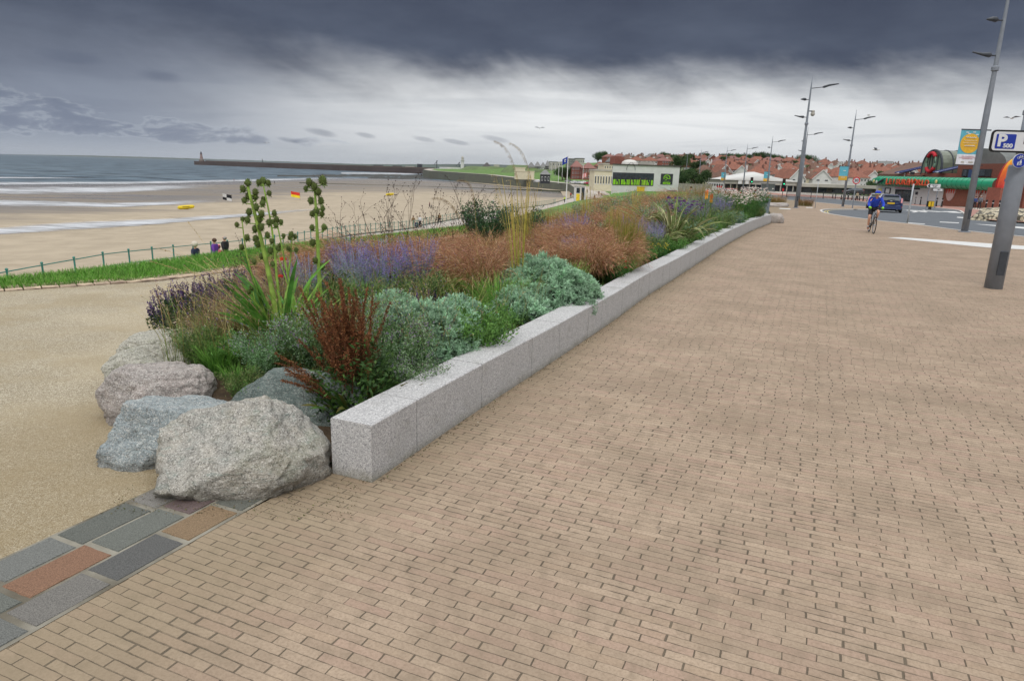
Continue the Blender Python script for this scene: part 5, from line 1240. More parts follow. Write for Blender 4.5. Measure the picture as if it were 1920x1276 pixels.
for x, y, sc, lb in ((4.9, 21.0, 1.0, 'verbena with bright purple heads above the flax'), (5.5, 21.8, .9, 'verbena with purple heads left of the torch lilies')): plant(VERB, x, y, lb, 'verbena', None, sc)
for x, y, sc, lb in ((10.2, 30.4, 1.75, 'white daisies nearest the wall'), (9.2, 28.6, 1.6, 'white daisies left of those at the wall'), (11.2, 32.6, 1.7, 'white daisies in front of the grey bin'), (8.7, 30.6, 1.6, 'pinkish-white daisies behind the nearest ones'), (9.9, 32.6, 1.6, 'white daisies at the back by the grey bin')):
    plant(DAISY, x, y, lb, 'daisies', None, sc)
for x, y, sc, lb in ((1.65, 12.2, 1.0, 'yellow flowers with red dots beside the wall, right of the big wormwood'), (3.2, 15.2, .9, 'yellow flowers scattered in front of the flax')): plant(YEL_, x, y, lb, 'yellow flowers', None, sc)
RED_ = dots('orange_flowers', 12, .4, [srgb(170, 36, 60), srgb(220, 84, 30)], .05)
plant(RED_, 1.75, 11.9, 'few dark red flowers at the wall right of the big wormwood', 'red flowers', None, 1)
plant(RED_, 11.1, 31.8, 'orange flowers beside the grey bin', 'orange flowers', 1.3, 1.05)
SILV = leafy('lamb_ear', .3, .35, 40, 70, [srgb(140, 166, 146), srgb(118, 148, 128)], (.03, .07), .02, None, .35, 36)
for i, (x, y, sc) in enumerate(((5.2, 20.0, 1.0), (5.9, 21.5, 1.1), (8.4, 26.5, 1.2), (7.7, 25.2, 1.3), (11.7, 33.3, 1.05))):
    plant(SILV, x, y, 'silvery upright foliage, the %s such clump back along the wall from the flax' % words[i], 'silver foliage', None, sc)
for i, (x, y, sc, k_) in enumerate(((2.5, 13.6, 1.0, 0), (3.0, 14.6, 1.0, 1), (3.4, 15.6, 1.0, 0), (4.1, 16.6, 1.1, 1), (4.6, 17.9, 1.1, 0), (5.2, 19.1, 1.1, 1), (5.7, 20.4, 1.2, 0), (6.5, 22.0, 1.2, 1), (7.3, 23.7, 1.3, 0), (8.0, 25.4, 1.4, 0), (8.9, 27.0, 1.4, 1), (10.9, 31.0, 1.3, 0))):
    plant(HERB[k_], x - .22, y + .1, 'green leafy herb, the %s along the wall after the big wormwood' % words[i], 'herb', None, sc)
gold = [tuft('meadow_grass', 380, .85, (.25, 1.2), .006, [srgb(92, 112, 52), srgb(112, 120, 62)], [srgb(160, 142, 84), srgb(150, 120, 70), srgb(128, 136, 72)], .3) for _ in range(2)]
gp_ = [(3.2, 22.6, 1.0), (4.3, 24.0, 1.0), (5.0, 26.0, 1.0), (6.3, 29.2, 1.2), (7.2, 28.8, 1.3), (7.5, 31.5, 1.5), (8.6, 32.0, 1.8), (8.9, 34.0, 1.9), (10.0, 34.6, 1.8), (10.9, 33.9, 1.6), (11.6, 35.6, 1.7), (10.2, 36.2, 1.8), (3.4, 25.0, .9), (5.6, 30.6, 1.1), (7.0, 33.4, 1.4), (4.6, 27.8, 1.0), (2.4, 23.4, 1.0), (1.0, 20.6, 1.0), (-.2, 18.6, 1.0), (1.6, 22.6, .95)]
for i, (x, y, sc) in enumerate(gp_): plant(gold[i % 2], x, y, 'olive-gold meadow grass, the %s clump from the flax to the bed end' % words[i], 'meadow grass', random.uniform(0, 6), sc)
fl_cat = [(3.9, 19.6, 1.5), (4.9, 22.9, 1.6), (6.0, 25.6, 1.7), (2.1, 19.9, 1.5), (7.9, 29.6, 1.8), (6.9, 26.0, 1.6), (9.4, 33.1, 1.6), (2.0, 17.0, 1.2), (3.6, 23.6, 1.6), (5.0, 28.6, 1.7)]
for i, (x, y, sc) in enumerate(fl_cat): plant(CAT[i % 2], x, y, 'grey-green catmint mound in the far half of the bed, the %s one back' % words[i], 'catmint', random.uniform(0, 6), sc)
for i, (k_, x, y, sc) in enumerate(((0, -2.05, 6.45, .6), (1, -2.75, 6.35, .6), (0, -1.9, 7.5, .9), (0, -1.55, 6.4, 1.0), (1, -.35, 6.9, 1.2), (0, -1.9, 7.9, 1.2), (0, -1.25, 8.7, 1.1), (1, -.35, 7.5, 1.2))):
    plant(HERB[k_], x, y, 'green leafy filler, the %s from the largest boulder back through the near plants' % words[i], 'herb', random.uniform(0, 6), sc)
for i, (x, y, sc) in enumerate(((-1.9, 8.6, 1.0), (-2.2, 8.0, 1.0), (-1.45, 7.4, .8), (-1.0, 9.1, 1.0), (.25, 9.9, 1.1), (-.5, 9.3, .9), (.9, 10.9, 1.0), (2.0, 12.5, 1.0), (2.9, 16.0, 1.2), (4.4, 19.4, 1.3))):
    plant(GT[0], x, y, 'long green grass tuft threading between the flowers, the %s one back' % words[i], 'grass tuft', random.uniform(0, 6), sc)
for i, (x, y, sc) in enumerate(((1.2, 15.0, 1.0), (2.7, 17.6, 1.15), (3.6, 19.2, 1.2), (2.9, 20.0, 1.2), (4.2, 21.6, 1.3), (3.9, 25.4, 1.5), (6.2, 28.2, 1.5), (7.9, 32.6, 1.6))):
    plant(PK[i % 3], x, y, 'russet feather grass woven through the far half, the %s one back' % words[i], 'feather grass', None, sc)
# wild stems and blades threading all the clumps together: nobody could count them
mb = MB(); n = 6500; yy = 6.2 + 30 * RNG.uniform(0, 1, n) ** 1.5; la = np.array([bed_left(v) for v in yy]); ra = np.interp(yy, WL[:, 1], WL[:, 0] + NL[:, 0] * (WTH + .12)); tt = RNG.uniform(.06, .97, n)
P = np.stack([la + (ra - la) * tt, yy, SG - .05 + gz(yy)], 1); k = 1 + (yy - 6) / 45
pt = blades(mb, P, unif(0, 6.28, n), unif(0, .35, n), unif(.3, 1.3, n), unif(.3, .85, n) * k, unif(.003, .006, n) * k, pick([srgb(84, 116, 46), srgb(104, 122, 58)], n), pick([srgb(176, 152, 96), srgb(120, 140, 62), srgb(150, 110, 76), srgb(190, 168, 116), srgb(132, 150, 80)], n, .16), 6, .3, wind=(-.08, 0, 0))
Q, D, t = along(pt[::2], 9, .7, 1); leaves(mb, Q, D / np.linalg.norm(D, axis=1)[:, None] + rdir(len(Q)) * .6, unif(.012, .03, len(Q)), .006, pick([srgb(188, 160, 110), srgb(140, 100, 76), srgb(120, 100, 150), srgb(200, 186, 140)], len(Q), .15))
tag(mb.build('wild_stems', LEAF), 'thin wild grass stems threading between all the bed plants', 'wild grass', kind='stuff')
# moss, grit and fallen bits along the wall foot and among the boulders
mb = MB(); n = 2600; s0 = RNG.uniform(0, 1, n) * SEG[-1]; off = np.abs(RNG.normal(0, .05, n)) + .004
PP = np.stack([np.interp(s0, SEG, WL[:, 0]) - np.interp(s0, SEG, NL[:, 0]) * off, np.interp(s0, SEG, WL[:, 1]) - np.interp(s0, SEG, NL[:, 1]) * off], 1)
P = np.c_[PP, gz(PP[:, 1]) + .003]; leaves(mb, P, rdir(n, 0, .5), unif(.006, .02, n), .008, pick([srgb(92, 100, 54), srgb(110, 92, 62), srgb(140, 124, 90), srgb(84, 74, 54)], n, .2))
n = 1500; P = np.c_[RNG.uniform(-2.6, -1.0, n), RNG.uniform(3.9, 4.9, n), np.full(n, .012)]; leaves(mb, P, rdir(n, -.1, .5), unif(.006, .018, n), .007, pick([srgb(96, 84, 58), srgb(126, 112, 82), srgb(84, 92, 48)], n, .2))
n = 260; P = np.c_[RNG.uniform(-1, 12, n), RNG.uniform(2, 22, n), np.full(n, .006)]; leaves(mb, P, rdir(n, -.1, .3), unif(.008, .025, n), .010, pick([srgb(120, 92, 60), srgb(206, 200, 188), srgb(88, 76, 56)], n, .2))
tag(mb.build('grit_and_litter', LEAF), 'grit, moss and fallen leaf bits on the paving and along the wall foot', 'litter', kind='stuff')
# low growth under everything: nobody could count it
mb = MB(); n = 52000
yy = RNG.uniform(5.0, 36.5, n) ** 1.0; yy = 5.0 + 31.5 * RNG.uniform(0, 1, n) ** 1.7
la = np.array([bed_left(v) for v in yy]); ra = np.interp(yy, WL[:, 1], WL[:, 0] + NL[:, 0] * (WTH + .06))
tt = RNG.uniform(.02, .985, n); xx = la + (ra - la) * tt
zz = (-.02 + SG * np.minimum(1, tt * 4.5)) * np.clip((yy - 4.6) / 1.6, .05, 1) + gz(yy)
keep = ~((yy < 6.1) & (xx < -1.3))
P = np.stack([xx, yy, zz], 1)[keep]; n = len(P)
leaves(mb, P, rdir(n, .1, 1), unif(.05, .17, n) * (1 + P[:, 1] / 60), .016, pick([srgb(56, 92, 36), srgb(74, 112, 46), srgb(92, 108, 56), srgb(60, 80, 40), srgb(104, 96, 60)], n, .2))
o = mb.build('ground_cover', LEAF); tag(o, 'low mixed green growth covering the soil between the bed plants', 'ground cover', kind='stuff')
# grass of the verge and bank, as blades
mb = MB(); n = 90000
s0 = RNG.uniform(0, 1, n) ** 1.25; ya = 1.0 + 27 * s0
ix = np.array([inner(v) for v in ya]); xa = ix - RNG.uniform(0, 1, n) ** 1.1 * 2.4 + .12
za = np.array([bankz(a_, b_) for a_, b_ in zip(xa, ya)])
P = np.stack([xa, ya, za - .01], 1)
blades(mb, P, unif(0, 6.28, n), unif(0, .5, n), unif(.4, 1.3, n), unif(.06, .16, n), unif(.006, .013, n), pick([srgb(60, 104, 26), srgb(72, 120, 32)], n, .15), pick([srgb(92, 148, 40), srgb(116, 166, 58), srgb(100, 150, 44), srgb(140, 168, 84)], n, .18), 2, .2)
o = mb.build('verge_grass', LEAF); tag(o, 'rough bright green grass on the verge above the railing', 'grass', kind='stuff')
# ================================================================== FAR: pier, headland, town, hill
def colr(*c): return np.array(srgb(*c)[:3])
M_ = lambda n, r, g, b, **k: mat(n, srgb(r, g, b), **k)
WHITE = M_('white_render', 205, 205, 202, var=.06, nscale=.6); BRICKR = M_('dark_red_brick', 128, 78, 66, var=.18, nscale=3); ROOFR = M_('orange_clay_tiles', 128, 80, 62, var=.3, nscale=1.2, bump=.02, bscale=6)
ROOFB = M_('brown_clay_tiles', 104, 76, 62, var=.22, nscale=1.2); ROOFG = M_('grey_slates', 112, 112, 110, var=.18, nscale=1.2); ROOFP = M_('pink_red_tiles', 124, 84, 76, var=.2, nscale=1.2)
CREAM = M_('cream_render', 206, 198, 172, var=.07, nscale=.6); GLASS = M_('dark_window_glass', 52, 58, 64, rough=.15, var=.25, nscale=1.5, spec=.6); WFR = M_('white_window_frame', 212, 212, 210, var=.03)
DARKW = M_('dark_weathered_metal', 52, 54, 58, var=.1); CHIM = M_('chimney_brick', 112, 78, 68, var=.15, nscale=4); BEIGE = M_('beige_cladding', 168, 164, 154, var=.07, nscale=.8)
TRUNK = M_('bark', 84, 70, 56, var=.25, nscale=5, rough=.9)

def part(name, mb, material, parent, smooth=False): return mb.build(name, material, parent, smooth)

# pier with its lighthouse
pr = empty('harbour_pier', tuple(G(384, 312, SEAZ)), 0, 'long dark stone pier running out from the headland to the banded lighthouse', 'pier')
pt_ = [G(384, 312, SEAZ), G(640, 321, SEAZ), G(800, 325.5, SEAZ)]
pts = [Vector((AY(384, 300, 1730).x, 1730, 0)), Vector((AY(640, 300, 1380).x, 1380, 0)), Vector((AY(815, 300, 1240).x, 1240, 0))]
pr.location = pts[0]; mb = MB(); mb2 = MB(); off = pts[0]
for a, b in zip(pts[:-1], pts[1:]):
    mb.bar(a - off + Vector((0, 0, -7)), b - off + Vector((0, 0, -7)), 16, 10); mb2.bar(a - off + Vector((0, 6, -1.2)), b - off + Vector((0, 6, -1.2)), 2.5, 2.2)
mb.box((-8, 0, -7), (26, 26, 10))
part('pier_body', mb, M_('dark_wet_stone', 78, 68, 66, var=.15, nscale=.02), pr); part('parapet', mb2, M_('pier_parapet', 96, 84, 78, var=.15, nscale=.02), pr)
lt = empty('lighthouse', (pts[0].x - 8, 1730, -2), 0, 'red and white banded lighthouse at the seaward end of the long pier', 'lighthouse')
part('base', MB().lathe([(0, 0), (6, 0), (5.6, 4), (0, 4.01)], n=14), M_('lighthouse_stone', 120, 108, 100), lt)
mb = MB(); mr = MB()
for k in range(6):
    z0 = 4 + k * 2.2; r0 = 3.9 - k * .3; (mr if k % 2 else mb).lathe([(r0, z0), (r0 - .3, z0 + 2.2)], n=14)
part('white_bands', mb, M_('grey_white_paint', 150, 146, 142), lt); part('red_bands', mr, M_('dull_red_paint', 130, 84, 76), lt)
part('lantern', MB().lathe([(2.9, 17.2), (2.9, 18), (1.6, 18), (1.6, 20.6), (2.0, 20.7), (0.1, 23.5)], n=12), DARKW, lt)
sb = empty('pier_beacon', (AY(492, 303, 1560).x, 1560, -1.5), 0, 'small beacon mast standing on the pier', 'beacon'); part('mast', MB().tube([(0, 0, 0), (0, 0, 9)], .6, 6), DARKW, sb); part('lamp', MB().ball((0, 0, 9.5), 1.1), WHITE, sb)
# white lighthouse on the headland
wl = empty('lighthouse', (AY(867, 318, 900).x, 900, -4.5), 0, 'slim white lighthouse standing on the low headland behind the sea wall', 'lighthouse')
part('tower', MB().lathe([(3.2, 0), (3.0, 1.5), (2.4, 1.6), (1.8, 14.5), (2.9, 14.8), (2.9, 15.4), (0, 15.4)], n=14), WHITE, wl); part('lantern', MB().lathe([(1.5, 15.4), (1.5, 18.4), (1.8, 18.5), (.1, 20.8)], n=10), BEIGE, wl)

def simple_building(name, px0, px1, ytop, ybase_z, Y, depth, wallm, roofm, label, cat='building', wins=(0, 0), flat=False, rz=0.0, gable=0, winm=None, topz=None):
    """block seen between two bearings; windows are parts"""
    a = AY(px0, ytop, Y); b = AY(px1, ytop, Y); wd = b.x - a.x; zt = (a.z + b.z) / 2 if topz is None else topz; h = zt - ybase_z
    r = empty(name, ((a.x + b.x) / 2, Y, ybase_z), rz, label, cat)
    rh = gable if gable else (0.5 if flat else h * .34); wh = h - rh
    part('wall', MB().box((0, depth / 2, wh / 2), (wd, depth, wh)), wallm, r)
    mb = MB()
    if flat: mb.box((0, depth / 2, wh + rh / 2), (wd + .5, depth + .5, rh))
    else:
        e = .5; x = wd / 2 + e; y0 = -e; y1 = depth + e; m_ = min(wd, depth) / 2
        mb.raw([(-x, y0, wh), (x, y0, wh), (x, y1, wh), (-x, y1, wh), (-x + m_, depth / 2, h), (x - m_, depth / 2, h)], [(0, 1, 5, 4), (2, 3, 4, 5), (0, 3, 2, 1)], [(1, 2, 5), (3, 0, 4)])
    part('roof', mb, roofm, r)
    nx, nz = wins
    for j in range(nz):
        for i in range(nx):
            cx = -wd / 2 + wd * (i + .5) / nx; cz = wh * (j + .55) / nz; w_ = wd / nx * .46; h_ = wh / nz * .46
            wn = part('window', MB().box((cx, -.03, cz), (w_, .1, h_)), WFR, r); part('pane', MB().box((cx, -.07, cz), (w_ * .78, .08, h_ * .78)), winm or GLASS, wn)
    return r
# distant port and low hills
def ridge(name, xs, tops, Y, depth, base, material, label=None, cat=None):
    V = []; n = 60; X0 = AY(xs[0], 310, Y).x; X1 = AY(xs[-1], 310, Y).x
    for i in range(n + 1):
        px = xs[0] + (xs[-1] - xs[0]) * i / n; t_ = np.interp(px, xs, tops) + .6 * mn.noise((px * .07, Y * .01, 0)); p = AY(float(px), float(t_), Y)
        V += [(p.x, Y - depth * .5, base), (p.x, Y, p.z), (p.x * 1.03, Y + depth, base)]
    q = [(i * 3 + j, i * 3 + 3 + j, i * 3 + 4 + j, i * 3 + 1 + j) for i in range(n) for j in range(2)]
    return tag(MB().raw(V, q).build(name, material, smooth=True), kind='structure')
HILL = M_('far_heath', 62, 76, 66, var=.2, nscale=.002)
ridge('distant_hills', [560, 640, 720, 800, 900, 1000, 1100], [309, 307.5, 308, 308, 307.5, 311, 314], 5200, 900, SEAZ, HILL)
ridge('distant_coast', [60, 150, 300, 420, 620, 700], [290.5, 291, 295, 299, 305.5, 308.5], 15000, 2500, SEAZ - 1, HILL)
TOWNM = M_('far_industrial_walls', 92, 92, 90, var=.35, nscale=.02)
for i, (a, b, t_, Y, mt, lb) in enumerate(((700, 716, 309.5, 2600, TOWNM, 'grey shed on the far harbour shore, leftmost of the low sheds'), (736, 752, 310.5, 2600, TOWNM, 'dark shed beside the harbour chimney'),
        (760, 778, 311.5, 2500, BEIGE, 'pale warehouse on the far shore left of the crane'), (782, 790, 307.5, 2500, DARKW, 'small dark tower block on the far harbour shore'), (824, 862, 313.2, 1500, WHITE, 'long low white shed left of the white lighthouse'),
        (868, 904, 312.5, 1900, TOWNM, 'long grey shed right behind the white lighthouse'), (926, 936, 308.5, 1500, BEIGE, 'small pale block right of the dark red boathouse'))):
    simple_building('harbour_shed', a, b, t_, -8, Y, 25, mt, mt if mt is not WHITE else BEIGE, lb, 'shed', (0, 0), True)
for px, t_, Y, lb in ((819, 301, 2400, 'thin lattice crane on the far shore'), (861, 304, 2300, 'leaning dark crane just left of the white lighthouse')):
    p = AY(px, t_, Y); c = empty('crane', (p.x, Y, -8), 0, lb, 'crane'); h = p.z + 8
    part('mast', MB().bar((0, 0, 0), (0, 0, h), 2.2, 2.2), DARKW, c); part('jib', MB().bar((-10, 0, h * .5), (3, 0, h), 1.4, 1.4), DARKW, c)
simple_building('boathouse', 905, 920, 304.5, -6, 900, 16, M_('dark_red_boards', 96, 62, 56), M_('black_roof_felt', 66, 62, 60), 'dark red boathouse with a pitched roof on the headland', 'boathouse', (2, 1))
# headland mound
def mound(name, cx, Y, rx, ry, h, base, material):
    V = []; N_ = 28
    for i in range(N_ + 1):
        for j in range(N_ + 1):
            u = i / N_ * 2 - 1; v = j / N_ * 2 - 1; d = max(abs(u), abs(v)); s_ = max(0, 1 - (u * u + v * v)); zz = h * min(1, s_ * 2.2) * (1 + .25 * mn.noise((u * 2.2, v * 2, Y)))
            V.append((cx + u * rx, Y + v * ry, base + zz))
    q = [(i * (N_ + 1) + j, (i + 1) * (N_ + 1) + j, (i + 1) * (N_ + 1) + j + 1, i * (N_ + 1) + j + 1) for i in range(N_) for j in range(N_)]
    return tag(MB().raw(V, q).build(name, material, smooth=True), kind='structure')
LAWN2 = M_('headland_turf', 90, 108, 64, var=.25, nscale=.05)
mound('headland_mound', AY(1000, 315, 660).x, 680, 34, 50, 9.0, -4.2, LAWN2)
mound('headland_mound', AY(935, 318, 860).x, 880, 55, 40, 6.5, -3.4, LAWN2)
mound('headland_mound', AY(1040, 315, 600).x, 610, 22, 30, 7.0, -4.6, LAWN2)
# reef and groyne
REEF = M_('weedy_rock', 50, 50, 44, var=.35, nscale=.3, bump=.2, bscale=2)
def reef(px0, px1, y0, y1, label):
    a = G(px0, (y0 + y1) / 2, SEAZ); r = MB(); n = 70
    V = []
    for i in range(n + 1):
        px = px0 + (px1 - px0) * i / n; k = math.sin(math.pi * min(1, i / n * 1.6 + .02) if i / n < .5 else 1.4)
        taper = min(1, i / n * 3 + .1)
        yc = (y0 + (y1 - y0) * .5) + 1.2 * mn.noise((px * .03, y0, 0)); hh = (y1 - y0) * .5 * taper * (1 + .5 * mn.noise((px * .09, y0, 3)))
        A = G(px, yc + hh, SEAZ + .1); B = G(px, yc - hh, SEAZ + .1); Cc_ = (A + B) / 2; Cc_.z = SEAZ + 1.0 + .7 * mn.noise((px * .2, 0, 5))
        V += [tuple(A - Vector((0, 0, .8))), tuple(Cc_), tuple(B - Vector((0, 0, .8)))]
    q = [(i * 3 + j + 1, i * 3 + j, i * 3 + 3 + j, i * 3 + 4 + j) for i in range(n) for j in range(2)]
    return tag(r.raw(V, q).build('rock_reef', REEF), label, 'reef')
reef(520, 800, 326.5, 334.0, 'dark weedy reef reaching out from the foot of the sea wall')
reef(690, 815, 331, 337.5, 'nearer strip of dark rocks along the sea wall foot')
gr = MB(); A = G(562, 344.0, -10.6); B = G(1064, 359.5, -10.3); gr.bar(A, B, 1.2, 1.3); tag(gr.build('groyne', M_('weedy_timber', 74, 78, 62, var=.3, nscale=.1)), 'low weedy groyne crossing the whole sand towards the sea wall', 'groyne')
# promenade parapet of the far sea wall and shore buildings
for i, (a, b, t_, zb, Y, dp, wm, rm, lb, wn, fl) in enumerate((
        (990, 1003, 304, -4, 640, 14, BEIGE, ROOFG, 'grey gabled seafront house at the left end of the far terrace', (2, 3), False), (1003, 1014, 303, -4, 640, 14, TOWNM, ROOFG, 'dark grey seafront house second from the left of the far terrace', (2, 3), False),
        (1014, 1024, 304.5, -4, 640, 14, WHITE, ROOFG, 'white seafront house in the middle of the far terrace', (2, 3), False), (1024, 1031, 301, -4, 620, 14, TOWNM, ROOFG, 'tall narrow grey house of the far terrace', (1, 4), False),
        (1031, 1054, 303, -4, 600, 16, BEIGE, ROOFG, 'wide pale block at the right end of the far terrace', (5, 3), True), (1064, 1078, 297, -3, 560, 18, ROOFG, ROOFG, 'grey flat-topped block behind the blue flag', (3, 3), True),
        (1080, 1096, 296.5, -2, 600, 18, BEIGE, DARKW, 'beige block with a dark penthouse on the roof', (4, 3), True), (1073, 1093, 301, -3, 430, 14, BRICKR, ROOFP, 'large red brick villa right of the flagpole', (4, 3), False),
        (1093, 1118, 304.5, -3, 420, 14, BRICKR, ROOFP, 'second red brick villa with white bays, left of the cream building', (5, 2), False), (1118, 1136, 303, 0, 470, 14, BRICKR, ROOFR, 'brick house with an orange roof above the cream building', (3, 2), False),
        (1133, 1151, 306, -3, 240, 18, CREAM, BEIGE, 'tall cream building with balconies left of the white building', (4, 4), True), (1115, 1151, 317.5, -3.5, 210, 14, CREAM, BEIGE, 'low cream building with a long pale parapet beside the white building', (7, 1), True),
        (1014, 1032, 318.5, -5.5, 400, 8, DARKW, ROOFG, 'dark seafront shelter with a hipped grey roof', (3, 1), False), (965, 985, 313.6, -5, 520, 6, CREAM, CREAM, 'low sandstone wall-like hut on the grassy headland', (0, 0), True), (966, 1002, 320.5, -5, 500, 4, CREAM, CREAM, 'long low sandstone block in front of the headland hut', (0, 0), True))):
    simple_building('seafront_building', a, b, t_, zb, Y, dp, wm, rm, lb, 'building', wn, fl)

# ---------------------------------------------- the white building with the green-lined windows
Yb = 150.0; wa = AY(1149, 309, Yb); wb_ = AY(1275, 313, Yb + 4)
ctr = (wa + wb_) / 2; ang = math.atan2(wb_.y - wa.y, wb_.x - wa.x); WD = (wb_ - wa).xy.length; ZB = -3.0; HT = (wa.z + wb_.z) / 2 - ZB
wb = empty('white_building', (ctr.x, ctr.y, ZB), ang, 'low white modern building with a band of green-lined windows behind the lawn', 'building')
sk_ = 12 * math.tan(math.atan2(wa.x, wa.y) + ang); fo = [(-WD / 2, 0), (WD / 2, 0), (WD / 2 + sk_ * .5, 12), (-WD / 2 + sk_ + .8, 12)]
part('wall', MB().prism(fo, 0, HT), WHITE, wb)
part('roof', MB().prism([(fo[0][0] - .15, -.2), (fo[1][0] + .2, -.2), (fo[2][0] + .2, 12.2), (fo[3][0] - .15, 12.2)], HT, HT + .24), M_('dark_roof_edge', 84, 80, 76), wb)
part('plinth', MB().box((WD * .405, -.06, 1.25), (WD * .155, .1, .8)), M_('grey_plinth', 112, 112, 116), wb)
def bx(px, py): # photo point on the facade -> local x, z
    d = ray(px, py); n_ = Vector((-math.sin(ang), math.cos(ang), 0)); c0 = Vector((0, 0, EYE)); dv = Vector(d)
    t_ = (ctr - c0).dot(n_) / dv.dot(n_); p = c0 + dv * t_; l_ = p - Vector((ctr.x, ctr.y, ZB)); return l_.x * math.cos(ang) + l_.y * math.sin(ang), l_.z
def facade_box(name, px0, py0, px1, py1, y, th, material, parent):
    x0, z1 = bx(px0, py0); x1, z0 = bx(px1, py1); return part(name, MB().box(((x0 + x1) / 2, y, (z0 + z1) / 2), (x1 - x0, th, z1 - z0)), material, parent)
x0, z1 = bx(1149.5, 323); x1, z0 = bx(1224.5, 348.5)
wn = part('window', MB().box(((x0 + x1) / 2, -.02, (z0 + z1) / 2), (x1 - x0, .12, z1 - z0)), DARKW, wb)
LIME = M_('lime_green_vinyl', 138, 200, 40, var=.08); zm = (z0 + z1) / 2 - .05
mb = MB(); mp = MB()
for k in range(8):
    xa = x0 + .12 + (x1 - x0 - .2) * k / 8; wdt = (x1 - x0) / 8 - .14
    mb.box((xa + wdt / 2, -.1, zm + (z1 - zm) * .48), (wdt, .05, (z1 - zm) * .84))
    for (f0, f1) in (((0, .28), (.62, 1.0)) if k % 2 else ((0, .5), (.7, 1.0))): mp.box((xa + wdt * (f0 + f1) / 2, -.1, (z0 + zm) / 2 + .02), (wdt * (f1 - f0), .05, (zm - z0) * .86))
part('panes', mb, GLASS, wn); part('green_panels', mp, LIME, wn)
mb = MB()
for k in range(5): xq = x0 + (x1 - x0) * (k + .6) / 5.3; mb.box((xq, -.13, zm - .3), (.3, .04, .5)); mb.box((xq + .25, -.14, zm - .7), (.14, .04, .8))
part('printed_figures', mb, DARKW, wn)
x0, z1 = bx(1239.5, 325.5); x1, z0 = bx(1260, 346)
sg = part('sign_board', MB().box(((x0 + x1) / 2, -.06, (z0 + z1) / 2), (x1 - x0, .12, z1 - z0)), DARKW, wb)
cx, cz = (x0 + x1) / 2, (z0 + z1) / 2; mb = MB()
for k in range(14):      # ring with headphone-like ends, and a ragged skyline below
    a = rad(200 - k * 17); mb.box((cx + .72 * math.cos(a), -.14, cz + .25 + .6 * math.sin(a)), (.22, .04, .14), ry=-a)
mb.box((cx - .15, -.14, cz + .35), (.5, .04, .22)); mb.box((cx + .2, -.14, cz + .1), (.45, .04, .18)); mb.box((cx - .2, -.14, cz - .12), (.3, .04, .16))
for k in range(9): mb.box((cx - .8 + k * .2, -.14, cz - .95 + random.uniform(0, .12)), (.16, .04, random.uniform(.2, .5)))
for k in range(7): mb.box((cx - .6 + k * .2, -.14, cz - .5), (.13, .04, .1))
part('green_emblem', mb, LIME, sg)
mb = MB(); x, z = bx(1182, 318)
mb.tube([(x + 1.0 * math.cos(a), -.25, z - .1 + 1.5 * math.sin(a)) for a in np.linspace(0, math.pi, 12)], .05, 5); part('arched_frame', mb, DARKW, wb)
pod = part('roof_plant', MB().lathe([(0, 0), (1.9, 0), (1.7, .6), (.9, 1.0), (0, 1.1)], (-1.8, 5, HT + .2), 12), M_('pale_roof_dome', 190, 188, 182), wb)
part('roof_plant', MB().box((5.2 - 3, 6, HT + .55), (3.4, 3, .7)), BEIGE, wb); part('roof_plant', MB().box((-3.6, 8, HT + 1.0), (2.2, 3, 1.8)), BRICKR, wb)
ybx = empty('yellow_grit_box', tuple(GS(1193, 357.5)), 0, 'yellow grit box at the foot of the white building', 'box'); ybx.location.y = 146; ybx.location.z = -1.6
part('bin_body', MB().box((0, 0, .4), (1.5, .7, .8)), M_('yellow_plastic', 214, 176, 40), ybx); part('lid', MB().box((0, 0, .88), (1.6, .8, .16)), M_('yellow_plastic', 214, 176, 40), ybx)

# ---------------------------------------------- houses on the hill
def house(name, wd, dp, h, rh, wm, rm, hip=True, bays=3, floors=2, chim=1, dormer=False):
    r = empty(name); part('wall', MB().box((0, 0, h / 2 - 1), (wd, dp, h + 2)), wm, r)
    e = .45; x = wd / 2 + e; y = dp / 2 + e; mb = MB(); k = min(wd, dp) / 2 if hip else 0
    mb.raw([(-x, -y, h), (x, -y, h), (x, y, h), (-x, y, h), (-x + k, 0, h + rh), (x - k, 0, h + rh)], [(0, 1, 5, 4), (2, 3, 4, 5), (0, 3, 2, 1)], [(1, 2, 5), (3, 0, 4)])
    rf = part('roof', mb, rm, r)
    for i in range(chim): cx = (-1 if i else 1) * wd * .22; part('chimney', MB().box((cx, .6, h + rh + .1), (1.0, .7, 2.0)).tube([(cx - .2, .6, h + rh + 1), (cx - .2, .6, h + rh + 1.5)], .12, 6).tube([(cx + .2, .6, h + rh + 1), (cx + .2, .6, h + rh + 1.5)], .12, 6), CHIM, rf)
    if not hip: part('gable', MB().raw([(-x + e, -y + e - .02, h), (x - e, -y + e - .02, h), (0, -y + e - .02, h + .01)], None, [(0, 1, 2)]), wm, r)
    for f in range(floors):
        for b in range(bays):
            cx = -wd / 2 + wd * (b + .5) / bays; cz = h / floors * (f + .55)
            w_ = part('window', MB().box((cx, -dp / 2 - .04, cz), (wd / bays * .52, .14, h / floors * .46)), WFR, r); part('pane', MB().box((cx, -dp / 2 - .1, cz), (wd / bays * .42, .1, h / floors * .36)), GLASS, w_)
    if dormer:
        d = part('dormer', MB().box((0, -dp * .3, h + rh * .35), (1.8, 1.6, 1.3)), WHITE, rf)
    return r
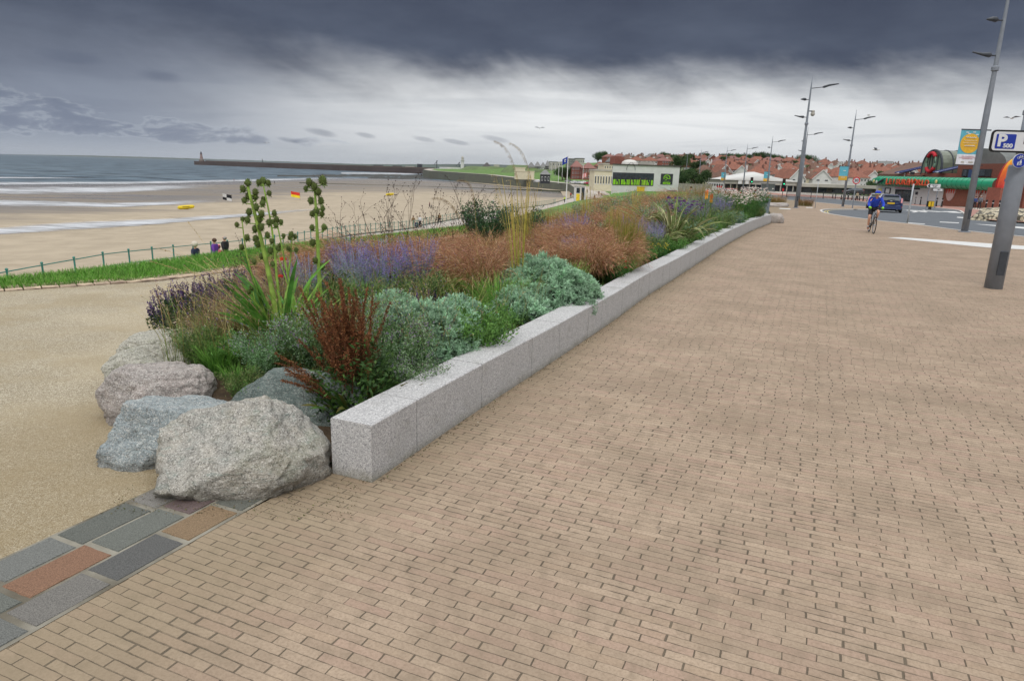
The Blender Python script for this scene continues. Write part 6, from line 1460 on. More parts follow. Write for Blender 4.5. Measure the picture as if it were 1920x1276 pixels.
def gable_house(name, wd, dp, h, rh, wm, rm):
    r = empty(name); part('wall', MB().box((0, 0, h / 2 - 1), (wd, dp, h + 2)), wm, r); e = .4; x = wd / 2; y = dp / 2
    part('gable', MB().raw([(-x, -y, h), (x, -y, h), (0, -y, h + rh), (-x, -y + .3, h), (x, -y + .3, h), (0, -y + .3, h + rh)], [(0, 3, 5, 2), (1, 2, 5, 4)], [(0, 1, 2), (3, 5, 4)]), wm, r)
    s_ = rh / x; mb = MB()
    for sg_ in (-1, 1):
        a = (sg_ * (x + e), h - e * s_); b = (0, h + rh); t_ = .22
        mb.raw([(a[0], -y - e, a[1]), (b[0], -y - e, b[1]), (b[0], -y - e, b[1] + t_), (a[0], -y - e, a[1] + t_), (a[0], y + e, a[1]), (b[0], y + e, b[1]), (b[0], y + e, b[1] + t_), (a[0], y + e, a[1] + t_)],
               [(0, 1, 2, 3), (7, 6, 5, 4), (3, 2, 6, 7), (0, 4, 5, 1), (0, 3, 7, 4)])
    rf = part('roof', mb, rm, r); part('chimney', MB().box((x * .5, .5, h + rh * .8), (.9, .7, 2.6)), WHITE if wm is not BRICKR else CHIM, rf)
    mb = MB()
    for sg_ in (-1, 1): mb.bar((sg_ * (x + e), -y - e - .05, h - e * s_), (0, -y - e - .05, h + rh), .12, .35)
    part('bargeboards', mb, WFR, r)
    for cx, cz in ((-wd * .22, h * .3), (wd * .22, h * .3), (-wd * .22, h * .8), (wd * .22, h * .8)):
        w_ = part('window', MB().box((cx, -y - .04, cz), (wd * .2, .14, h * .2)), WFR, r); part('pane', MB().box((cx, -y - .1, cz), (wd * .16, .1, h * .15)), GLASS, w_)
    return r
HS = [(house('house', 11, 9, 4.6, 3.4, WHITE, ROOFR, True, 3, 2, 1), 'white-walled', 'orange hipped'), (house('house', 13, 9, 4.8, 3.2, BRICKR, ROOFR, True, 4, 2, 2), 'red brick', 'orange hipped'),
      (house('house', 10, 8.5, 3.0, 4.2, CREAM, ROOFB, True, 3, 1, 1, True), 'cream', 'brown dormered'), (house('house', 12, 9, 4.8, 3.0, BRICKR, ROOFP, True, 4, 2, 1), 'dark brick', 'pinkish hipped'),
      (gable_house('house', 8.5, 12, 3.6, 4.2, WHITE, ROOFR), 'white gabled', 'steep orange'), (gable_house('house', 9, 12, 4.4, 3.6, BRICKR, ROOFG), 'brick gabled', 'grey slate'), (house('house', 14, 8, 4.0, 3.0, CREAM, ROOFG, True, 4, 2, 1), 'pale', 'grey slate')]
ords = words + ['twenty-first', 'twenty-second', 'twenty-third', 'twenty-fourth', 'twenty-fifth', 'twenty-sixth', 'twenty-seventh', 'twenty-eighth', 'twenty-ninth', 'thirtieth', 'thirty-first', 'thirty-second', 'thirty-third', 'thirty-fourth', 'thirty-fifth', 'thirty-sixth']
usedH = set(); random.seed(5)
rows = [(225, 1325, 1655, 30, (4, 0, 2, 4, 2)), (265, 1320, 1665, 28, (0, 2, 1, 0, 4)), (315, 1300, 1740, 26, (0, 2, 4, 2, 0)), (380, 1170, 1740, 24, (2, 2, 0, 3, 4, 1)), (470, 1150, 1760, 22, (1, 2, 3, 2, 5, 0)), (590, 1140, 1800, 21, (3, 3, 2, 0, 6, 5, 2)), (740, 1145, 1830, 20, (3, 1, 6, 1, 5))]
rn = ['lowest', 'second', 'third', 'fourth', 'fifth', 'sixth', 'topmost']
for ri, (Yr, pa, pb, st, ks) in enumerate(rows):
    px = pa; i = 0
    while px < pb:
        k = random.choice(ks); Yh = Yr + random.uniform(-18, 18); x = AY(px, 320, Yh).x; z = float(upz(x, Yh)) + .1
        pr_, wn_, rn_ = HS[k]; lb = '%s house with %s roof, %s from the left in the %s hillside row' % (wn_, rn_, ords[min(i, 35)], rn[ri])
        rz = random.uniform(-.5, .5) + (.25 if k != 4 else 0)
        if k not in usedH: usedH.add(k); o = pr_; o.location = (x, Yh, z); o.rotation_euler = (0, 0, rz)
        else: o = copy_tree(pr_, (x, Yh, z), rz)
        o.scale = (.62, .62, .62) if Yr < 400 else (.78, .78, .78)
        tag(o, lb, 'house', 'houses on the hillside'); px += st * random.uniform(.75, 1.2); i += 1
for k, (pr_, a_, b_) in enumerate(HS):
    if k not in usedH: pr_.location = (AY(1500 + k * 20, 320, 900).x, 900, 12); tag(pr_, '%s house with %s roof at the very top of the hill' % (a_, b_), 'house', 'houses on the hillside')
tb = simple_building('tower_block', 1285.5, 1297.5, 289, 8, 640, 12, TOWNM, DARKW, 'dark square tower block rising behind the hillside trees', 'tower block', (3, 5), True)

# trees
def tree(R, H, trunk_h, cols, n=5200, leaf=.55, lumpn=12):
    r = empty('broadleaf_tree'); f = MB(); t_ = MB()
    C_ = [(0, 0, trunk_h + H * .5)] + [(random.gauss(0, R * .5), random.gauss(0, R * .5), trunk_h + H * random.uniform(.2, .8)) for _ in range(lumpn)]
    for c in C_:
        m_ = n // len(C_); rr = R * random.uniform(.38, .62); D = rdir(m_); P = np.array(c) + D * np.array([rr, rr, rr * .8]) * (unif(.35, 1.02, m_)[:, None])
        P[:, 2] = np.maximum(P[:, 2], trunk_h * .6); leaves(f, P, D * .4 + rdir(m_), unif(leaf * .6, leaf * 1.3, m_), leaf * .6, pick(cols, m_, .22))
        t_.tube([(0, 0, trunk_h * .7), (c[0] * .5, c[1] * .5, (trunk_h + c[2]) * .5), c], [R * .05, R * .03, R * .012], 5)
    t_.tube([(0, 0, -1), (0, 0, trunk_h * .5), (0, 0, trunk_h + H * .3)], [R * .1, R * .075, R * .04], 7)
    f.build('crown', LEAF, r); t_.build('trunk', TRUNK, r); return r
DG = [srgb(50, 76, 40), srgb(66, 92, 48), srgb(40, 62, 34), srgb(78, 102, 56)]
TR = [tree(5.5, 8, 1.5, DG), tree(4.5, 6, 1.5, DG, 4200), tree(5, 5, .8, [srgb(82, 98, 52), srgb(96, 108, 58), srgb(64, 82, 42)], 4200)]
tl = [(1272, 300, 0, 1.1), (1292, 430, 0, 1.0), (1308, 300, 1, 1.0), (1334, 380, 2, 1.0), (1352, 560, 0, 1.2), (1366, 600, 0, 1.3), (1378, 590, 0, 1.3), (1388, 560, 0, 1.2), (1400, 600, 0, 1.3), (1416, 560, 0, 1.5), (1428, 540, 0, 1.5), (1440, 560, 0, 1.4), (1452, 560, 0, 1.3), (1462, 600, 0, 1.2),
      (1504, 520, 0, 1.35), (1514, 500, 0, 1.3), (1496, 600, 0, 1.1), (1256, 520, 1, 1.3), (1240, 600, 0, 1.2), (1120, 620, 0, 1.3), (1130, 640, 0, 1.4), (1055, 480, 1, 1.6), (1062, 440, 1, 1.5), (1320, 520, 0, 1.2), (1345, 300, 2, .8), (1475, 380, 2, .9), (1540, 420, 2, .8), (1560, 330, 2, .8), (1610, 420, 2, .8), (1590, 300, 1, .7), (1653, 235, 1, .9), (1645, 175, 1, .62),
      (1700, 640, 1, .9), (1725, 700, 2, .9), (1460, 300, 2, .8), (1405, 330, 2, .8), (1430, 400, 1, .8), (1355, 430, 0, .9), (1300, 250, 2, .8), (1190, 560, 2, 1.0), (1215, 520, 2, 1.0), (1590, 560, 2, 1.0), (1632, 560, 1, 1.0), (1486, 450, 1, .9), (1520, 360, 2, .8), (1680, 470, 2, .9)]
uT = set(); nt_ = {}
for i, (px, Yt, k, sc) in enumerate(tl):
    sc *= .68; x = AY(px, 320, Yt).x; z = float(upz(x, Yt)) if px > 1110 else -4; kind = ('tall dark', 'rounded dark green', 'low olive-green')[k]
    near = 'left of the hilltop tower' if px < 1282 else ('right of the hilltop tower' if px < 1360 else ('above the white tent roof' if px < 1475 else ('behind the camera lamp post' if px < 1530 else 'left of the glass vault')))
    nt_[near] = nt_.get(near, 0) + 1; lb = '%s tree %s, number %s there' % (kind, near, nt_[near])
    if k not in uT: uT.add(k); o = TR[k]; o.location = (x, Yt, z); o.scale = (sc,) * 3
    else: o = copy_tree(TR[k], (x, Yt, z), random.uniform(0, 6), None, None, sc)
    tag(o, lb, 'tree', 'trees on the hillside')
for px, Yt, sc, lb in ((1282, 165, .52, 'dark slender tree right of the white building, by the timber fence'), (1313, 158, .5, 'small dark tree standing in front of the timber fence')):
    o = copy_tree(TR[1], (AY(px, 330, Yt).x, Yt, float(gz(Yt))), 1.0, lb, 'trees on the hillside', (sc, sc, sc * 1.25)); tag(o, cat='tree')

# ---------------------------------------------- white tent-roofed building and its neighbours
Yt = 172; base = float(gz(Yt)) - .1
def fx(px, Y=Yt): return AY(px, 340, Y).x
def fz(px, py, Y=Yt): return AY(px, py, Y).z
tn = empty('tent_roofed_hall', (fx(1432), Yt, base), 0, 'wide low hall with a white tent-like roof in front of the hill', 'hall')
xl, xr = fx(1352) - fx(1432), fx(1497) - fx(1432); ze = fz(1432, 339) - base; zp = fz(1432, 321.5) - base
part('wall', MB().box(((xl + xr) / 2, 9, (fz(1432, 346.5) - base + ze) / 2), (xr - xl, 18, ze - (fz(1432, 346.5) - base))), BEIGE, tn)
mb = MB(); n = 14; V = []
for i in range(n + 1):
    u = i / n; x = xl - .4 + (xr - xl + .8) * u
    zz = ze + (zp - ze) * (1 - abs(x) / (abs(xl) if x < 0 else xr)) ** .85 if abs(x) < max(abs(xl), xr) else ze
    zz = max(zz, ze + .05) if isinstance(zz, float) else ze
    V += [(x, -.4, ze - .05), (x, -.4, max(ze + .1, zz * .55 + ze * .45)), (x, 9, zz if zz > ze else ze + .1), (x, 18.4, ze)]
q = [(i * 4 + j, i * 4 + 4 + j, i * 4 + 5 + j, i * 4 + 1 + j) for i in range(n) for j in range(3)]
part('tent_roof', mb.raw(V, q), M_('white_roof_membrane', 196, 196, 192, var=.05, nscale=.3, rough=.6), tn, True)
part('glazing', MB().box(((xl + xr) / 2, 1.2, (fz(1432, 346.5) - base) / 2), (xr - xl - .5, .5, fz(1432, 346.5) - base)), GLASS, tn)
for i in range(12): part('post', MB().box((xl + 1 + (xr - xl - 2) * i / 11, .3, (fz(1432, 346.5) - base) / 2), (.22, .22, fz(1432, 346.5) - base)), BEIGE, tn)
for px, w_, lb in ((1387, 7, 0), (1400, 6.5, 1)): part('poster', MB().box((fx(px) - fx(1432), -.3, fz(px, 341.5) - base), (w_ * .13, .06, .85)), WFR, tn)
an = empty('low_annex', (fx(1570), Yt, base), 0, 'long flat grey-beige annex right of the tent-roofed hall', 'annex'); xl, xr = fx(1494) - fx(1570), fx(1655) - fx(1570); za, zb_ = fz(1570, 346) - base, fz(1570, 352) - base
part('fascia', MB().box(((xl + xr) / 2, 8, (za + zb_) / 2), (xr - xl, 17, za - zb_)), BEIGE, an); part('wall', MB().box(((xl + xr) / 2, 8.3, zb_ / 2), (xr - xl - .6, 15, zb_)), M_('dark_brown_boards', 84, 78, 70, var=.2), an)  # pale fascia over a dark brown boarded wall
for i in range(5): part('opening', MB().box((xl + 3 + (xr - xl - 6) * i / 4, .75, zb_ / 2), (2.2, .1, zb_ * .7)), GLASS, an)
fc = empty('timber_fence', (fx(1300, 152), 152, float(gz(152))), 0, 'weathered vertical-board timber fence right of the white building', 'fence'); xl, xr = fx(1273, 152) - fx(1300, 152), fx(1336, 152) - fx(1300, 152)
part('boards', MB().box(((xl + xr) / 2, 0, .9), (xr - xl, .05, 1.75)), M_('silvered_timber', 136, 132, 122, var=.3, nscale=3), fc)
for i in range(9): part('post', MB().box((xl + (xr - xl) * i / 8, -.06, .95), (.12, .08, 1.95)), M_('silvered_timber', 136, 132, 122), fc)
pp = empty('park_railing', (fx(1540, 140), 140, float(gz(140))), 0, 'dark park railings in front of the hall and annex', 'railing'); xl, xr = fx(1478, 140) - fx(1540, 140), fx(1640, 140) - fx(1540, 140)
mb = MB(); [mb.bar((xl, 0, z), (xr, 0, z), .05, .05) for z in (.15, 1.15)]
for i in range(150): x = xl + (xr - xl) * i / 149; mb.bar((x, 0, 0), (x, 0, 1.3), .03, .03)
part('bars', mb, DARKW, pp)
for i in range(8): part('post', MB().bar((xl + (xr - xl) * i / 7, 0, 0), (xl + (xr - xl) * i / 7, 0, 1.4), .1, .1), DARKW, pp)
# ================================================================== STREET: shop front, lamps, signs, car, railing
def textmesh(s_, size, material, parent, loc, name='lettering', depth=.02, sx=1.0, bold=0.0, align='CENTER', rot=(rad(90), 0, 0)):
    cu = bpy.data.curves.new('t', 'FONT'); cu.body = s_; cu.size = size; cu.extrude = depth; cu.offset = bold; cu.align_x = align; cu.align_y = 'CENTER'
    o = bpy.data.objects.new('t', cu); C.objects.link(o)
    me = bpy.data.meshes.new_from_object(o.evaluated_get(bpy.context.evaluated_depsgraph_get())); bpy.data.objects.remove(o)
    me.name = name; me.materials.clear(); me.materials.append(material)
    r = bpy.data.objects.new(name, me); C.objects.link(r); r.parent = parent; r.location = loc; r.rotation_euler = rot; r.scale = (sx, 1, 1); return r
class Facade:
    def __init__(s, P0, P1, zb):
        s.P0 = Vector((P0[0], P0[1], zb)); s.ang = math.atan2(P1[1] - P0[1], P1[0] - P0[0]); s.L = math.hypot(P1[1] - P0[1], P1[0] - P0[0]); s.u = Vector((math.cos(s.ang), math.sin(s.ang), 0)); s.n = Vector((-math.sin(s.ang), math.cos(s.ang), 0))
    def loc(s, px, py, y=0.0):
        d = Vector(ray(px, py)); c0 = Vector((0, 0, EYE)); t = (s.P0 + s.n * y - c0).dot(s.n) / d.dot(s.n); p = c0 + d * t - s.P0
        return p.dot(s.u), p.z
    def box(s, name, px0, py0, px1, py1, y, th, material, parent, ybot=None):
        x0, z1 = s.loc(px0, py0, y); x1, z0 = s.loc(px1, py1, y)
        if ybot is not None: z0 = ybot
        return part(name, MB().box(((x0 + x1) / 2, y, (z0 + z1) / 2), (abs(x1 - x0), th, z1 - z0)), material, parent)
L0 = GS(1639, 378); R0 = GS(1871, 391.5)
F = Facade(L0, R0, min(L0.z, R0.z))
lw_ = empty('shop_building', tuple(F.P0), F.ang, 'amusement building with a long bulging green canopy over white and brick walls', 'building')
# walls
xw, _ = F.loc(1765.5, 380); zt = F.loc(1700, 350)[1]
part('white_wall', MB().box((xw / 2, 1.5, zt / 2 - .5), (xw, 3, zt + 1)), WHITE, lw_)
part('brick_wall', MB().box(((xw + F.L) / 2, 1.5, zt / 2 - .5), (F.L - xw, 3, zt + 1)), M_('orange_brown_brick', 138, 86, 68, var=.15, nscale=4), lw_)
x0, _ = F.loc(1680, 370); x1, _ = F.loc(1709, 370)
dr = F.box('shop_door', 1680, 355, 1709.5, 378, -.05, .2, M_('dark_doorway', 30, 32, 34), lw_)
F.box('pane', 1682, 358, 1693, 376, -.18, .05, GLASS, dr); F.box('pane', 1696, 358, 1707, 376, -.18, .05, GLASS, dr)
F.box('sign_strip', 1679, 351.5, 1706, 354.2, -.25, .2, M_('pink_sign', 196, 120, 150), lw_)
w_ = F.box('window', 1660, 352, 1668.5, 363.5, -.06, .16, DARKW, lw_); F.box('pane', 1661.6, 353.5, 1667, 362, -.16, .05, WFR, w_)
F.box('poster', 1647.5, 353, 1653, 359, -.06, .06, M_('yellow_poster', 206, 192, 130), lw_); F.box('poster', 1655, 353, 1659, 361, -.06, .06, M_('blue_white_poster', 168, 178, 204), lw_)
F.box('vent', 1717, 359.5, 1720, 365, -.06, .08, DARKW, lw_); F.box('panel', 1714, 352, 1724, 355.5, -.08, .1, DARKW, lw_)
OVAL = M_('pale_pink_oval_panel', 188, 158, 150); REDT = M_('red_scallop', 190, 64, 48)
for a, b in ((1776, 1789), (1824, 1836), (1843, 1861)):
    xa, z1 = F.loc(a, 353); xb, z0 = F.loc(b, 378); cx = (xa + xb) / 2; w2 = (xb - xa) / 2
    z0 = F.loc((a + b) / 2, 377)[1]; mb = MB(); ou = [(cx + w2 * math.cos(t), z1 + (z1 - z0) * math.sin(t)) for t in np.linspace(math.pi, 2 * math.pi, 16)]
    mb.xprism(ou, Matrix.Translation((0, -.12, 0)), .1); ov = part('oval_panel', mb, OVAL, lw_)
    for k in range(4):
        xx = xa + (xb - xa) * (k + .1) / 4; ww = (xb - xa) / 4 * .8; mb = MB(); mb.xprism([(xx, z1), (xx + ww / 2, z1 - .75), (xx + ww, z1)], Matrix.Translation((0, -.2, 0)), .06); part('scallop', mb, REDT, ov)
# bulging canopy: ribbed half barrel
GRN = M_('green_canopy_sheet', 34, 150, 108, rough=.3, var=.1, nscale=.8, spec=.6); GRND = M_('green_canopy_rib', 24, 106, 78, rough=.4)
zc0, zc1 = F.loc(1750, 352.5)[1], F.loc(1750, 332)[1]; zm, hr = (zc0 + zc1) / 2, (zc1 - zc0) / 2
n = 30; Lc = F.L - .2; V = []; q = []; m_ = 11
for i in range(n + 1):
    u = -.6 + (Lc + .6) * i / n; k = math.sin(min(1, i / 2.0) * math.pi / 2) if i < 2 else 1
    k = max(k, .55)
    for j in range(m_):
        a = -math.pi / 2 + math.pi * j / (m_ - 1); V.append((u, -.05 - 1.25 * k * abs(math.cos(a)) ** .6, zm + hr * k * math.sin(a)))
q = [(i * m_ + j, (i + 1) * m_ + j, (i + 1) * m_ + j + 1, i * m_ + j + 1) for i in range(n) for j in range(m_ - 1)]
cn_ = part('canopy', MB().raw(V, q), GRN, lw_, True)
part('canopy_end', MB().raw([V[j] for j in range(m_)] + [(-.6, -.05, zm)], None, [(j, j + 1, m_) for j in range(m_ - 1)]), GRN, lw_)
for i in range(2, 29):
    u = -.6 + (Lc + .6) * i / n; part('rib', MB().tube([(u, -.05 - 1.27 * abs(math.cos(a)) ** .6, zm + (hr + .01) * math.sin(a)) for a in np.linspace(-1.5, 1.5, 11)], .035, 5), GRND, cn_)
part('roof_deck', MB().box((F.L / 2, 1.6, zm + hr - .1), (F.L, 3.4, .2)), GRND, lw_)
xa, _ = F.loc(1662.5, 341, -1.3); xb, _ = F.loc(1744, 343, -1.3); zz = F.loc(1703, 342, -1.3)[1]
LET = M_('orange_red_letters', 210, 84, 48, var=.08, rough=.5); LETG = M_('dark_letter_shadow', 110, 40, 30)
LN = 'LEISUREWORLD'
for i, ch in enumerate(LN):
    u = xa + (xb - xa) * (i + .5) / len(LN)
    o = textmesh(ch, 1.25 if i not in (0, 7) else 1.5, LET, cn_, (u, -1.52, zz), 'letter', .05, 1.35, .03)
    textmesh(ch, 1.25 if i not in (0, 7) else 1.5, LETG, o, (-.06, -.07, -.07), 'letter_shadow', .02, 1.0, .03, rot=(0, 0, 0))
for px, py, c_ in ((1640, 339.5, 'yellow_poster'), (1757, 340.5, 'yellow_poster'), (1645, 341, 'white_render')):
    u, z = F.loc(px, py, -1.3); part('star_ornament', MB().ball((u, -1.45, z), .3, 8, 5, None, (1, .4, 1)), MATS[c_], cn_)
mb = MB(); u, z = F.loc(1654, 340, -1.3); mb.tube([(u - 1.4, -1.5, z - .5), (u - .4, -1.5, z - .05), (u + .3, -1.5, z + .2), (u + 1.5, -1.5, z + .6)], [.06, .22, .16, .04], 6); part('swoosh_ornament', mb, DARKW, cn_)
# brick building and barrel vault behind
bb = empty('brick_leisure_building', tuple(F.P0), F.ang, 'red-brown brick building with sloping tiled roofs behind the green canopy', 'building')
ua, _ = F.loc(1735, 320, 6); zt2 = F.loc(1850, 307, 6)[1]; zt3 = F.loc(1690, 324, 6)[1]
BR2 = M_('red_brown_brick', 134, 80, 66, var=.14, nscale=4)
ub, _ = F.loc(1795, 320, 6)
part('wall', MB().box(((ub + F.L + 16) / 2, 12, zt2 / 2), (F.L + 16 - ub, 12, zt2)), BR2, bb); part('wall', MB().box(((ub - 2) / 2, 12, zt3 / 2), (ub + 2, 12, zt3)), BR2, bb)
for (a, b, c, d) in ((1650, 1700, 326, 303), (1704, 1735, 328, 316)):
    u0, z0 = F.loc(a, c, 6); u1, _ = F.loc(b, c, 6); _, z1 = F.loc(b, d, 6)
    r2 = part('roof', MB().raw([(u0, 5.6, z0), (u1, 5.6, z0), (u1, 11, z1), (u0 + 1.5, 11, z1), (u0, 5.6, z0 - .5), (u1, 5.6, z0 - .5)], [(0, 1, 2, 3), (4, 5, 1, 0)]), ROOFB, bb)
for (pa, pb, py0, py1) in ((1680, 1704, 324, 312), (1752, 1776, 323, 310)):
    u0, z0 = F.loc(pa, py0, 5.2); u1, z1 = F.loc(pb, py1, 5.2)
    sk = part('rooflight', MB().raw([(u0, 5.1, z0), (u0 + 1.5, 5.1, z0), (u1, 8.5, z1), (u1 - 1.5, 8.5, z1)], [(0, 1, 2, 3)]), M_('pale_rooflight', 180, 188, 198, rough=.3), bb)
    part('rooflight_frame', MB().tube([(u0 - .1, 5.0, z0), (u1 - 1.6, 8.4, z1)], .14, 5).tube([(u0 + 1.6, 5.0, z0), (u1 + .1, 8.4, z1)], .14, 5), M_('blue_frame', 52, 62, 110), sk)
for (a, b, c, d) in ((1834, 1857, 317, 331), (1806, 1817, 317, 331)):
    w_ = F.box('window', a, c, b, d, 5.9, .2, DARKW, bb); F.box('pane', a + 2, c + 1.5, (a + b) / 2, d - 1, 5.75, .1, GLASS, w_)
F.box('window', 1708, 322, 1713, 329, 5.9, .2, DARKW, bb); F.box('blue_panel', 1818, 318, 1824, 333, 5.85, .2, M_('blue_panel', 60, 80, 120), bb)
gv = empty('barrel_vault', (0, 0, 0), 0, 'glazed barrel vault with a red and green lifebelt on its rounded end', 'glass vault')
pe = AY(1745, 325, 126); gv.location = (pe.x, pe.y, pe.z - .2); ht = AY(1745, 281.5, 126).z - pe.z + .2; gl = 22.0; hw = 2.9
GV = M_('smoky_vault_glazing', 104, 110, 96, rough=.25, var=.18, nscale=.6); prof = [(-hw, 0)] + [(hw * math.cos(a), ht - hw + hw * math.sin(a)) for a in np.linspace(math.pi, 0, 13)] + [(hw, 0)]
V = []; 
for x in (0, gl): V += [(x + 0, p[0], p[1]) for p in prof]
k = len(prof); part('glazing', MB().raw(V, [(j, j + 1, k + j + 1, k + j) for j in range(k - 1)]), GV, gv, False)
mb = MB(); mb.raw([(-.02, p[0], p[1]) for p in prof] + [(-.02, 0, ht * .4)], None, [(j + 1, j, k) for j in range(k - 1)] + [(0, k - 1, k)]); part('end_wall', mb, M_('green_grey_end_glazing', 112, 124, 106, rough=.3, var=.12), gv)
for i in range(12):
    x = gl * i / 11; part('rib', MB().tube([(x, p[0] * 1.01, p[1] * 1.005) for p in prof], .11 if i else .2, 5), M_('vault_rib', 62, 66, 72), gv)
for y in (-1.6, -.8, 0, .8, 1.6): part('mullion', MB().box((-.08, y, ht * .45), (.1, .08, ht * .85)), M_('vault_rib', 62, 66, 72), gv)
for a0, a1, c_ in ((35, 145, 'r'), (145, 215, 'g'), (215, 325, 'r'), (325, 395, 'g')):
    mb = MB(); mb.tube([(-.3, 1.35 * math.cos(rad(a)), ht * .5 + 1.6 * math.sin(rad(a))) for a in np.linspace(a0, a1, 9)], .3 if c_ == 'r' else .14, 8)
    part('lifebelt_segment', mb, M_('lifebelt_red', 178, 36, 48) if c_ == 'r' else M_('lifebelt_green', 120, 150, 130), gv, True)
g2 = empty('grey_vault', tuple(AY(1868, 309, 118)), 0, 'wide dull grey curved roof behind the parking sign', 'curved roof'); ht2 = AY(1868, 279, 118).z - g2.location.z
mb = MB(); V = []
for x in (-3.2, 26): V += [(x, 7 * math.cos(a), ht2 * math.sin(a)) for a in np.linspace(0, math.pi, 15)]
mb.raw(V, [(j, j + 1, 16 + j, 15 + j) for j in range(14)]); mb.raw([V[j] for j in range(15)] + [(-3.2, 0, 0)], None, [(j, j + 1, 15) for j in range(14)]); part('roof_sheet', mb, M_('weathered_curved_roof', 116, 120, 118, var=.2, nscale=.3), g2)
for y, x in ((0, 0), (2, 8)): o = copy_tree(TR[1], tuple(F.P0 + F.u * (F.loc(1783 - x * 2, 320, 4)[0]) + F.n * 4.2 + Vector((0, 0, 1.0))), 1 + y, 'dark green tree rising over the green canopy, %s' % ('beside the blue panel' if y == 0 else 'left of the other one'), 'trees on the hillside', .42); tag(o, cat='tree')
# red and yellow arch
pA, pB = AY(1869, 392, 93), AY(1940, 392, 93); FA = Facade(pA, pB, float(gz(93)))
ar = empty('entrance_arch', tuple(FA.P0), FA.ang, 'tall entrance arch with a rim fading from yellow to red, right of the green canopy', 'arch')
xa, zb_ = FA.loc(1872, 392, -.6); _, zt_ = FA.loc(1903, 286, -.6); xa2, _ = FA.loc(1943, 340, -.6); zs = FA.loc(1869, 352, -.6)[1]
cx = (xa + xa2) / 2; rx_ = (xa2 - xa) / 2; rz_ = zt_ - zs
mb = MB(); V = []; Cc = []; n = 26; ic = .86
for i in range(n + 1):
    a = math.pi * i / n; h_ = math.sin(a); col = colr(206, 54, 66) * (1 - min(1, h_ * 1.6)) + colr(224, 108, 40) * min(1, h_ * 1.6) if h_ < .6 else colr(224, 108, 40) * (1 - (h_ - .6) / .4) + colr(226, 186, 50) * (h_ - .6) / .4
    for (k1, y) in ((1, -.6), (1, -.1), (ic, -.6), (ic, 1.0)):
        V.append((cx - rx_ * k1 * math.cos(a), y, zs + rz_ * k1 * math.sin(a))); Cc.append(col if y < 2 else colr(150, 30, 28))
q = [(i * 4 + a_, i * 4 + b_, i * 4 + 4 + b_, i * 4 + 4 + a_) for i in range(n) for a_, b_ in ((0, 1), (2, 0), (3, 2))]
rim = part('arch_rim', mb.raw(V, q, None, Cc), FAR, ar)
part('arch_recess', MB().xprism([(cx - rx_ * .82, zs - .2)] + [(cx - rx_ * .82 * math.cos(a), zs + rz_ * .82 * math.sin(a)) for a in np.linspace(0, math.pi, 20)] + [(cx + rx_ * .82, zs - .2)], Matrix.Translation((0, 1.2, 0)), .3), M_('deep_red_paint', 168, 40, 30, rough=.5), ar)
for sx in (xa + .5, xa2 - .5): part('arch_pier', MB().box((sx, .6, zs / 2), (1.5, 2.6, zs)), BR2, ar)
for i in range(2, 24, 2):
    a = math.pi * i / 26; part('rim_mark', MB().box((cx - rx_ * .9 * math.cos(a), -.64, zs + rz_ * .9 * math.sin(a)), (.5, .05, .35), ry=a), M_('blue_mark', 70, 84, 120), rim)

# ---------------------------------------------- lamp posts
LAMPS = M_('dark_lamp_casting', 58, 62, 68, rough=.4)
def lamp_post(H=11.0, cctv=False):
    r = empty('street_lamp'); m0 = MB()
    m0.tube([(0, 0, -.2), (0, 0, H * .5), (0, 0, H * .55), (0, 0, H * .9), (0, 0, H)], [.145, .125, .105, .06, .012], 14); part('pole', m0, STEEL, r, True)
    part('collar', MB().lathe([(.12, H * .63), (.15, H * .632), (.15, H * .645), (.11, H * .65)], n=12), STEEL, r)
    part('base_plate', MB().lathe([(0, -.02), (.26, -.02), (.26, .03), (.16, .05)], n=14), STEEL, r)
    part('access_door', MB().box((0, -.145, .8), (.11, .02, .42)), LAMPS, r)
    za = H * .897; a = part('lamp_arm', MB().tube([(0, 0, za), (.9, 0, za + .12), (1.0, 0, za + .13)], [.035, .03, .03], 7), LAMPS, r)
    hd = MB(); hd.tube([(.95, 0, za + .12), (1.1, 0, za + .16), (1.5, 0, za + .30), (2.2, 0, za + .42), (2.3, 0, za + .42)], [.05, .10, .085, .05, .02], 8)
    part('lamp_head', hd, LAMPS, a, True)
    for zf, L_, nm in ((.815, .5, 0), (.687, .85, 1)):
        z = H * zf; b = part('side_arm', MB().tube([(0, 0, z), (-.3, 0, z)], .03, 6), LAMPS, r)
        hd = MB(); hd.tube([(-.25, 0, z), (-.35, 0, z + .02), (-.25 - L_ * .5, 0, z + .04), (-.25 - L_, 0, z + (.02 if nm == 0 else .12))], [.04, .11, .10 if nm == 0 else .06, .03], 8); part('lamp_head', hd, LAMPS, b, True)
    if cctv:
        z = H * .71; c = part('camera_bracket', MB().bar((0, 0, z + .25), (.55, 0, z + .25), .08, .08), LAMPS, r)
        part('camera_dome', MB().ball((.42, 0, z + .02), .18, 10, 8).box((.42, 0, z + .22), (.2, .2, .2)), BEIGE, c, True)
    return r
def put_lamp(o, px_base, H, label, top=None, Y=None):
    if Y is None: p = GS(*px_base)
    else: t_ = AY(top[0], top[1], Y); p = Vector((t_.x, Y, float(gz(Y))))
    o.location = p; s_ = H / 11.0; o.scale = (s_, s_, s_); o.rotation_euler = (0, 0, 0.0); return tag(o, label, 'street lamp', 'tall lamp posts along the road')
LP_ = lamp_post(); GLamp = put_lamp(LP_, (1808, 435), 10.9, 'nearest lamp post')
GLamp['label'] = 'nearest and tallest-looking lamp post, with a sun-disc banner hanging from it'
LC = lamp_post(cctv=True); put_lamp(LC, (1492, 390), 12.1, 'tall lamp post with a camera dome half way up, at the edge of the paving')
put_lamp(copy_tree(LP_), (1580, 387.5), 10.6, 'lamp post on the paved tip, with a blue and yellow banner low down')
